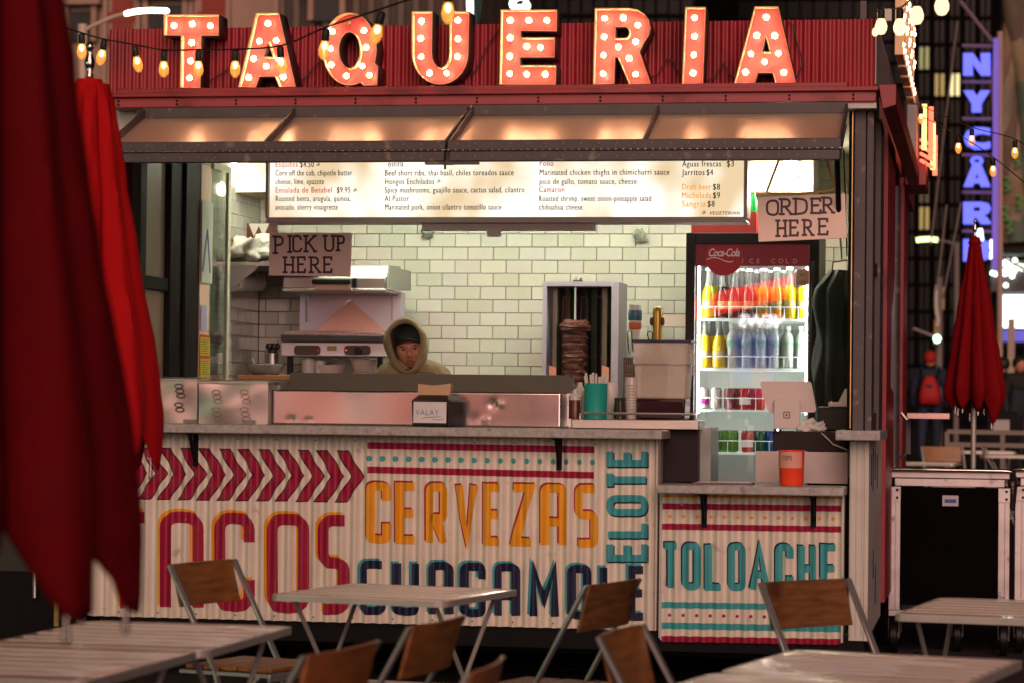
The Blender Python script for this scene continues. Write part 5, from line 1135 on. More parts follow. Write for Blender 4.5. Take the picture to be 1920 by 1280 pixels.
# red carton on the fridge
x0, x1 = P(1296, 428, Yr + .1).x, P(1418, 428, Yr + .1).x
t = thing('red_carton', ((x0 + x1) / 2, Yr + .2, fz1), 'red drinks carton lying on top of the fridge', 'carton')
B(x0, x1, Yr + .1, Yr + .4, fz1 + .001, P(1350, 398, Yr + .1).z).build('carton', mat('red carton card', (.36, .02, .02), .5, var=.25, scale=20), t)
x = P(1413, 385, Yr + .15).x; t = thing('green_bottle', (x, Yr + .15, P(1413, 397, Yr + .1).z + .002), 'small green bottle standing on the red carton', 'bottle')
MB().lathe([(.001, 0), (.022, .001), (.024, .06), (.012, .09), (.012, .11), (.001, .111)], (x, Yr + .15, P(1350, 398, Yr + .1).z + .001), 14).build('bottle_body', mat('green glass', (.01, .25, .05), .15), t)

# low counter: card terminal, tips cup, menus, printer, boards
dkw = mat('dark brown laminate', (.022, .012, .013), .55, spec=.2, var=.3, scale=9)
pbox(1449, 1587, 808, 845, 13.55, 13.95).build('till_ledge', dkw, K, bevel=.003)
pbox(1416, 1590, 846, 905, 13.5, 13.54).build('low_back_board', mat('pale pink laminate', (.56, .44, .44), .45, var=.08), K, bevel=.002)
pbox(1236, 1309, 805, 903, 13.40, 13.90).build('end_cabinet', dkw, K, bevel=.003)
pbox(1309, 1333, 800, 905, 13.5, 13.9).build('end_panel', mat('grey green steel', (.30, .33, .31), .3, .7, var=.2), K)
Yq = 13.62
zq = P(1500, 808, 13.6).z
t = thing('till_screen', (P(1480, 800, Yq).x, Yq, zq), 'white tablet till seen from behind on its stand', 'till')
q = [(1424, 714), (1521, 714), (1531, 772), (1441, 774)]
lp = fillet(q, 7, 4, True); fr_ = [(P(x, y, Yq).x, P(x, y, Yq).z) for x, y in lp]
whm = mat('pale pink white plastic', (.62, .52, .50), .35, var=.03)
MB().poly([fr_], Yq, Yq + .012).build('screen_back', whm, t, bevel=.002)
pbox(1451, 1500, 748, 803, Yq - .035, Yq - .02).build('stand', whm, t, bevel=.003)
MB().hexa([P(1451, 803, Yq - .03), P(1500, 803, Yq - .03), P(1500, 803, Yq - .03) + Vector((0, .16, 0)), P(1451, 803, Yq - .03) + Vector((0, .16, 0))], [P(1451, 799, Yq - .03), P(1500, 799, Yq - .03), P(1500, 799, Yq - .03) + Vector((0, .16, 0)), P(1451, 799, Yq - .03) + Vector((0, .16, 0))]).build('stand_foot', whm, t)
lgm = MB(); c = P(1475, 777, Yq - .037)
for q in stroke(fillet([(c.x - .015, c.z - .015), (c.x + .015, c.z - .015), (c.x + .015, c.z + .015), (c.x - .015, c.z + .015)], .006, 3, True), .0045, True): lgm.add([(a, Yq - .0365, z) for a, z in q], [(0, 1, 2, 3)])
lgm.add([(c.x + a * .005, Yq - .0365, c.z + b_ * .005) for a, b_ in ((-1, -1), (1, -1), (1, 1), (-1, 1))], [(0, 1, 2, 3)]); lgm.build('square_logo', gunmetal, t, smooth=0)
p_ = P(1518, 797, 13.58); crumple('receipt_curl', (p_.x, 13.6, zq + .001), .055, .03, .055, paper, 'crumpled till receipt beside the white stand', 'paper', .5, 4)
tag(MB().tube([P(1530, 803, 13.6), P(1545, 815, 13.53), P(1562, 832, 13.53), P(1588, 842, 13.5)], .0035, 6).build('till_cable', whm), 'pale cable hanging from the till over the dark ledge', 'cable')
t = thing('card_reader_light', (P(1458, 805, 13.5).x, 13.52, zq), 'small blue glowing light at the edge of the dark ledge', 'light'); p_ = P(1457, 805, 13.53)
MB().box(p_.x - .02, p_.x + .02, 13.53, 13.56, p_.z - .01, p_.z + .004).build('reader', blkpl, t); MB().sphere((p_.x + .004, 13.525, p_.z), .006, 8, 6).build('led', glow('blue white led', (.45, .5, 1), 9.), t)
t = thing('receipt_printer', (P(1565, 790, 13.75).x, 13.75, zq), 'black receipt printer beside the right post', 'printer')
pbox(1533, 1590, 762, 807, 13.7, 13.9).build('printer_body', blkpl, t, bevel=.008); pbox(1553, 1592, 753, 762, 13.72, 13.88).build('printer_lid', whm, t, bevel=.004)
MB().hexa([P(1572, 753, 13.75), P(1590, 753, 13.75), P(1590, 753, 13.8), P(1572, 753, 13.8)], [P(1584, 728, 13.75), P(1590, 728, 13.75), P(1590, 728, 13.8), P(1584, 728, 13.8)]).build('paper_curl', paper, t)
Yc = 13.2; p_ = P(1484, 907, Yc); z_ = ZLOW + .001; hC = P(1484, 843, Yc).z - z_
t = thing('tips_cup', (p_.x, Yc, z_), 'bright orange tips cup with a taped paper label on the low counter', 'cup')
orc = mat('bright orange plastic', (.85, .065, .02), .3); R1, R2 = 22 / 370, 23.5 / 370
MB().lathe([(.001, 0), (R1 * .93, 0), (R1, .012), (R2, hC - .006), (R2 + .002, hC), (R2 - .003, hC), (R1 - .006, .015), (.001, .013)], (p_.x, Yc, z_), 26).build('cup_body', orc, t, smooth=50)
n_ = 10; zl0, zl1 = z_ + hC * .5, z_ + hC * .96; lm = MB(); vs = []
for i in range(n_ + 1):
    a = -pi * .98 + (pi * .78) * i / n_; rr_ = R1 + (R2 - R1) * .8 + .0018; vs += [(p_.x + rr_ * cos(a), Yc + rr_ * sin(a), zl0), (p_.x + rr_ * cos(a), Yc + rr_ * sin(a), zl1)]
lm.add(vs, [(2 * i, 2 * i + 2, 2 * i + 3, 2 * i + 1) for i in range(n_)]).build('taped_label', mat('peach paper label', (.72, .34, .26), .6), t, smooth=60)
q = P(1467, 862, Yc - .07); text('label_text', 'TIPS', .033, (q.x, Yc - R2 - .004, q.z), mat('pencil lettering', (.13, .12, .11), .6), t, sx=.8)
a = P(1300, 905, 13.3)
t = thing('folded_menus', (P(1360, 905, 13.25).x, 13.25, ZLOW), 'thin purple edged menus lying flat on the low counter', 'menus')
mx_ = [P(1302, 905, 13.25).x, P(1413, 905, 13.25).x]
MB().box(mx_[0], mx_[1], 13.16, 13.32, ZLOW + .001, ZLOW + .010).build('menu_stack', mat('purple card edge', (.16, .05, .14), .4), t); MB().box(mx_[0] + .02, mx_[1] - .01, 13.17, 13.31, ZLOW + .0105, ZLOW + .013).build('menu_cover', mat('pale menu cover', (.5, .5, .42), .3), t)
# hanging jackets in the right corner
random.seed(11); rings = []
gx0, gx1 = P(1528, 600, 14.5).x, P(1592, 600, 14.5).x
for j in range(18):
    v_ = j / 17; y_ = 508 + (805 - 508) * v_; z = P(1560, y_, 14.5).z
    wL = (gx1 - gx0) / 2 * min(1, .55 + v_ * 3.5) * (1 + .05 * sin(v_ * 11)) ; cx = gx1 - wL - .0
    rings.append([(cx + (wL + .008 * sin(5 * a + v_ * 9) + .010 * math.sin(3 * a - v_ * 14)) * cos(a), 14.5 + (.10 + .015 * sin(7 * a)) * sin(a), z) for a in [2 * pi * i / 36 for i in range(36)]])
tag(MB().loft(rings, True, True, True).build('hanging_jacket', mat('black green cloth', (.007, .010, .005), .8, bump=.3), smooth=80), 'dark green jacket hanging beside the fridge', 'jacket')
tag(MB().tube([P(1560, 508, 14.5), P(1562, 492, 14.5), P(1588, 488, 14.45)], .005, 6).build('coat_hook', gunmetal), 'dark metal hook holding the hanging jacket', 'hook')

# ---------------- hand lettered boards
board = mat('pinkish painted board', (.88, .66, .56), .55, var=.07, scale=5, bump=.1); bink = mat('plum brush paint', (.055, .018, .04), .5, var=.3)
SER = {  # brush serif capitals: strokes in a unit box
 'P': [[(.12, 1), (.12, 0)], 'r', [(.12, 0), (.85, .02), (.85, .5), (.12, .52)]], 'I': [[(.5, 0), (.5, 1)]], 'C': ['r', [(.9, .22), (.75, 0), (.1, .0), (.1, 1), (.8, 1), (.95, .82)]],
 'K': [[(.12, 0), (.12, 1)], [(.88, 0), (.16, .55)], [(.36, .42), (.92, 1)]], 'U': ['r', [(.12, 0), (.12, 1), (.85, 1), (.85, 0)]], 'H': [[(.12, 0), (.12, 1)], [(.86, 0), (.86, 1)], [(.12, .5), (.86, .5)]],
 'E': [[(.12, 0), (.12, 1)], [(.02, 0), (.88, 0), (.9, .16)], [(.02, 1), (.9, 1), (.93, .8)], [(.12, .48), (.7, .46)]], 'R': [[(.12, 1), (.12, 0)], 'r', [(.12, 0), (.8, .02), (.8, .5), (.12, .5)], [(.4, .5), (.95, 1)]],
 'O': ['rc', [(.05, .05), (.95, .0), (.95, 1), (.05, .95)]], 'D': [[(.12, 0), (.12, 1)], 'r', [(.12, 0), (.95, .05), (.95, .92), (.12, 1)]]}
FEET = {'P': [(.12, 1, .2), (.05, 0, .14)], 'I': [(.5, 0, .30), (.5, 1, .32)], 'K': [(.12, 0, .16), (.12, 1, .16), (.9, 0, .12), (.95, 1, .12)], 'U': [(.12, 0, .16), (.85, 0, .16)], 'H': [(.12, 0, .16), (.12, 1, .16), (.86, 0, .16), (.86, 1, .16)], 'R': [(.12, 1, .18), (.05, 0, .12), (.97, 1, .1)], 'D': [(.06, 0, .12), (.06, 1, .12)]}
def brush(s, boxes, t, Y, parent):
    k = 0
    for ch_, (x0, x1, y0, y1) in zip(s, boxes):
        mb = MB(); st = []; md = None
        for it in SER[ch_]:
            if isinstance(it, str): md = it; continue
            q = [Vector((x0 + u * (x1 - x0), y0 + v * (y1 - y0))) for u, v in it]
            if md: q = fillet(q, (x1 - x0) * .42, 5, md == 'rc')
            st.append((q, md == 'rc')); md = None
        for u, v, w_ in FEET.get(ch_, []):
            c = Vector((x0 + u * (x1 - x0), y0 + v * (y1 - y0))); st.append(([c - Vector((w_ * (x1 - x0), 0)), c + Vector((w_ * (x1 - x0), 0))], False))
        for q, cl2 in st:
            k += 1
            for qd in stroke(q, t, cl2): mb.add([tuple(P(p[0], p[1], Y - .0005 - .0002 * (k % 9))) for p in qd], [(0, 1, 2, 3)])
            for e in (q[0], q[-1]):
                if not cl2: mb.add([tuple(P(e[0] + t * .5 * cos(a * pi / 5), e[1] + t * .5 * sin(a * pi / 5), Y - .0004 - .0002 * (k % 9) - .002)) for a in range(10)], [tuple(range(10))])
        mb.build('painted_letter', bink, parent, smooth=0)
Yp = 14.28
t = thing('pickup_sign', (P(580, 478, Yp).x, Yp, P(580, 517, Yp).z), 'small pink board reading PICK UP HERE hung under the menu', 'sign')
q = [P(505, 437, Yp), P(659, 437, Yp), P(657, 519, Yp), P(504, 517, Yp)]
MB().hexa([v for v in q], [v + Vector((0, .012, 0)) for v in q]).build('board', board, t, bevel=.002)
brush('PICKUP', [(514, 533, 444, 475), (538, 549, 443, 473), (548, 566, 443, 472), (571, 592, 443, 472), (607, 628, 443, 471), (632, 647, 443, 470)], 4.0, Yp, t)
brush('HERE', [(532, 552, 483, 511), (557, 573, 483, 511), (581, 600, 483, 511), (606, 623, 483, 511)], 4.0, Yp, t)
for px_ in (520, 637):
    a = P(px_, 437, Yp); MB().tube([a, a + Vector((.003, 0, .012)), a + Vector((-.004, 0, .02)), a + Vector((.002, 0, .028)), a + Vector((0, 0, .06))], .002, 5).build('hook', steel, t)
Yo = 12.86
t = thing('order_sign', (P(1503, 410, Yo).x, Yo, P(1503, 450, Yo).z), 'tilted peach board reading ORDER HERE hung on a rope', 'sign')
q = [P(1420, 370, Yo), P(1584, 363, Yo), P(1588, 447, Yo), P(1422, 454, Yo)]
MB().hexa([v for v in q], [v + Vector((0, .014, 0)) for v in q]).build('board', board, t, bevel=.002)
def tilt(bx): return bx
brush('ORDER', [(1437, 1460, 376, 404), (1463, 1485, 374, 402), (1489, 1514, 373, 402), (1520, 1540, 373, 400), (1542, 1563, 371, 399)], 4.4, Yo, t)
brush('HERE', [(1456, 1475, 414, 443), (1480, 1497, 414, 442), (1506, 1524, 413, 441), (1534, 1553, 411, 440)], 4.4, Yo, t)
rope = mat('gold sisal rope', (.50, .30, .12), .8, bump=.6, bscale=90)
tag(MB().tube([P(1466, 285, 12.75), P(1449, 330, 12.8), P(1438, 360, Yo), P(1445, 363, Yo - .004), P(1500, 364, Yo - .004), P(1562, 357, Yo - .004), P(1568, 350, Yo), P(1556, 320, 12.8), P(1546, 285, 12.75)], .006, 8).build('rope', rope, t), None)

# ================================================================== THE WORKER
from mathutils import noise
skin = mat('warm skin', (.46, .20, .12), .5, var=.10, scale=30, bump=.05); hairm = mat('black hair', (.008, .006, .005), .6); lipm = mat('lips', (.30, .09, .07), .45)
hood_m = mat('olive tan sweatshirt', (.26, .195, .105), .95, var=.22, scale=26, bump=.6, bscale=90, sheen=.1, spec=.1); hood_i = hood_m
YH = 14.2
def skinbody(name, verts, edges, radii, m_, parent, lv=2, root=0, local=False):
    org_ = Vector((0, 0, 0)) if local else ABS[parent.name]
    me = bpy.data.meshes.new(name); me.from_pydata([tuple(Vector(v) - org_) for v in verts], edges, []); o = bpy.data.objects.new(name, me); COL.objects.link(o); o.parent = parent
    s = o.modifiers.new('skin', 'SKIN'); s.use_smooth_shade = True; sub = o.modifiers.new('sub', 'SUBSURF'); sub.levels = lv; sub.render_levels = lv
    for i, r in enumerate(radii): me.skin_vertices[0].data[i].radius = r if isinstance(r, tuple) else (r, r)
    me.skin_vertices[0].data[root].use_root = True; me.materials.append(m_)
    dg = bpy.context.evaluated_depsgraph_get(); m2 = bpy.data.meshes.new_from_object(o.evaluated_get(dg)); o.modifiers.clear(); o.data = m2; m2.name = name
    ABS[o.name] = org_; return o
hc = P(764, 657, YH)                 # centre of the face
man = thing('person', (hc.x, YH + .12, .23), 'worker in an olive hooded sweatshirt and dark green cap looking out over the counter', 'person')
# head: deformed sphere, turned a little to the viewer's right and down
def face_mesh():
    mb = MB(); NU, NV = 72, 56; W_, D_, H_ = .073, .094, .115; vs = []
    def g(u, v, cu, cv, su, sv): return math.exp(-((u - cu) / su) ** 2 - ((v - cv) / sv) ** 2)
    for j in range(NV + 1):
        ph = pi * j / NV; z = cos(ph)               # 1 top .. -1 chin
        for i in range(NU):
            th = 2 * pi * i / NU; x, y = sin(ph) * sin(th), -sin(ph) * cos(th)
            taper = 1 - .30 * max(0, -z - .05) ** 1.2 - .0 * z
            X, Y, Z = x * W_ * taper, y * D_ * (1 - .10 * max(0, -z)), z * H_
            if y < .2:
                u, v = X / W_, z; fr = max(0, -y)
                d = 0.
                d += .026 * g(u, v, 0, -.16, .15, .17) + .012 * g(u, v, 0, .05, .10, .22)      # nose and bridge
                d += .006 * g(u, v, .18, -.24, .09, .07) + .006 * g(u, v, -.18, -.24, .09, .07)  # nostrils
                d -= .013 * g(u, v, .40, .10, .20, .11) + .013 * g(u, v, -.40, .10, .20, .11)    # eye sockets
                d += .009 * g(u, v, .38, .27, .34, .08) + .009 * g(u, v, -.38, .27, .34, .08)    # brow
                d += .005 * g(u, v, .55, -.12, .2, .16) + .005 * g(u, v, -.55, -.12, .2, .16)    # cheek bones
                d += .009 * g(u, v, 0, -.47, .26, .045) + .009 * g(u, v, 0, -.58, .22, .05) - .006 * g(u, v, 0, -.52, .28, .022)  # lips
                d -= .004 * g(u, v, 0, -.68, .25, .05); d += .014 * g(u, v, 0, -.84, .28, .12)   # chin
                Y -= d * (.35 + .65 * fr)
            vs.append((X, Y, Z))
    mb.add(vs, [(j * NU + i, (j + 1) * NU + i, (j + 1) * NU + (i + 1) % NU, j * NU + (i + 1) % NU) for j in range(NV) for i in range(NU)])
    return mb
HM = Matrix.Translation(Vector((hc.x + .004, YH + .075, hc.z + .004))) @ Matrix.Rotation(radians(6), 4, 'Z') @ Matrix.Rotation(radians(4), 4, 'X') @ Matrix.Rotation(radians(-5), 4, 'Y') @ Matrix.Diagonal((1.12, 1.06, 1.03, 1))
fm_ = face_mesh(); fm_.rot(HM)
# neck joins the head, shoulders under the cloth: one body mesh
nk = hc.z - .10
fm_.loft([[(hc.x + r * cos(a), YH + .10 + r * .9 * sin(a), z) for a in [2 * pi * i / 20 for i in range(20)]] for r, z in ((.05, hc.z - .05), (.052, nk - .05), (.07, nk - .10), (.15, nk - .15))], True)
body = fm_.build('head', skin, man, smooth=80)
def fp(u, z, d=0.):        # a point in face space -> world
    return HM @ Vector((u, d, z))
for s in (-1, 1):
    ec = fp(.0275 * s, .012, -.076)
    e = MB().sphere(ec, .0115, 12, 8, 1, .7, .6).build('eye', mat('eye white', (.20, .15, .13), .25), man, smooth=80)
    MB().sphere(fp(.0285 * s, .011, -.0845), .0058, 10, 6).build('iris', hairm, e, smooth=80)
    MB().tube([fp(.013 * s, .0225, -.087), fp(.028 * s, .029, -.086), fp(.044 * s, .024, -.073)], [.0028, .0048, .0028], 6).build('eyebrow', hairm, man)
    MB().tube([fp(.014 * s, .016, -.085), fp(.028 * s, .0205, -.0862), fp(.041 * s, .013, -.076)], .0018, 6).build('eyelid', skin, man)
MB().tube([fp(-.020, -.060, -.086), fp(-.008, -.056, -.0955), fp(0, -.0575, -.0965), (fp(.008, -.056, -.0955)), fp(.020, -.060, -.086)], [.001, .0036, .0032, .0036, .001], 8).tube([fp(-.017, -.0625, -.086), fp(0, -.066, -.0935), fp(.017, -.0625, -.086)], [.0015, .0052, .0015], 8).build('lips', lipm, man, smooth=80)
MB().tube([fp(-.021, -.057, -.085), fp(-.009, -.0478, -.095), fp(0, -.0485, -.0965), fp(.009, -.0478, -.095), fp(.021, -.057, -.085)], [.001, .0022, .0014, .0022, .001], 6).build('moustache', mat('thin dark stubble', (.05, .022, .014), .8), man, smooth=80)
bd = MB()
bd.tube([fp(-.014, -.083, -.080), fp(0, -.0875, -.086), fp(.014, -.083, -.080)], [.003, .008, .003], 8).tube([fp(-.032, -.095, -.056), fp(0, -.106, -.070), fp(.032, -.095, -.056)], [.004, .010, .004], 8)
bd.build('chin_beard', mat('thin dark stubble', (.05, .022, .014), .8), man, smooth=80)
# cap
capc = mat('dark green cap', (.004, .007, .006), .8, bump=.2)
cp = MB(); vs = []
for j in range(13):
    ph = pi / 2 * j / 12
    for i in range(28):
        th = 2 * pi * i / 28; vs.append(HM @ Vector((.079 * cos(ph) * sin(th), -.099 * cos(ph) * cos(th) + .0, .062 + .066 * sin(ph))))
cp.add(vs, [(j * 28 + i, j * 28 + (i + 1) % 28, (j + 1) * 28 + (i + 1) % 28, (j + 1) * 28 + i) for j in range(12) for i in range(28)])
cpo = cp.build('cap', capc, man, smooth=80)
br = MB(); top, bot = [], []
for j in range(7):
    for i in range(17):
        a = -1 + 2 * i / 16; r = j / 6
        x = .070 * a * (1 - .06 * r); y = -.078 * math.sqrt(max(0, 1 - a * a * .82)) - r * .060 * math.sqrt(max(0, 1 - a * a * .92)); z = .068 + .004 - .012 * r - .026 * a * a
        top.append(HM @ Vector((x, y, z))); bot.append(HM @ Vector((x, y, z - .003)))
br.add(top, [(j * 17 + i, j * 17 + i + 1, (j + 1) * 17 + i + 1, (j + 1) * 17 + i) for j in range(6) for i in range(16)]).add(bot, [(j * 17 + i, (j + 1) * 17 + i, (j + 1) * 17 + i + 1, j * 17 + i + 1) for j in range(6) for i in range(16)])
br.build('cap_brim', mat('green cap brim', (.006, .024, .015), .7, bump=.1), cpo, smooth=80)
# hood: loft from the inner opening over the rim to the back
def hp(pts, Y, ox=640, oy=560, s=.1406): return [P(ox + x * s, oy + y * s, Y) for x, y in pts]
def resample(pts, n):
    pts = [Vector(p) for p in pts]; pts.append(pts[0]); L_ = [0]
    for i in range(1, len(pts)): L_.append(L_[-1] + (pts[i] - pts[i - 1]).length)
    out = []; k = 0
    for j in range(n):
        t_ = L_[-1] * j / n
        while L_[k + 1] < t_: k += 1
        out.append(pts[k].lerp(pts[k + 1], (t_ - L_[k]) / max(1e-9, L_[k + 1] - L_[k])))
    for _ in range(2): out = [(out[i - 1] + out[i] * 2 + out[(i + 1) % n]) / 4 for i in range(n)]
    return out
N_ = 48
inner = [(835, 335), (745, 372), (650, 452), (668, 560), (700, 700), (760, 830), (815, 915), (880, 968), (948, 925), (985, 810), (1020, 690), (1050, 560), (1040, 470), (985, 390), (910, 345)]
rim_ = [(822, 250), (700, 310), (598, 440), (590, 560), (618, 700), (668, 840), (760, 950), (870, 1000), (990, 950), (1060, 850), (1105, 700), (1110, 560), (1080, 450), (1010, 345), (920, 268)]
outer = [(822, 238), (690, 290), (572, 440), (562, 570), (580, 700), (640, 850), (720, 980), (870, 1060), (1040, 980), (1130, 850), (1165, 700), (1155, 560), (1110, 430), (1030, 320), (930, 248)]
back = [(860, 270), (760, 300), (660, 420), (640, 560), (660, 700), (700, 860), (760, 1000), (880, 1070), (1020, 1000), (1100, 850), (1130, 700), (1120, 560), (1080, 440), (1010, 340), (940, 280)]
rg = [resample(hp(inner, YH + .035), N_), resample(hp(inner, YH - .005), N_), resample(hp([((a[0] * 2 + b[0]) / 3, (a[1] * 2 + b[1]) / 3) for a, b in zip(inner, rim_)], YH - .022), N_), resample(hp(rim_, YH - .012), N_), resample(hp(outer, YH + .03), N_), resample(hp(outer, YH + .09), N_), resample(hp(back, YH + .17), N_)]
cb = sum((v for v in rg[-1]), Vector()) / N_
rg.append([v.lerp(cb, .45) + Vector((0, .05, 0)) for v in rg[-1]]); rg.append([v.lerp(cb, .93) + Vector((0, .065, 0)) for v in rg[-2]])
for ri, r in enumerate(rg[2:], 2):
    for i, v in enumerate(r):
        nn = noise.noise(Vector(v) * 13) * .010 + noise.noise(Vector((v.x * 40, v.y * 10, v.z * 14))) * .004; v += (v - cb).normalized() * nn if ri > 2 else Vector((0, nn, 0))
hd_ = MB().loft(rg, True, False, True).build('hood', hood_m, man, smooth=80); sb2 = hd_.modifiers.new('s', 'SUBSURF'); sb2.levels = 1; sb2.render_levels = 1
# shoulders and torso of the sweatshirt
tor = []
sh_c = P(770, 700, YH + .14); 
for k, (z, wx, dy, cy) in enumerate(((hc.z - .035, .07, .075, .11), (hc.z - .055, .125, .09, .12), (hc.z - .075, .175, .105, .13), (hc.z - .11, .205, .12, .14), (hc.z - .165, .225, .125, .145), (hc.z - .25, .24, .13, .15), (hc.z - .45, .235, .135, .15), (hc.z - .70, .22, .13, .15), (hc.z - .86, .225, .135, .15), (.95, .2, .13, .15))):
    tor.append([(sh_c.x + .012 + wx * math.copysign(abs(cos(a)) ** .8, cos(a)) + .006 * noise.noise(Vector((a * 2, z * 9, 1))), YH + cy + dy * sin(a) + .010 * noise.noise(Vector((a * 3, z * 12, 5))), z) for a in [2 * pi * i / 40 for i in range(40)]])
MB().loft(tor, True, True, True).build('sweatshirt', hood_m, man, smooth=80)
# legs, arms (hidden by the counter but standing on the kiosk floor)
cxm = sh_c.x + .012; trousers = mat('black trousers', (.012, .012, .014), .8)
legs = [(cxm, YH + .15, 1.0), (cxm - .09, YH + .15, .92), (cxm - .10, YH + .12, .60), (cxm - .11, YH + .16, .30), (cxm - .11, YH + .08, .265), (cxm + .09, YH + .15, .92), (cxm + .10, YH + .12, .60), (cxm + .11, YH + .16, .30), (cxm + .11, YH + .08, .265)]
skinbody('trousers', legs, [(0, 1), (1, 2), (2, 3), (3, 4), (0, 5), (5, 6), (6, 7), (7, 8)], [.13, .095, .07, .05, .035, .095, .07, .05, .035], trousers, man)
for s in (-1, 1):
    skinbody('sleeve', [(cxm + s * .20, YH + .13, hc.z - .19), (cxm + s * .27, YH + .08, hc.z - .42), (cxm + s * .20, YH - .16, hc.z - .44)], [(0, 1), (1, 2)], [.07, .052, .042], hood_m, man)
    hx, hy, hz = cxm + s * .19, YH - .18, hc.z - .45
    hv = [(hx, hy + .03, hz), (hx, hy - .04, hz - .004)]; he = [(0, 1)]; hr = [(.020, .026), (.014, .036)]
    for f in range(4):
        o_ = len(hv); dx = (f - 1.5) * .018; ln = (.036, .042, .04, .032)[f]
        hv += [(hx + dx, hy - .05, hz - .004), (hx + dx, hy - .05 - ln * .6, hz - .012), (hx + dx, hy - .05 - ln, hz - .034)]; he += [(1, o_), (o_, o_ + 1), (o_ + 1, o_ + 2)]; hr += [.0095, .0085, .0075]
    o_ = len(hv); hv += [(hx - s * .030, hy - .01, hz - .008), (hx - s * .044, hy - .045, hz - .016)]; he += [(0, o_), (o_, o_ + 1)]; hr += [.011, .009]
    skinbody('hand', hv, he, hr, skin, man, 1)

# ================================================================== PASSERS-BY
def walker(name, x, y, rz, label, top, bottom, head, hgt=1.74, phone=False, pack=None):
    t = thing(name, (x, y, 0), label, 'person', None, rz); h = hgt / 1.75
    V = [(0, 0, .98), (0, 0, 1.16), (0, .01, 1.34), (0, .015, 1.46), (-.10, 0, .90), (-.11, -.02, .50), (-.11, .03, .09), (-.11, -.12, .05), (.10, 0, .90), (.11, .10, .50), (.11, .22, .12), (.11, .10, .05), (-.19, .01, 1.40), (-.25, .02, 1.12), (-.25, -.06, .88), (.19, .01, 1.40), (.25, .02, 1.12), (.25, -.06, .88)]
    if phone: V[16] = (.30, -.08, 1.22); V[17] = (.14, -.16, 1.50)
    V = [(a * h, b * h, c * h) for a, b, c in V]
    skinbody('body', V, [(0, 1), (1, 2), (2, 3), (0, 4), (4, 5), (5, 6), (6, 7), (0, 8), (8, 9), (9, 10), (10, 11), (2, 12), (12, 13), (13, 14), (2, 15), (15, 16), (16, 17)], [(.17, .13), (.16, .12), (.17, .13), .065, .11, .075, .055, .045, .11, .075, .055, .045, .085, .062, .045, .085, .062, .045], bottom, t, local=True)
    sv = V[1:4] + V[12:14] + V[15:17]
    skinbody('jacket', sv, [(0, 1), (1, 2), (1, 3), (3, 4), (1, 5), (5, 6)], [(.20, .16), (.205, .155), (.08, .08), .10, .075, .10, .075], top, t, local=True)
    MB().sphere((0, -.01, 1.60 * h), .105, 18, 14, .86, 1, 1.12).build('head', skin, t, local=True, smooth=80)
    MB().sphere((0, .012, 1.635 * h), .112, 18, 14, .92, 1, 1).build('hat', head, t, local=True, smooth=80)
    return t

# ================================================================== TERRACE: tables, chairs, umbrellas, trolley
alu = mat('satin white metal', (.50, .48, .44), .35, .3, var=.12, scale=10)
tslat = mat('pale table slats', (.90, .75, .66), .28, .0, var=.08, scale=4, aniso=(1, 16, 1), bump=.05, coat=.4, dirt=((.60, .46, .38), 13, .66))
ridge_m = mat('pale ridge metal', (.86, .80, .72), .3, .1)
wd = mat('orange brown slat wood', (.29, .115, .030), .42, var=.45, scale=5, aniso=(1.2, 9, 9), bump=.15, dirt=((.10, .035, .010), 7, .60))
greym = mat('grey metal frame', (.36, .36, .35), .38, .6, var=.1)
def mk_table(x, y, w, d, rz, label, group='slatted terrace tables', h=.71):
    t = thing('terrace_table', (x, y, GND), label, 'table', group, rz)
    n_ = 7; sw_ = d / n_
    for k in range(n_):
        y0 = -d / 2 + k * sw_; cut = .035 if k in (0, n_ - 1) else 0
        f = [(-w / 2, y0 + (cut if k == 0 else 0)), (-w / 2 + cut, y0) if k == 0 else (-w / 2, y0), (w / 2 - cut, y0) if k == 0 else (w / 2, y0), (w / 2, y0 + (cut if k == 0 else 0)), (w / 2, y0 + sw_ - (cut if k == n_ - 1 else .003)), (w / 2 - cut, y0 + sw_ - .003), (-w / 2 + cut, y0 + sw_ - .003), (-w / 2, y0 + sw_ - (cut if k == n_ - 1 else .003))]
        m_ = MB(); nn = len(f); m_.add([(a, b, h - .018) for a, b in f] + [(a, b, h) for a, b in f], [tuple(range(nn))[::-1], tuple(range(nn, 2 * nn))] + [(i, (i + 1) % nn, nn + (i + 1) % nn, nn + i) for i in range(nn)])
        m_.build('slat', tslat, t, local=True, bevel=.004, seg=2)
    for k in range(1, n_): MB().box(-w / 2 + .01, w / 2 - .01, -d / 2 + k * sw_ - .0065, -d / 2 + k * sw_ + .0035, h - .004, h + .0022).build('ridge', ridge_m, t, local=True, bevel=.002, seg=1)
    rp_ = fillet([(-w / 2 - .006, -d / 2 - .006), (w / 2 + .006, -d / 2 - .006), (w / 2 + .006, d / 2 + .006), (-w / 2 - .006, d / 2 + .006)], .05, 6, True)
    rm = MB(); 
    for q in stroke(rp_, .012, True): rm.hexa([(a, b, h - .024) for a, b in q], [(a, b, h - .002) for a, b in q])
    rm.build('edge_rim', alu, t, local=True)
    for s in (-1, 1):
        x_ = s * (w / 2 - .06)
        for e in (-1, 1):
            MB().tube([(x_, e * (d / 2 - .07), h - .02), (x_ - s * .015 * (e > 0), -e * (d / 2 - .02), .01)], .009, 8).build('leg', alu, t, local=True)
    MB().tube([(-(w / 2 - .06), -(d / 2 - .03), .05), (w / 2 - .06, -(d / 2 - .03), .05)], .008, 8).tube([(-(w / 2 - .06), 0, .36), (w / 2 - .06, 0, .36)], .008, 8).build('stretcher', alu, t, local=True)
    return t
mk_table(-2.23, 10.05, .70, .74, -.20, 'slatted folding table standing alone in front of the painted GUACAMOLE')
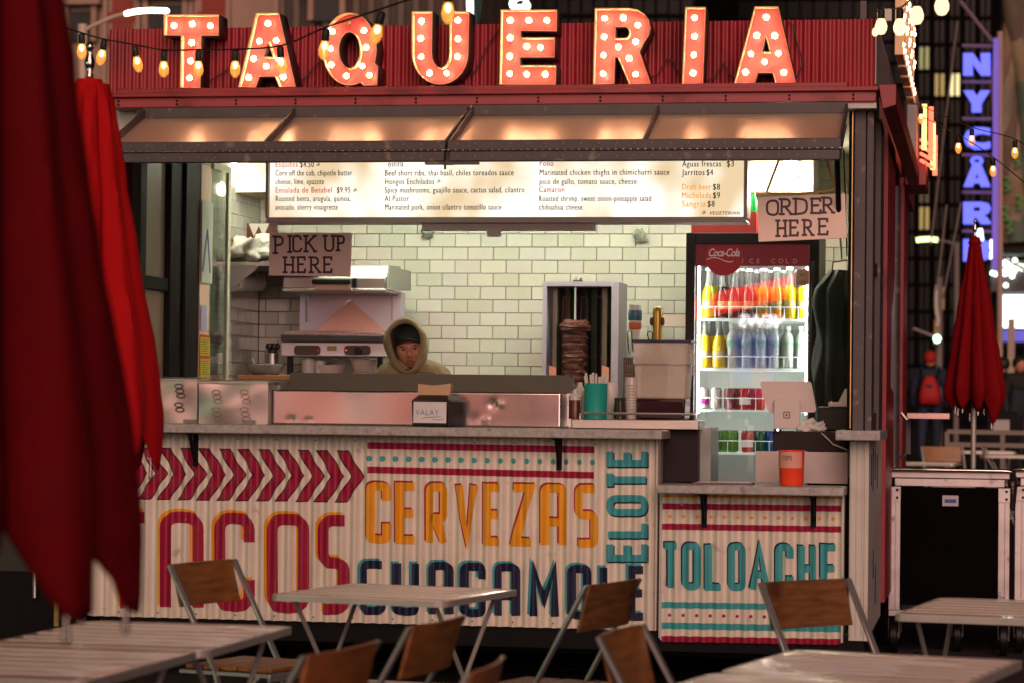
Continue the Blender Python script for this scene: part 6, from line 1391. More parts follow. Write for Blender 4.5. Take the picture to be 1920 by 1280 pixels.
mk_table(.12, 9.95, .72, .95, -.15, 'slatted table at the right edge in front of the black trolley')
mk_table(-2.55, 7.93, .67, .90, -.02, 'rear one of the two joined tables under the near red umbrellas')
mk_table(-2.59, 7.00, .67, .90, -.03, 'front one of the two joined tables at the lower left corner')
mk_table(-.30, 7.59, .67, .74, -.20, 'rear one of the joined tables at the lower right, below the lone chair')
mk_table(-.46, 6.82, .67, .74, -.20, 'front one of the joined tables at the bottom right edge')
# folding chair: +y is the back, sitter looks to -y
def mk_chair(x, y, a, W=.42, top=.82, H=.16, label='', group='folding wooden chairs on the terrace', shade=None):
    t = thing('folding_chair', (x, y, GND), label, 'chair', group, a); w2 = W / 2
    bb = MB(); vs = []; n1 = 8
    for k in range(n1 + 1):
        u = -1 + 2 * k / n1; cy = .016 * (1 - u * u)
        vs += [(u * (w2 - .012), .03 + cy, top), (u * (w2 - .012), -.01 + cy, top - H), (u * (w2 - .012), .012 + .03 + cy, top), (u * (w2 - .012), .012 - .01 + cy, top - H)]
    f = []
    for k in range(n1):
        o = 4 * k; f += [(o, o + 4, o + 5, o + 1), (o + 2, o + 3, o + 7, o + 6), (o, o + 2, o + 6, o + 4), (o + 1, o + 5, o + 7, o + 3)]
    f += [(0, 1, 3, 2), (4 * n1, 4 * n1 + 2, 4 * n1 + 3, 4 * n1 + 1)]
    bb.add(vs, f).build('backrest', shade or wd, t, local=True, bevel=.003, smooth=30)
    for s in (-1, 1):
        MB().bar((s * (w2 + .006), .035, top - .002), (s * (w2 + .006), -.17, .44), .012, .028, up=(1, 0, 0)).bar((s * (w2 + .006), -.17, .44), (s * (w2 + .006), -.31, .0), .012, .028, up=(1, 0, 0)).build('leg', greym, t, local=True, bevel=.002, seg=1)
        MB().bar((s * (w2 - .012), -.36, .42), (s * (w2 - .012), .06, .0), .012, .026, up=(1, 0, 0)).build('leg', greym, t, local=True, bevel=.002, seg=1)
    for k in range(5):
        y0 = -.40 + k * .076; MB().box(-w2 + .02, w2 - .02, y0, y0 + .070, .432, .448).build('seat_slat', shade or wd, t, local=True, bevel=.004)
    sf = MB()
    for s in (-1, 1): sf.box(s * (w2 - .008) - .007, s * (w2 - .008) + .007, -.41, -.01, .415, .43)
    sf.box(-w2, w2, -.408, -.396, .40, .43).build('seat_frame', greym, t, local=True, bevel=.002, seg=1)
    return t
# facing right: back plane normal to the left -> rotation a about z with +y local pointing away from the seat
wd2 = mat('grey brown slat wood', (.20, .085, .028), .5, var=.5, scale=6, aniso=(1.2, 9, 9), bump=.2, dirt=((.08, .03, .012), 6, .55))
wd3 = mat('reddish slat wood', (.34, .115, .030), .42, var=.4, scale=4, aniso=(1.4, 8, 8), bump=.15, dirt=((.12, .04, .015), 9, .62))
mk_chair(-2.919, 9.86, 1.288, .44, label='chair with its back to the painted TACOS, left of the lone table')
mk_chair(-1.61, 6.49, 1.416 + pi, .47, .82, .17, shade=wd3, label='nearest chair at the bottom, its back cut by the frame')
mk_chair(-1.554, 7.39, 1.426 + pi, .43, .82, .15, label='chair with a raised back just below the lone table')
mk_chair(-1.186, 6.17, 1.574 + pi, .44, .82, .17, shade=wd3, label='chair of which only one back corner shows at the bottom centre')
mk_chair(-1.312, 9.265, 1.296 + pi, .455, .82, .165, shade=wd2, label='chair with a tall back in front of the painted letters LE')
mk_chair(-.943, 7.234, 1.427, .426, .82, .165, label='near chair whose back stands right of the bottom centre')
mk_chair(-.605, 9.537, .872, .434, .82, .165, shade=wd2, label='lone dark backed chair in front of the painted TOLOACHE')
# closed umbrellas
def canvas(nm, c): return mat(nm, c, .85, var=.12, scale=14, bump=.15, bscale=160, spec=.1)  # one red cloth; light and shade are put into each canopy's colour
chrome = mat('polished chrome', (.55, .53, .50), .12, 1)
def umbrella(x, y, zt, zb, R, label, nf=8, seed=0, pole=True, ph=0., drop=.12, finial=True, flare=1.0, hgt=None, lean=(0, 0), twist=0., redc_=None, deep=.5, top=.13, tap=.38):
    t = thing('closed_umbrella', (x, y, GND), label, 'umbrella', 'closed red umbrellas'); rnd = random.Random(seed)
    NA, NZ = nf * 14, 46; rings = []; amp = [rnd.uniform(.6, 1.2) for _ in range(nf)]; dl = [rnd.uniform(-.4, 1) * drop for _ in range(nf)]
    for j in range(NZ + 1):
        v = j / NZ; ring = []
        for i in range(NA):
            a = 2 * pi * i / NA; u = (i / NA * nf) % 1; k = int(i / NA * nf) % nf; k2 = (k + (1 if u > .5 else -1)) % nf
            A_ = amp[k] ; fold = abs(cos(pi * u))                       # 1 at the ribs, 0 between
            r = R * (top + (1 - top) * v ** 1.0 * flare)
            r *= (1 - deep) + deep * fold ** .8 * (.7 + .3 * A_) if v > .03 else .9
            r += R * .05 * sin(9 * v + k * 2) * v * (1 - fold)
            r *= 1 - tap * max(0, (v - .86) / .14) ** 1.5
            r += R * .045 * noise.noise(Vector((cos(a) * 3 + seed, sin(a) * 3, v * 5))) * min(1, v * 3) + R * .018 * noise.noise(Vector((cos(a) * 11 + seed, sin(a) * 11, v * 16)))
            rib = k if u < .5 else (k + 1) % nf
            dz = (dl[rib] * fold ** 2 - .16 * (1 - fold)) * v ** 6 * (1 if True else 0)
            z = zt + (zb - zt) * v - dz * abs(zt - zb) * .55 if False else zt + (zb - zt) * v + (-(dl[rib]) * fold ** 2 + .13 * (1 - fold ** 1.2)) * v ** 8 * abs(zt - zb) * .8
            aa = a + ph + twist * v
            ring.append((x + lean[0] * v + r * cos(aa), y + lean[1] * v + r * sin(aa), z))
        rings.append(ring)
    m_ = MB().loft(rings, True, True, False).build('canopy', redc_, t, smooth=70); so = m_.modifiers.new('s', 'SOLIDIFY'); so.thickness = .004
    MB().lathe([(.001, 0), (R * .16 + .012, .0), (R * .17, .02), (R * .14, .05), (.001, .055)], (x, y, zt - .03), 20).build('top_cap', redc_, t)
    if finial: MB().lathe([(.012, 0), (.016, .01), (.009, .02), (.017, .045), (.019, .06), (.010, .085), (.008, .10), (.014, .11), (.012, .125), (.001, .132)], (x, y, zt + .022), 14).build('finial', chrome, t, smooth=80)
    for k in range(nf):
        a = 2 * pi * k / nf + ph + twist; r = R * (1 - tap) * (.7 + .3 * amp[k]) * .93
        zb_ = zb - dl[k] * abs(zt - zb) * .8
        MB().tube([(x + lean[0] + r * cos(a), y + lean[1] + r * sin(a), zb_ + .03), (x + lean[0] + r * cos(a), y + lean[1] + r * sin(a), zb_ - .022)], [.006, .0075], 8).sphere((x + lean[0] + r * cos(a), y + lean[1] + r * sin(a), zb_ - .028), .0085, 8, 6).build('rib_end', chrome, t, smooth=60)
    if pole: MB().tube([(x, y, GND + .03), (x, y, zt)], .019, 12).build('pole', alu, t); MB().lathe([(.22, 0), (.24, .02), (.22, .05), (.03, .06), (.03, .2), (.001, .2)], (x, y, GND + .001), 24).build('base', blackp, t)
    return t
def PW(px_, py_, Y): q = P(px_, py_, Y); return q
q = P(1828, 450, 20); q2 = P(1826, 770, 20)
umbrella(q.x, 20, q.z, q2.z - .01, .265, redc_=canvas('deep red canvas', (.20, .003, .006)), label='closed red umbrella beyond the trolley at the right', seed=4, ph=.2, drop=.10)
q = P(168, 160, 9.0)
umbrella(q.x, 9.0, q.z, 1.10, .312, tap=.16, redc_=canvas('red canvas tinted as lit', (.44, .007, .009)), top=.24, deep=.32, label='closed umbrella coloured as lit red, with a chrome finial, behind the nearest one', seed=9, ph=.35, drop=.08)
q = P(-30, 400, 4.5)
umbrella(q.x, 4.5, 2.45, .925, .318, tap=.12, redc_=canvas('red canvas tinted as shaded', (.115, .0015, .004)), top=.20, deep=.45, label='nearest closed red umbrella coloured as shaded, filling the left edge', seed=21, ph=-.51, nf=7, drop=.004)

# black trolley with aluminium frame
def trolley(xl, xr, Yt_, label, full=True):
    zt = P((xl + xr) / 2, 884, Yt_).z; a, b_ = P(xl, 1000, Yt_).x, P(xr, 1000, Yt_).x; z0 = .14
    t = thing('utility_trolley', ((a + b_) / 2, Yt_ + .3, GND), label, 'trolley', 'black catering trolleys beside the kiosk'); lw_ = .065; d = .62
    al = mat('scuffed aluminium', (.50, .46, .45), .38, .8, var=.2, scale=9, dirt=((.2, .17, .16), 12, .62))
    zp = zt - .09
    B(a + lw_, b_ - lw_, Yt_ + .012, Yt_ + .02, z0 + .03, zp).build('front_panel', mat('black laminate panel', (.003, .002, .002), .85, var=.5, scale=4, spec=.05), t)
    for x in (a, b_ - lw_):
        MB().box(x, x + lw_, Yt_, Yt_ + .05, z0, zp).box(x + lw_ * .55, x + lw_ * .62, Yt_ - .003, Yt_, z0, zp).build('frame_post', al, t, bevel=.003); B(x, x + lw_, Yt_ + d - .05, Yt_ + d, z0, zp).build('frame_post', al, t, bevel=.003)
        MB().box(x - .002, x + lw_ + .002, Yt_ - .006, Yt_ + .055, zp - .085, zp + .0).build('corner_plate', al, t, bevel=.002)
        bl_ = MB()
        for z in (zp - .02, zp - .065): bl_.sphere((x + lw_ * .7, Yt_ - .007, z), .008, 8, 6)
        tag(bl_.build('bolt', blackp, t), kind='stuff')
    for x in (a + .012, b_ - .02): B(x, x + .008, Yt_ + .05, Yt_ + d - .05, z0 + .03, zp).build('side_panel', MATS['black laminate panel'], t)
    MB().box(a, b_, Yt_ - .004, Yt_ + d, zp + .052, zp + .088).build('top_tray', al, t, bevel=.004); MB().box(a + .03, b_ - .03, Yt_ + .0, Yt_ + d - .01, zp + .004, zp + .05).build('top_frame', al, t, bevel=.003)
    B(a, b_, Yt_ - .004, Yt_ + d, z0 - .035, z0 - .0).build('bottom_frame', al, t, bevel=.003)
    za = zt + .008
    MB().tube([(a - .02, Yt_ + .02, zt - .22), (a - .035, Yt_ - .02, zt - .05), (a - .02, Yt_ - .045, za), (a + .04, Yt_ - .05, za + .004), (b_ - .04, Yt_ - .05, za + .004), (b_ + .02, Yt_ - .045, za), (b_ + .035, Yt_ - .02, zt - .05), (b_ + .02, Yt_ + .02, zt - .22)], .011, 10).build('bumper_rail', chrome, t, smooth=70)
    for x in (a + .03, b_ - .03, (a + b_) / 2 + .05):
        for y in ((Yt_ + .1, Yt_ + d - .1) if x != (a + b_) / 2 + .05 else (Yt_ + .3,)):
            w_ = MB().tube([(x - .022, y, GND + .10), (x + .022, y, GND + .10)], .10, 20).build('wheel', blkpl, t, bevel=.006); MB().tube([(x - .026, y, GND + .10), (x + .026, y, GND + .10)], .03, 12).build('hub', gunmetal, w_)
            MB().box(x - .034, x - .028, y - .02, y + .02, GND + .09, z0 - .036).box(x + .028, x + .034, y - .02, y + .02, GND + .09, z0 - .036).build('caster_fork', gunmetal, t)
    return t, a, b_, zp, Yt_
t, a, b_, zp, Yt_ = trolley(1667, 1893, 15.9, 'black panelled trolley with aluminium posts right of the kiosk')
st_ = MB().box(P(1767, 938, Yt_).x, P(1797, 938, Yt_).x, Yt_ + .008, Yt_ + .0115, P(1780, 948, Yt_).z, P(1780, 928, Yt_).z).build('maker_sticker', mat('pale sticker', (.48, .46, .5), .5), t)
MB().box(P(1771, 938, Yt_).x, P(1793, 938, Yt_).x, Yt_ + .0068, Yt_ + .0078, P(1780, 942, Yt_).z, P(1780, 935, Yt_).z).build('sticker_mark', mat('blue print', (.05, .07, .3), .5), st_)
trolley(1903, 2110, 16.1, 'second trolley cut off by the right edge of the frame')

# ================================================================== STRING LIGHTS
amber = mat('amber bulb glass', (.85, .45, .10), .12, em=(1, .42, .07), emst=.55, alpha=.55, spec=.8)
core = glow('glowing filament', (1, .74, .36), 14.)
warmw = glow('white hot bulb', (1, .60, .32), 2.2)
wire = mat('black wire', (.012, .010, .010), .6)
def strbulb(px_, py_, Y, label, group, bright=False, s=1., tilt=0.):
    q = P(px_, py_, Y); t = thing('string_bulb', (q.x, Y, q.z), label, 'light bulb', group)
    t.rotation_euler = (0, tilt, 0)
    if bright: MB().lathe([(.001, -.042), (.016, -.038), (.027, -.02), (.029, -.002), (.022, .022), (.014, .034)], (0, 0, 0), 14).build('bulb_glass', warmw, t, local=True, smooth=80)
    else:
        MB().lathe([(.001, -.046), (.010, -.043), (.021, -.028), (.0245, -.008), (.019, .018), (.013, .034)], (0, 0, 0), 14).build('bulb_glass', amber, t, local=True, smooth=80)
        MB().sphere((0, 0, .012), .0105, 8, 6, 1, 1, 1.5).build('filament', core, t, local=True, smooth=80)
    MB().lathe([(.014, .032), (.0165, .036), (.0165, .075), (.010, .082), (.001, .083)], (0, 0, 0), 12).build('lamp_socket', socket, t, local=True)
    t.scale = (s, s, s); return q + Vector((0, 0, .08 * s))
LB = [(153, 95, 12.4, 0), (190, 106, 12.35, .2), (258, 119, 12.25, -.2), (307, 128, 12.15, 0), (372, 128, 12.0, 0), (441, 128, 11.8, 0), (528, 122, 11.4, -.1), (608, 92, 10.6, .1), (706, 62, 9.9, .25), (840, 22, 9.2, 0)]
ATX = ['far left beside the red umbrella', 'at the left corner of the parapet', 'left of the T over the red sheet', 'just left of the marquee T', 'in front of the stem of the T', 'just left of the first marquee A', 'in front of the right leg of the first A', 'in front of the left of the Q', 'big one right of the Q top', 'big one in front of the U']
pts = [P(120, 52, 12.5)]
for (x, y, Y, tl), lab in zip(LB, ATX): pts.append(strbulb(x, y, Y, 'amber string bulb, ' + lab, 'bulbs on the left string', tilt=tl, s=1.0) + Vector((0, 0, .006)))
pts.append(P(930, -40, 8.8)); sm = []
def smoothp(pts, n=6):
    out = []
    for i in range(len(pts) - 1):
        p0, p1, p2, p3 = pts[max(i - 1, 0)], pts[i], pts[i + 1], pts[min(i + 2, len(pts) - 1)]
        for k in range(n):
            t_ = k / n; out.append(.5 * ((2 * p1) + (-p0 + p2) * t_ + (2 * p0 - 5 * p1 + 4 * p2 - p3) * t_ ** 2 + (-p0 + 3 * p1 - 3 * p2 + p3) * t_ ** 3))
    return out + [pts[-1]]
tag(MB().tube(smoothp(pts), .0042, 6).build('light_string_wire', wire), 'black wire of the amber bulbs crossing in front of T, A and Q', 'wire')
pts = [P(1560, 150 - 80, 13.0)]; pts = []
for x, y, Y, lab in ((1652, 49, 12.6, 'white hot string bulb at the top right corner of the parapet'), (1687, 50, 12.0, 'second white hot bulb right of the parapet corner'), (1719, 28, 11.2, 'third white hot bulb rising towards the top edge'), (1766, 10, 10.6, 'highest white hot bulb at the top edge on the right')):
    pts.append(strbulb(x, y, Y, lab, 'bulbs on the upper right string', True, 1.0) + Vector((0, 0, .004)))
pts = [P(1634, 35, 13.0)] + pts + [P(1850, -50, 10)]
tag(MB().tube(smoothp(pts), .004, 6).build('light_string_wire', wire), 'black wire rising from the parapet corner to the upper right', 'wire')
strbulb(1641, 60, 13.1, 'small pinkish bulb tucked under the corner junction box', 'bulbs on the upper right string', True, .55)
jb = thing('junction_box', (P(1658, 30, 13.2).x, 13.2, P(1658, 50, 13.2).z), 'pale junction box on the right corner of the parapet', 'box')
pbox(1644, 1672, 17, 40, 13.2, 13.28).build('box_body', whitep, jb, bevel=.004); pbox(1613, 1625, 2, 40, 13.42, 13.46).build('bracket_post', gunmetal, jb)
tag(jb.children[1] if False else jb, None)
pa, pb_ = [], []
for x, y, Y, lab, bg_, lst in ((1727, 222, 17.0, 'amber bulb in front of the red neon sign', 0, pa), (1797, 277, 16.6, 'amber bulb left of the blue letter C', 0, pb_), (1822, 263, 16.4, 'small amber bulb in front of the blue letter C', 0, pa), (1862, 320, 16.0, 'round warm bulb below and right of the blue C', 1, pb_), (1903, 286, 15.8, 'amber bulb near the right edge over the draped facade', 0, pa)):
    lst.append(strbulb(x, y, Y, lab, 'bulbs on the lower right strings', bool(bg_) and False, .85) + Vector((0, 0, .01)))
tag(MB().tube(smoothp([P(1700, 190, 17.3)] + pa + [P(1960, 305, 15.5)]), .0035, 5).build('light_string_wire', wire), 'upper of the two thin wires crossing the blue sign', 'wire')
tag(MB().tube(smoothp([P(1720, 215, 17.3)] + pb_ + [P(1960, 375, 15.4)]), .0035, 5).build('light_string_wire', wire), 'lower of the two thin wires crossing the blue sign', 'wire')

# ================================================================== BEHIND THE KIOSK
def GZ(Y): return -.15 if Y < 18 else -.15 + (Y - 18) * 8.25 / 302
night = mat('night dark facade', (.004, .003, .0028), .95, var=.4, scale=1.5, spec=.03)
# dark tower of rooms, some lit
def tower(px0, px1, Y, ztop, label, cols, rows, lit, mwall, depth=14, name='office_tower', y0=-60, dy=52, cw=.45, chh=.42):
    a, b_ = P(px0, 500, Y).x, P(px1, 500, Y).x; g0 = GZ(Y) - .5
    t = thing(name, ((a + b_) / 2, Y + depth / 2, g0), label, 'building')
    B(a, b_, Y, Y + depth, g0, ztop).build('wall', mwall, t)
    fr = mat('dark window glass', (.004, .004, .005), .3, spec=.15); sill = mat('dark sill', (.006, .0045, .0045), .95, spec=.03)
    for c in range(cols):
        for r in range(rows):
            px_ = px0 + (px1 - px0) * (c + .5) / cols; py_ = y0 + dy * r
            w2 = (b_ - a) / cols * cw; q = P(px_, py_, Y); h2 = (P(px_, py_, Y).z - P(px_, py_ + dy, Y).z) * chh
            L_ = lit.get((c, r)); m_ = glow('lit room %s' % str(L_), *L_) if L_ else fr
            o = MB().box(q.x - w2, q.x + w2, Y - .03, Y - .01, q.z - h2, q.z + h2).build('window', m_, t, smooth=0)
            MB().box(q.x - w2, q.x + w2, Y - .12, Y - .031, q.z - h2 - .12, q.z - h2).box(q.x - .04, q.x + .04, Y - .05, Y - .031, q.z - h2, q.z + h2).build('frame', sill, o, smooth=0)
    return t
LY, LW = (((.80, .52, .16)), .55), ((1, .85, .4), 1.3)
LD = ((.30, .22, .12), .18)
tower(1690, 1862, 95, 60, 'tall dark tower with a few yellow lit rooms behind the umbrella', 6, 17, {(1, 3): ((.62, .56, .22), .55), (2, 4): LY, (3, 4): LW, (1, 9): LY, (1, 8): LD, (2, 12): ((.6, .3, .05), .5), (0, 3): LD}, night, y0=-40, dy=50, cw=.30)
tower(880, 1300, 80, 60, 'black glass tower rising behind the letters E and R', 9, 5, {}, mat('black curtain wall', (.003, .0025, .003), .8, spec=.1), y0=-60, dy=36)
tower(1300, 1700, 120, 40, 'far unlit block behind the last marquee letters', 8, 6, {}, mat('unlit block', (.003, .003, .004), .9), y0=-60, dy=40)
# pale stone hotel with red brick, upper left
Yh = 70; a, b_ = P(-120, 20, Yh).x, P(880, 20, Yh).x; g0 = GZ(Yh) - .5
HT = thing('stone_hotel', ((a + b_) / 2, Yh + 6, g0), 'pale stone and red brick hotel facade above the left of the red parapet', 'building')
stn = mat('warm limestone', (.36, .235, .19), .8, var=.2, scale=.8, em=(.30, .15, .10), emst=.25); brk = mat('red brick infill', (.30, .05, .035), .85, var=.2, scale=3, em=(.30, .03, .02), emst=.15); dkst = mat('grey brown fluted stone', (.08, .06, .05), .85, var=.4, scale=1.2)
for k_ in ('warm limestone', 'red brick infill'): MATS[k_].node_tree.nodes['Principled BSDF'].inputs['Emission Strength'].default_value = 0
B(a, P(515, 20, Yh).x, Yh, Yh + 12, g0, 24).build('wall', stn, HT); B(P(515, 20, Yh).x + .01, b_, Yh + .2, Yh + 12, g0, 24).build('fluted_wall', dkst, HT)
for x0_, x1_ in ((207, 252), (375, 425)):
    for k in range(6):
        e = 6 if k % 2 else -3; y_ = -46 + k * 22
        p0, p1 = P(x0_ - e, y_ + 22, Yh - .05), P(x1_ + e, y_, Yh - .05); B(p0.x, p1.x, Yh - .05, Yh - .002, p0.z, p1.z - .02).build('brick_infill', brk, HT)
for x0_, x1_, y0_, y1_ in ((130, 175, 22, 80), (280, 345, 10, 80), (590, 640, -10, 40)):
    p0, p1 = P(x0_, y1_, Yh - .1), P(x1_, y0_, Yh - .1); wv = B(p0.x, p1.x, Yh - .12, Yh - .06, p0.z, p1.z).build('window', mat('hotel window', (.05, .05, .055), .2), HT)
    MB().box(p0.x - .15, p0.x, Yh - .3, Yh - .05, p0.z, p1.z + .15).box(p1.x, p1.x + .15, Yh - .3, Yh - .05, p0.z, p1.z + .15).box(p0.x - .3, p1.x + .3, Yh - .5, Yh - .05, p1.z + .15, p1.z + .35).build('frame', stn, wv)
for i in range(13):
    x = P(522 + i * 28, 20, Yh).x; B(x, x + .16, Yh + .02, Yh + .19, g0, 24).build('flute', mat('pale flute', (.15, .115, .095), .8), HT)
for px_ in (130, 200, 262, 360, 430, 520):
    x = P(px_, 20, Yh).x; B(x - .06, x + .06, Yh - .16, Yh - .003, g0, 24).build('pilaster', mat('pink limestone', (.38, .25, .21), .8), HT)
# street lamp over the left of the parapet
Ys_ = 26; t = thing('street_lamp', (P(155, 400, Ys_).x, Ys_, GZ(Ys_)), 'white street lamp with a curved arm and a long lit head above the T', 'street lamp')
q = [P(155, 900, Ys_), P(155, 60, Ys_)]; q[0].z = GZ(Ys_)
MB().tube([q[0], q[1], P(155, 46, Ys_)], .05, 10).build('pole', mat('cream lamp post', (.55, .42, .33), .5), t)
MB().tube(smoothp([P(157, 58, Ys_), P(180, 46, Ys_), P(210, 33, Ys_), P(236, 26, Ys_)]), .022, 8).build('arm', mat('cream lamp post', (.55, .42, .33), .5), t)
MB().tube(smoothp([P(233, 27, Ys_), P(255, 22, Ys_), P(285, 20, Ys_), P(316, 21, Ys_)]), [.018] + [.026] * 17 + [.02], 8).build('lamp_head', glow('white lamp head', (.95, 1, .82), 9.), t)
t = thing('lit_sign', (P(882, 20, 40).x, 40, GZ(40)), 'tall thin white green neon strip rising above the letter U', 'sign')
MB().tube([P(882, 150, 40), P(881, -30, 40)], .045, 8).build('neon_tube', glow('white green neon', (.75, 1, .85), 7.), t); B(P(882, 150, 40).x - .1, P(882, 150, 40).x + .1, 40.1, 40.3, GZ(40), P(882, -30, 40).z).build('sign_post', blackp, t)
t = thing('lit_sign', (P(974, 10, 42).x, 42, GZ(42)), 'curved white green neon sign just above the letter E', 'sign')
MB().tube(smoothp([P(990, -6, 42), P(970, -4, 42), P(961, 6, 42), P(966, 15, 42), P(988, 14, 42), P(985, 5, 42)]), .045, 8).build('neon_tube', MATS['white green neon'], t); B(P(974, 15, 42).x - .06, P(974, 15, 42).x + .06, 42.1, 42.2, GZ(42), P(974, 15, 42).z).build('sign_post', blackp, t)

# blue blade sign
Yb_ = 45; blu = glow('blue white letters', (.11, .13, 1.0), 1.7); vio = mat('violet sign column', (.20, .14, .34), .5, em=(.10, .06, .9), emst=.35)
t = thing('blade_sign', (P(1868, 300, Yb_).x, Yb_, GZ(Yb_)), 'vertical sign of big blue glowing letters N Y C A R D', 'sign')
def blk(px_x0, px_x1, y0, y1, loops):
    mb = MB()
    for lp in loops: pass
    L_ = [[(P(px_x0 + u * (px_x1 - px_x0), y0 + v * (y1 - y0), Yb_).x, P(px_x0 + u * (px_x1 - px_x0), y0 + v * (y1 - y0), Yb_).z) for u, v in lp] for lp in loops]
    return mb.poly(L_, Yb_, Yb_ + .12).build('letter', blu, t, smooth=0)
def circ(cx, cy, rx, ry, n=20): return [(cx + rx * cos(2 * pi * i / n), cy + ry * sin(2 * pi * i / n)) for i in range(n)]
blk(1806, 1857, 100, 141, [[(0, 0), (.36, 0), (.66, .52), (.64, 0), (1, 0), (1, 1), (.66, 1), (.34, .46), (.36, 1), (0, 1)]])
blk(1807, 1856, 170, 210, [[(0, 0), (.36, 0), (.5, .26), (.64, 0), (1, 0), (.68, .6), (.68, 1), (.30, 1), (.30, .6)]])
blk(1807, 1857, 239, 280, [[(1, .06), (.75, 0), (.4, 0), (.1, .2), (0, .5), (.1, .8), (.4, 1), (.75, 1), (1, .94), (1, .66), (.7, .72), (.45, .68), (.36, .5), (.45, .32), (.7, .28), (1, .34)]])
blk(1807, 1857, 309, 350, [[(.32, 0), (.66, 0), (1, 1), (.64, 1), (.60, .84), (.38, .84), (.34, 1), (0, 1)], [(.5, .38), (.42, .62), (.57, .62)]])
blk(1819, 1844, 293, 310, [circ(.5, .5, .5, .5), circ(.5, .5, .22, .2)])
blk(1806, 1858, 379, 420, [[(0, 0), (.66, 0), (.92, .08), (1, .3), (.92, .5), (.76, .58), (1, .92), (1, 1), (.64, 1), (.46, .7), (.40, .7), (.40, 1), (0, 1)], [(.38, .22), (.38, .42), (.6, .42), (.6, .22)]])
blk(1806, 1858, 449, 490, [[(0, 0), (.6, 0), (.9, .1), (1, .5), (.9, .9), (.6, 1), (0, 1)], [(.36, .25), (.36, .75), (.58, .72), (.62, .5), (.58, .28)]])
B(P(1861, 300, Yb_).x, P(1872, 300, Yb_).x, Yb_ + .1, Yb_ + .3, P(1866, 505, Yb_).z, P(1866, 70, Yb_).z).build('column', vio, t)
for y_ in (86, 154, 223, 291, 361, 434): MB().tube([P(1804, y_, Yb_ + .2), P(1868, y_ + 1, Yb_ + .2)], .03, 6).build('cross_bar', mat('mauve sign steel', (.22, .14, .18), .5), t)
MB().tube([P(1800, 2, Yb_ + .2), P(1866, 84, Yb_ + .2)], .03, 6).build('stay', MATS['mauve sign steel'], t)
MB().tube([P(1875, 800, Yb_ + .4) * 1, P(1875, 60, Yb_ + .4)], .05, 8).build('pole', mat('pinkish sign pole', (.42, .28, .24), .5), t)
MB().tube([P(1836, 430, Yb_ - .3), P(1839, 452, Yb_ - .3)], .05, 8).build('neon_spot', glow('blue white spot', (.5, .6, 1), 5.), t)
# draped ornate facade at the right edge
Yd = 55; a, b_ = P(1876, 200, Yd).x, P(2080, 200, Yd).x
t = thing('draped_facade', ((a + b_) / 2, Yd + 3, GZ(Yd)), 'brown and green draped facade along the right edge behind the blue sign', 'building')
B(a, b_, Yd + .4, Yd + 4, P(1890, 470, Yd).z, 16).build('wall', mat('dark umber wall', (.05, .035, .03), .8), t)
cols_ = [(.20, .13, .08), (.24, .20, .15), (.13, .09, .07), (.26, .19, .12), (.10, .14, .10)]
for i in range(7):
    px_ = 1882 + i * 9; z0 = P(px_, 455 - 40 * (i % 2), Yd).z; z1 = P(px_, -60, Yd).z; n_ = 18
    MB().tube([(P(px_, 200, Yd).x + .12 * sin(j * .5 + i), Yd + .1, z0 + (z1 - z0) * j / n_) for j in range(n_ + 1)], [.16 + .08 * sin(j * .7 + i * 2) for j in range(n_ + 1)], 8).build('drape', mat('drape cloth %d' % (i % 5), cols_[i % 5], .8, var=.4, scale=1.5), t, smooth=60)
grn_ = mat('green scrawl paint', (.10, .30, .10), .6, em=(.12, .3, .1), emst=.0)
for i, (x_, y_) in enumerate(((1889, 345), (1886, 400), (1893, 425), (1908, 300), (1912, 380))):
    MB().tube(smoothp([P(x_ - 6, y_ - 12, Yd - .2), P(x_ + 4, y_ - 8, Yd - .2), P(x_ - 4, y_ + 2, Yd - .2), P(x_ + 5, y_ + 8, Yd - .2), P(x_ - 5, y_ + 14, Yd - .2)]), .03, 6).build('scrawl', grn_, t)
# bright screens low on the right
def screen(name, px0, px1, y0, y1, Y, col_, st, label, sk=0):
    a, b_ = P(px0, y1, Y), P(px1, y0, Y); t = thing(name, ((a.x + b_.x) / 2, Y, GZ(Y)), label, 'screen')
    MB().hexa([(a.x, Y, a.z), (b_.x, Y, a.z + sk * .3), (b_.x, Y, b_.z + sk), (a.x, Y, b_.z)], [(a.x, Y + .1, a.z), (b_.x, Y + .1, a.z + sk * .3), (b_.x, Y + .1, b_.z + sk), (a.x, Y + .1, b_.z)]).build('display', glow(label[:20], col_, st), t, smooth=0)
    MB().box(a.x - .1, b_.x + .1, Y + .101, Y + .4, a.z - .1, b_.z + .05).box((a.x + b_.x) / 2 - .1, (a.x + b_.x) / 2 + .1, Y + .15, Y + .35, GZ(Y), a.z - .1).build('housing', blackp, t); return t
screen('lit_screen', 1866, 1990, 546, 618, 60, (.97, .98, 1), 3.2, 'large blank white screen at the right edge')
screen('lit_screen', 1866, 1990, 620, 640, 59.5, (.16, .14, .75), .8, 'narrow blue screen strip under the white screen')
screen('lit_screen', 1856, 1882, 452, 486, 58, (.9, 1, .95), 4, 'small slanted white green screen above the umbrella', .25)
t = thing('bulb_canopy', (P(1885, 510, 57).x, 57, GZ(57)), 'dark canopy edge dotted with round white green lights', 'canopy')
B(P(1858, 500, 57).x, P(1990, 500, 57).x, 57.2, 59, P(1880, 546, 57).z, P(1880, 488, 57).z).build('canopy_edge', mat('mauve canopy', (.10, .07, .075), .6), t)
wg = glow('white green lights', (.85, 1, .85), 4.5); random.seed(2)
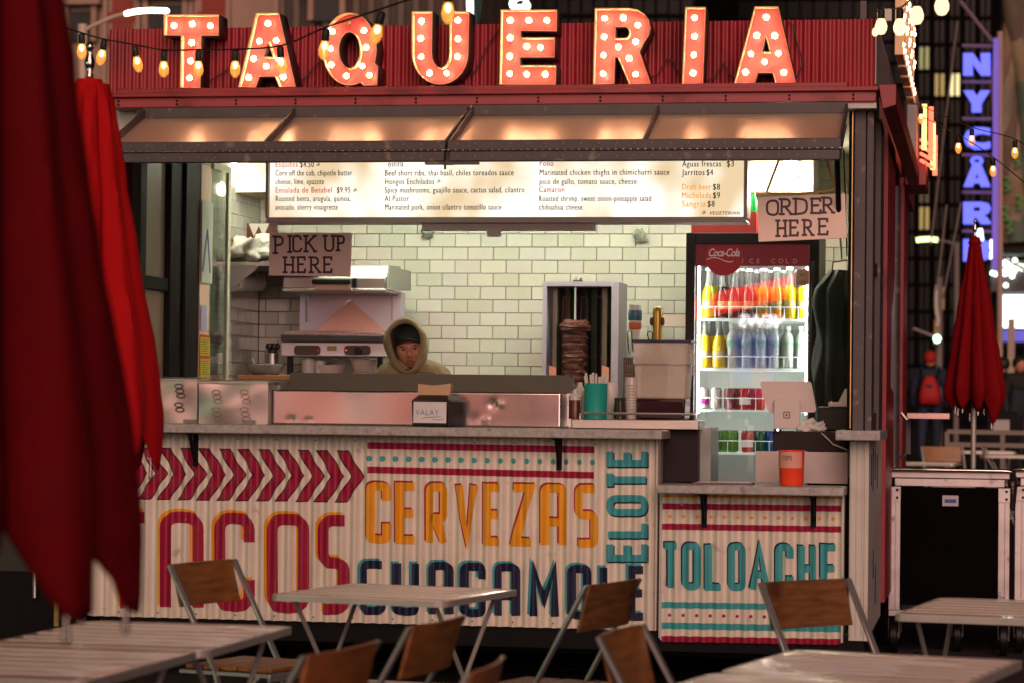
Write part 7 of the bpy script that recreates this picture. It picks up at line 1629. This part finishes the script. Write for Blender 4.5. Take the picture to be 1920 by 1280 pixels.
for i, (x_, y_, s_) in enumerate(((1866, 500, .06), (1877, 498, .06), (1888, 492, .08), (1893, 502, .09), (1884, 511, .08), (1899, 508, .08), (1867, 514, .05), (1876, 512, .06), (1909, 500, .07), (1917, 502, .07), (1886, 535, .05), (1898, 518, .05), (1861, 512, .05), (1903, 488, .05))):
    q = P(x_, y_, 57); MB().sphere((q.x, 57.1, q.z), s_, 8, 6).build('lamp_dot', wg, t, smooth=80)
MB().hexa([P(1884, 484, 56), P(1930, 505, 56), P(1930, 515, 56), P(1884, 488, 56)], [P(1884, 484, 56.5), P(1930, 505, 56.5), P(1930, 515, 56.5), P(1884, 488, 56.5)]).build('canopy_rib', whitep, t, smooth=0)
tag(B(P(1890, 600, 50).x, P(1903, 600, 50).x, 50, 50.4, GZ(50), P(1896, 598, 50).z).build('square_pillar', mat('sandy pillar', (.40, .30, .24), .7)), 'sandy square pillar standing in front of the white screen', 'pillar')
# LED street lamp, traffic light, ropes
Yl = 50; t = thing('street_lamp', (P(1794, 600, Yl).x, Yl, GZ(Yl)), 'street lamp with a glowing greenish head left of the red umbrella top', 'street lamp')
q = P(1794, 600, Yl); MB().tube([(q.x, Yl, GZ(Yl)), P(1794, 455, Yl)], .05, 8).build('pole', mat('grey lamp pole', (.20, .17, .16), .6), t)
MB().tube(smoothp([P(1794, 462, Yl), P(1780, 455, Yl), P(1758, 451, Yl)]), .025, 6).build('arm', MATS['grey lamp pole'], t)
MB().tube([P(1718, 451, Yl), P(1728, 449.5, Yl), P(1745, 449, Yl), P(1758, 450.5, Yl)], .045, 8).build('lamp_head', glow('yellow green lamp head', (.85, 1, .35), 3.2), t)
Yt2 = 48; t = thing('traffic_light', (P(1757, 700, Yt2).x, Yt2, GZ(Yt2)), 'traffic light showing green above the person with the red backpack', 'traffic light')
q = P(1761, 700, Yt2); MB().tube([(q.x, Yt2 + .2, GZ(Yt2)), P(1761, 520, Yt2 + .2)], .06, 8).build('pole', MATS['grey lamp pole'], t)
pbox(1751, 1762, 600, 645, Yt2, Yt2 + .15).build('signal_housing', mat('amber brown housing', (.30, .15, .05), .5), t)
q = P(1757, 635, Yt2 - .03); MB().sphere((q.x, Yt2 - .03, q.z), .065, 12, 8, 1, .3, 1).build('green_lens', glow('green signal', (.35, 1, .7), 9.), t, smooth=80)
MB().tube([P(1712, 616, Yt2), P(1752, 631, Yt2)], .025, 6).build('mast_arm', mat('pale mast arm', (.34, .27, .26), .5), t)
for i, (x0_, y0_, x1_, y1_) in enumerate(((1775, 385, 1757, 545), (1802, 380, 1768, 560), (1795, 40, 1745, 460))):
    tag(MB().tube([P(x0_, y0_, 40 + i), P(x1_, y1_, 40 + i)], .014, 5).build('stay_cable', mat('pale cable', (.20, .16, .15), .6)), ['pale slanting cable left of the street lamp pole', 'thin cable slanting down beside the umbrella top', 'long faint cable high on the dark tower'][i], 'cable')
tag(MB().tube(smoothp([P(1757, 535, 41), P(1755, 560, 41), P(1756, 585, 41), P(1759, 600, 41), P(1757, 612, 41)]), .03, 6).build('white_hose', whitep), 'white hose like conduit above the traffic light', 'conduit')
# people beyond the tables
Ypp = 42; q = P(1744, 700, Ypp); w1 = walker('person', q.x, Ypp, radians(178), 'person in a red hooded jacket and navy trousers seen from behind with a red backpack', mat('navy jacket', (.010, .014, .04), .85), mat('navy trousers', (.012, .018, .045), .8), mat('red hood', (.36, .006, .008), .8), 1.78)
w1.location.z = GZ(Ypp)
skinbody('red_yoke', [(0, 0, 1.36), (0, .01, 1.47), (-.19, .01, 1.415), (.19, .01, 1.415)], [(0, 1), (0, 2), (0, 3)], [(.19, .15), (.09, .09), .098, .098], MATS['red hood'], w1, local=True)
navyj = mat('navy cloth', (.012, .018, .045), .8)
bp_ = thing('backpack', (q.x, Ypp - .22, GZ(Ypp) + 1.0), 'red backpack worn by the person walking away', 'backpack')
pk = []
for z, w_, d_ in ((0, .13, .05), (.02, .16, .09), (.15, .165, .11), (.30, .13, .09), (.42, .08, .06), (.45, .03, .03)):
    pk.append([(q.x + w_ * math.copysign(abs(cos(a)) ** .6, cos(a)), Ypp - .24 - .0 + d_ * math.copysign(abs(sin(a)) ** .7, sin(a)), GZ(Ypp) + .93 + z) for a in [2 * pi * i / 20 for i in range(20)]])
MB().loft(pk, True, True, True).build('pack_body', mat('bright red pack', (.36, .004, .008), .7), bp_, smooth=60)
for s in (-1, 1): MB().tube([(q.x + s * .10, Ypp - .20, GZ(Ypp) + 1.3), (q.x + s * .15, Ypp - .17, GZ(Ypp) + 1.47), (q.x + s * .13, Ypp - .0, GZ(Ypp) + 1.52)], .02, 6).build('strap', blkpl, bp_)
MB().box(q.x - .05, q.x + .05, Ypp - .352, Ypp - .345, GZ(Ypp) + 1.20, GZ(Ypp) + 1.24).build('pack_patch', blkpl, bp_)
q = P(1912, 700, 40); w2 = walker('person', q.x, 40, radians(30), 'person in dark clothes holding a phone to the ear at the right edge', mat('black coat', (.01, .01, .011), .8), mat('dark jeans', (.012, .015, .025), .8), hairm, 1.72, True); w2.location.z = GZ(40)
q = P(1880, 700, 41); w3 = walker('person', q.x, 41.2, radians(200), 'person in a long dark coat standing between the umbrella and the phone caller', mat('black green coat', (.010, .014, .010), .85), mat('black trousers 2', (.008, .008, .01), .8), hairm, 1.70); w3.location.z = GZ(41)
# planters and notice box
Yp_ = 34; a, b_ = P(1850, 800, Yp_).x, P(1908, 800, Yp_).x; t = thing('black_planter', ((a + b_) / 2, Yp_, GZ(Yp_)), 'black planter box with a white notice behind the white rails', 'planter')
MB().box(a, b_, Yp_, Yp_ + .5, GZ(Yp_), P(1880, 770, Yp_).z).build('planter_box', blackp, t, bevel=.01); pbox(1862, 1893, 786, 806, Yp_ - .02, Yp_ - .002).build('notice', mat('grey notice', (.42, .38, .38), .6), t)
# far tables and chairs
def far_at(px_, Y): return P(px_, 800, Y).x
for (px_, Y, rz_, lab) in ((1725, 27, -.1, 'far slatted table beside the red side panel of the kiosk'), (1835, 30, .1, 'far slatted table behind the umbrella pole'), (1905, 29, .0, 'far slatted table near the right edge above the trolley')):
    t = mk_table(far_at(px_, Y), Y, .75, .65, rz_, lab, 'far slatted tables beyond the kiosk'); t.location.z = GZ(Y)
for (px_, Y, a, lab) in ((1768, 28.4, .25, 'far wooden chair behind the first far table'), (1850, 28.6, 1.5, 'far wooden chair seen edge-on beside the umbrella pole')):
    t = mk_chair(far_at(px_, Y), Y, a, label=lab, group='far wooden chairs beyond the kiosk'); t.location.z = GZ(Y)
Yr_ = 31; t = thing('white_railing', (far_at(1880, Yr_), Yr_, GZ(Yr_)), 'long white double rail running behind the far tables', 'railing')
for y_ in (808, 832): MB().bar(P(1776, y_, Yr_), P(2000, y_ + 4, Yr_), .05, .05).build('rail', mat('dull white rail', (.20, .16, .13), .6), t)
for px_ in (1776, 1880, 1975): B(far_at(px_, Yr_) - .025, far_at(px_, Yr_) + .025, Yr_ - .02, Yr_ + .02, GZ(Yr_), P(px_, 808, Yr_).z).build('post', MATS['dull white rail'], t)
sh_ = thing('side_shelf', (P(1740, 778, 16.6).x, 16.7, P(1740, 786, 16.6).z), 'metal shelf tinted as red lit, sticking out from the side of the kiosk', 'shelf')
pbox(1700, 1781, 773, 785, 16.6, 17.1).build('shelf_board', mat('steel tinted as rose lit', (.55, .35, .34), .3, .8), sh_, bevel=.004); MB().bar(P(1703, 786, 16.8), P(1703, 850, 16.8), .03, .03).build('bracket', gunmetal, sh_)  # rose light on the metal is put into the steel colour
# dark lockers left of the kiosk
Yk_ = 14.2; a, b_ = P(-60, 1000, Yk_).x, P(150, 1000, Yk_).x
t = thing('dark_cabinet', ((a + b_) / 2, Yk_ + .3, GND), 'dark metal cabinet with brass edges low at the left behind the umbrellas', 'cabinet')
B(a, b_, Yk_, Yk_ + .7, GND, 2.3).build('cabinet_body', blackp, t); B(P(105, 1000, Yk_).x, P(114, 1000, Yk_).x, Yk_ - .012, Yk_ - .001, .06, 1.15).build('edge_strip', brassl, t)  # body raised to put dark over the lit ground behind
B(a + .1, P(98, 1000, Yk_).x, Yk_ - .012, Yk_ - .001, .36, 1.1).build('door', mat('dark grey door', (.04, .035, .035), .4, .3), t)
MB().tube([P(65, 1060, Yk_ - .05), P(65, 1120, Yk_ - .05)], .012, 8).build('handle', steel, t)

# ================================================================== ACROSS THE SQUARE (seen only as reflections)
Yo_ = -12.0
t = thing('news_stand', (-3.2, Yo_, -.15), 'lit news stand across the square reflected in the fridge door', 'kiosk')
B(-6.2, .4, Yo_ - 1.6, Yo_, -.15, 3.9).build('stand_body', blackp, t)
MB().hexa([(-4.9, Yo_ + .02, 2.60), (-2.2, Yo_ + .02, 3.25), (-2.2, Yo_ + .02, 3.60), (-4.9, Yo_ + .02, 2.95)], [(-4.9, Yo_ + .06, 2.60), (-2.2, Yo_ + .06, 3.25), (-2.2, Yo_ + .06, 3.60), (-4.9, Yo_ + .06, 2.95)]).build('red_sign', glow('red sign', (1, .03, .02), 6.), t, smooth=0)
text('sign_text', 'NEWS', .27, (-3.05, Yo_ + .08, 2.60), glow('white sign text', (1, .9, .9), 12.), t, rz=pi, bold=.006)
B(-3.9, -2.8, Yo_ + .02, Yo_ + .06, 1.75, 2.5).build('blue_sign', glow('blue sign', (.05, .07, 1), 1.1), t)
B(-3.6, -3.3, Yo_ + .07, Yo_ + .1, 1.5, 2.0).build('pink_sign', glow('pink sign', (1, .08, .4), .8), t)
for i, (x, z0, z1, w_, col_, st, lab, nm) in enumerate(((14, 4, 12, 9, (.80, .62, 1), 4., 'large violet white light panel added across the square on the right', 'violet'), (-40, 3, 13, 12, (.62, 1, .55), 7., 'large green light panel added across the square far on the left', 'green'),
        (-16.0, .4, 7, 3.4, (1, .70, .62), 1.3, 'tall pale pink light panel added across the square', 'pink'), (-13.2, .4, 7, 1.9, (1, .24, .12), 1.7, 'orange red light panel added between two pale ones across the square', 'orange'), (-11.4, .4, 7, 1.3, (1, .50, .42), .9, 'narrow rose light panel added across the square', 'rose'), (-9.9, .4, 5, 1.3, (1, .10, .08), 1.2, 'narrow deep red light panel added across the square', 'red'), (-6.8, .4, 7, 4.4, (.52, .34, .40), .75, 'dim mauve light panel added across the square', 'mauve'))):
    t = thing('billboard', (x, -26, -.15), lab, 'billboard', None)  # added panels out of view, placed and coloured to tint steel and sheets
    B(x - w_ / 2, x + w_ / 2, -26, -25.9, z0, z1).build('display', glow('billboard ' + nm, col_, st), t, smooth=0)
    B(x - w_ / 2 - .2, x + w_ / 2 + .2, -26.6, -26.01, z0 - .2, z1 + .2).build('housing', blackp, t)
    B(x - .3, x + .3, -26.5, -26.1, -.15, z0 - .2).build('post', blackp, t)
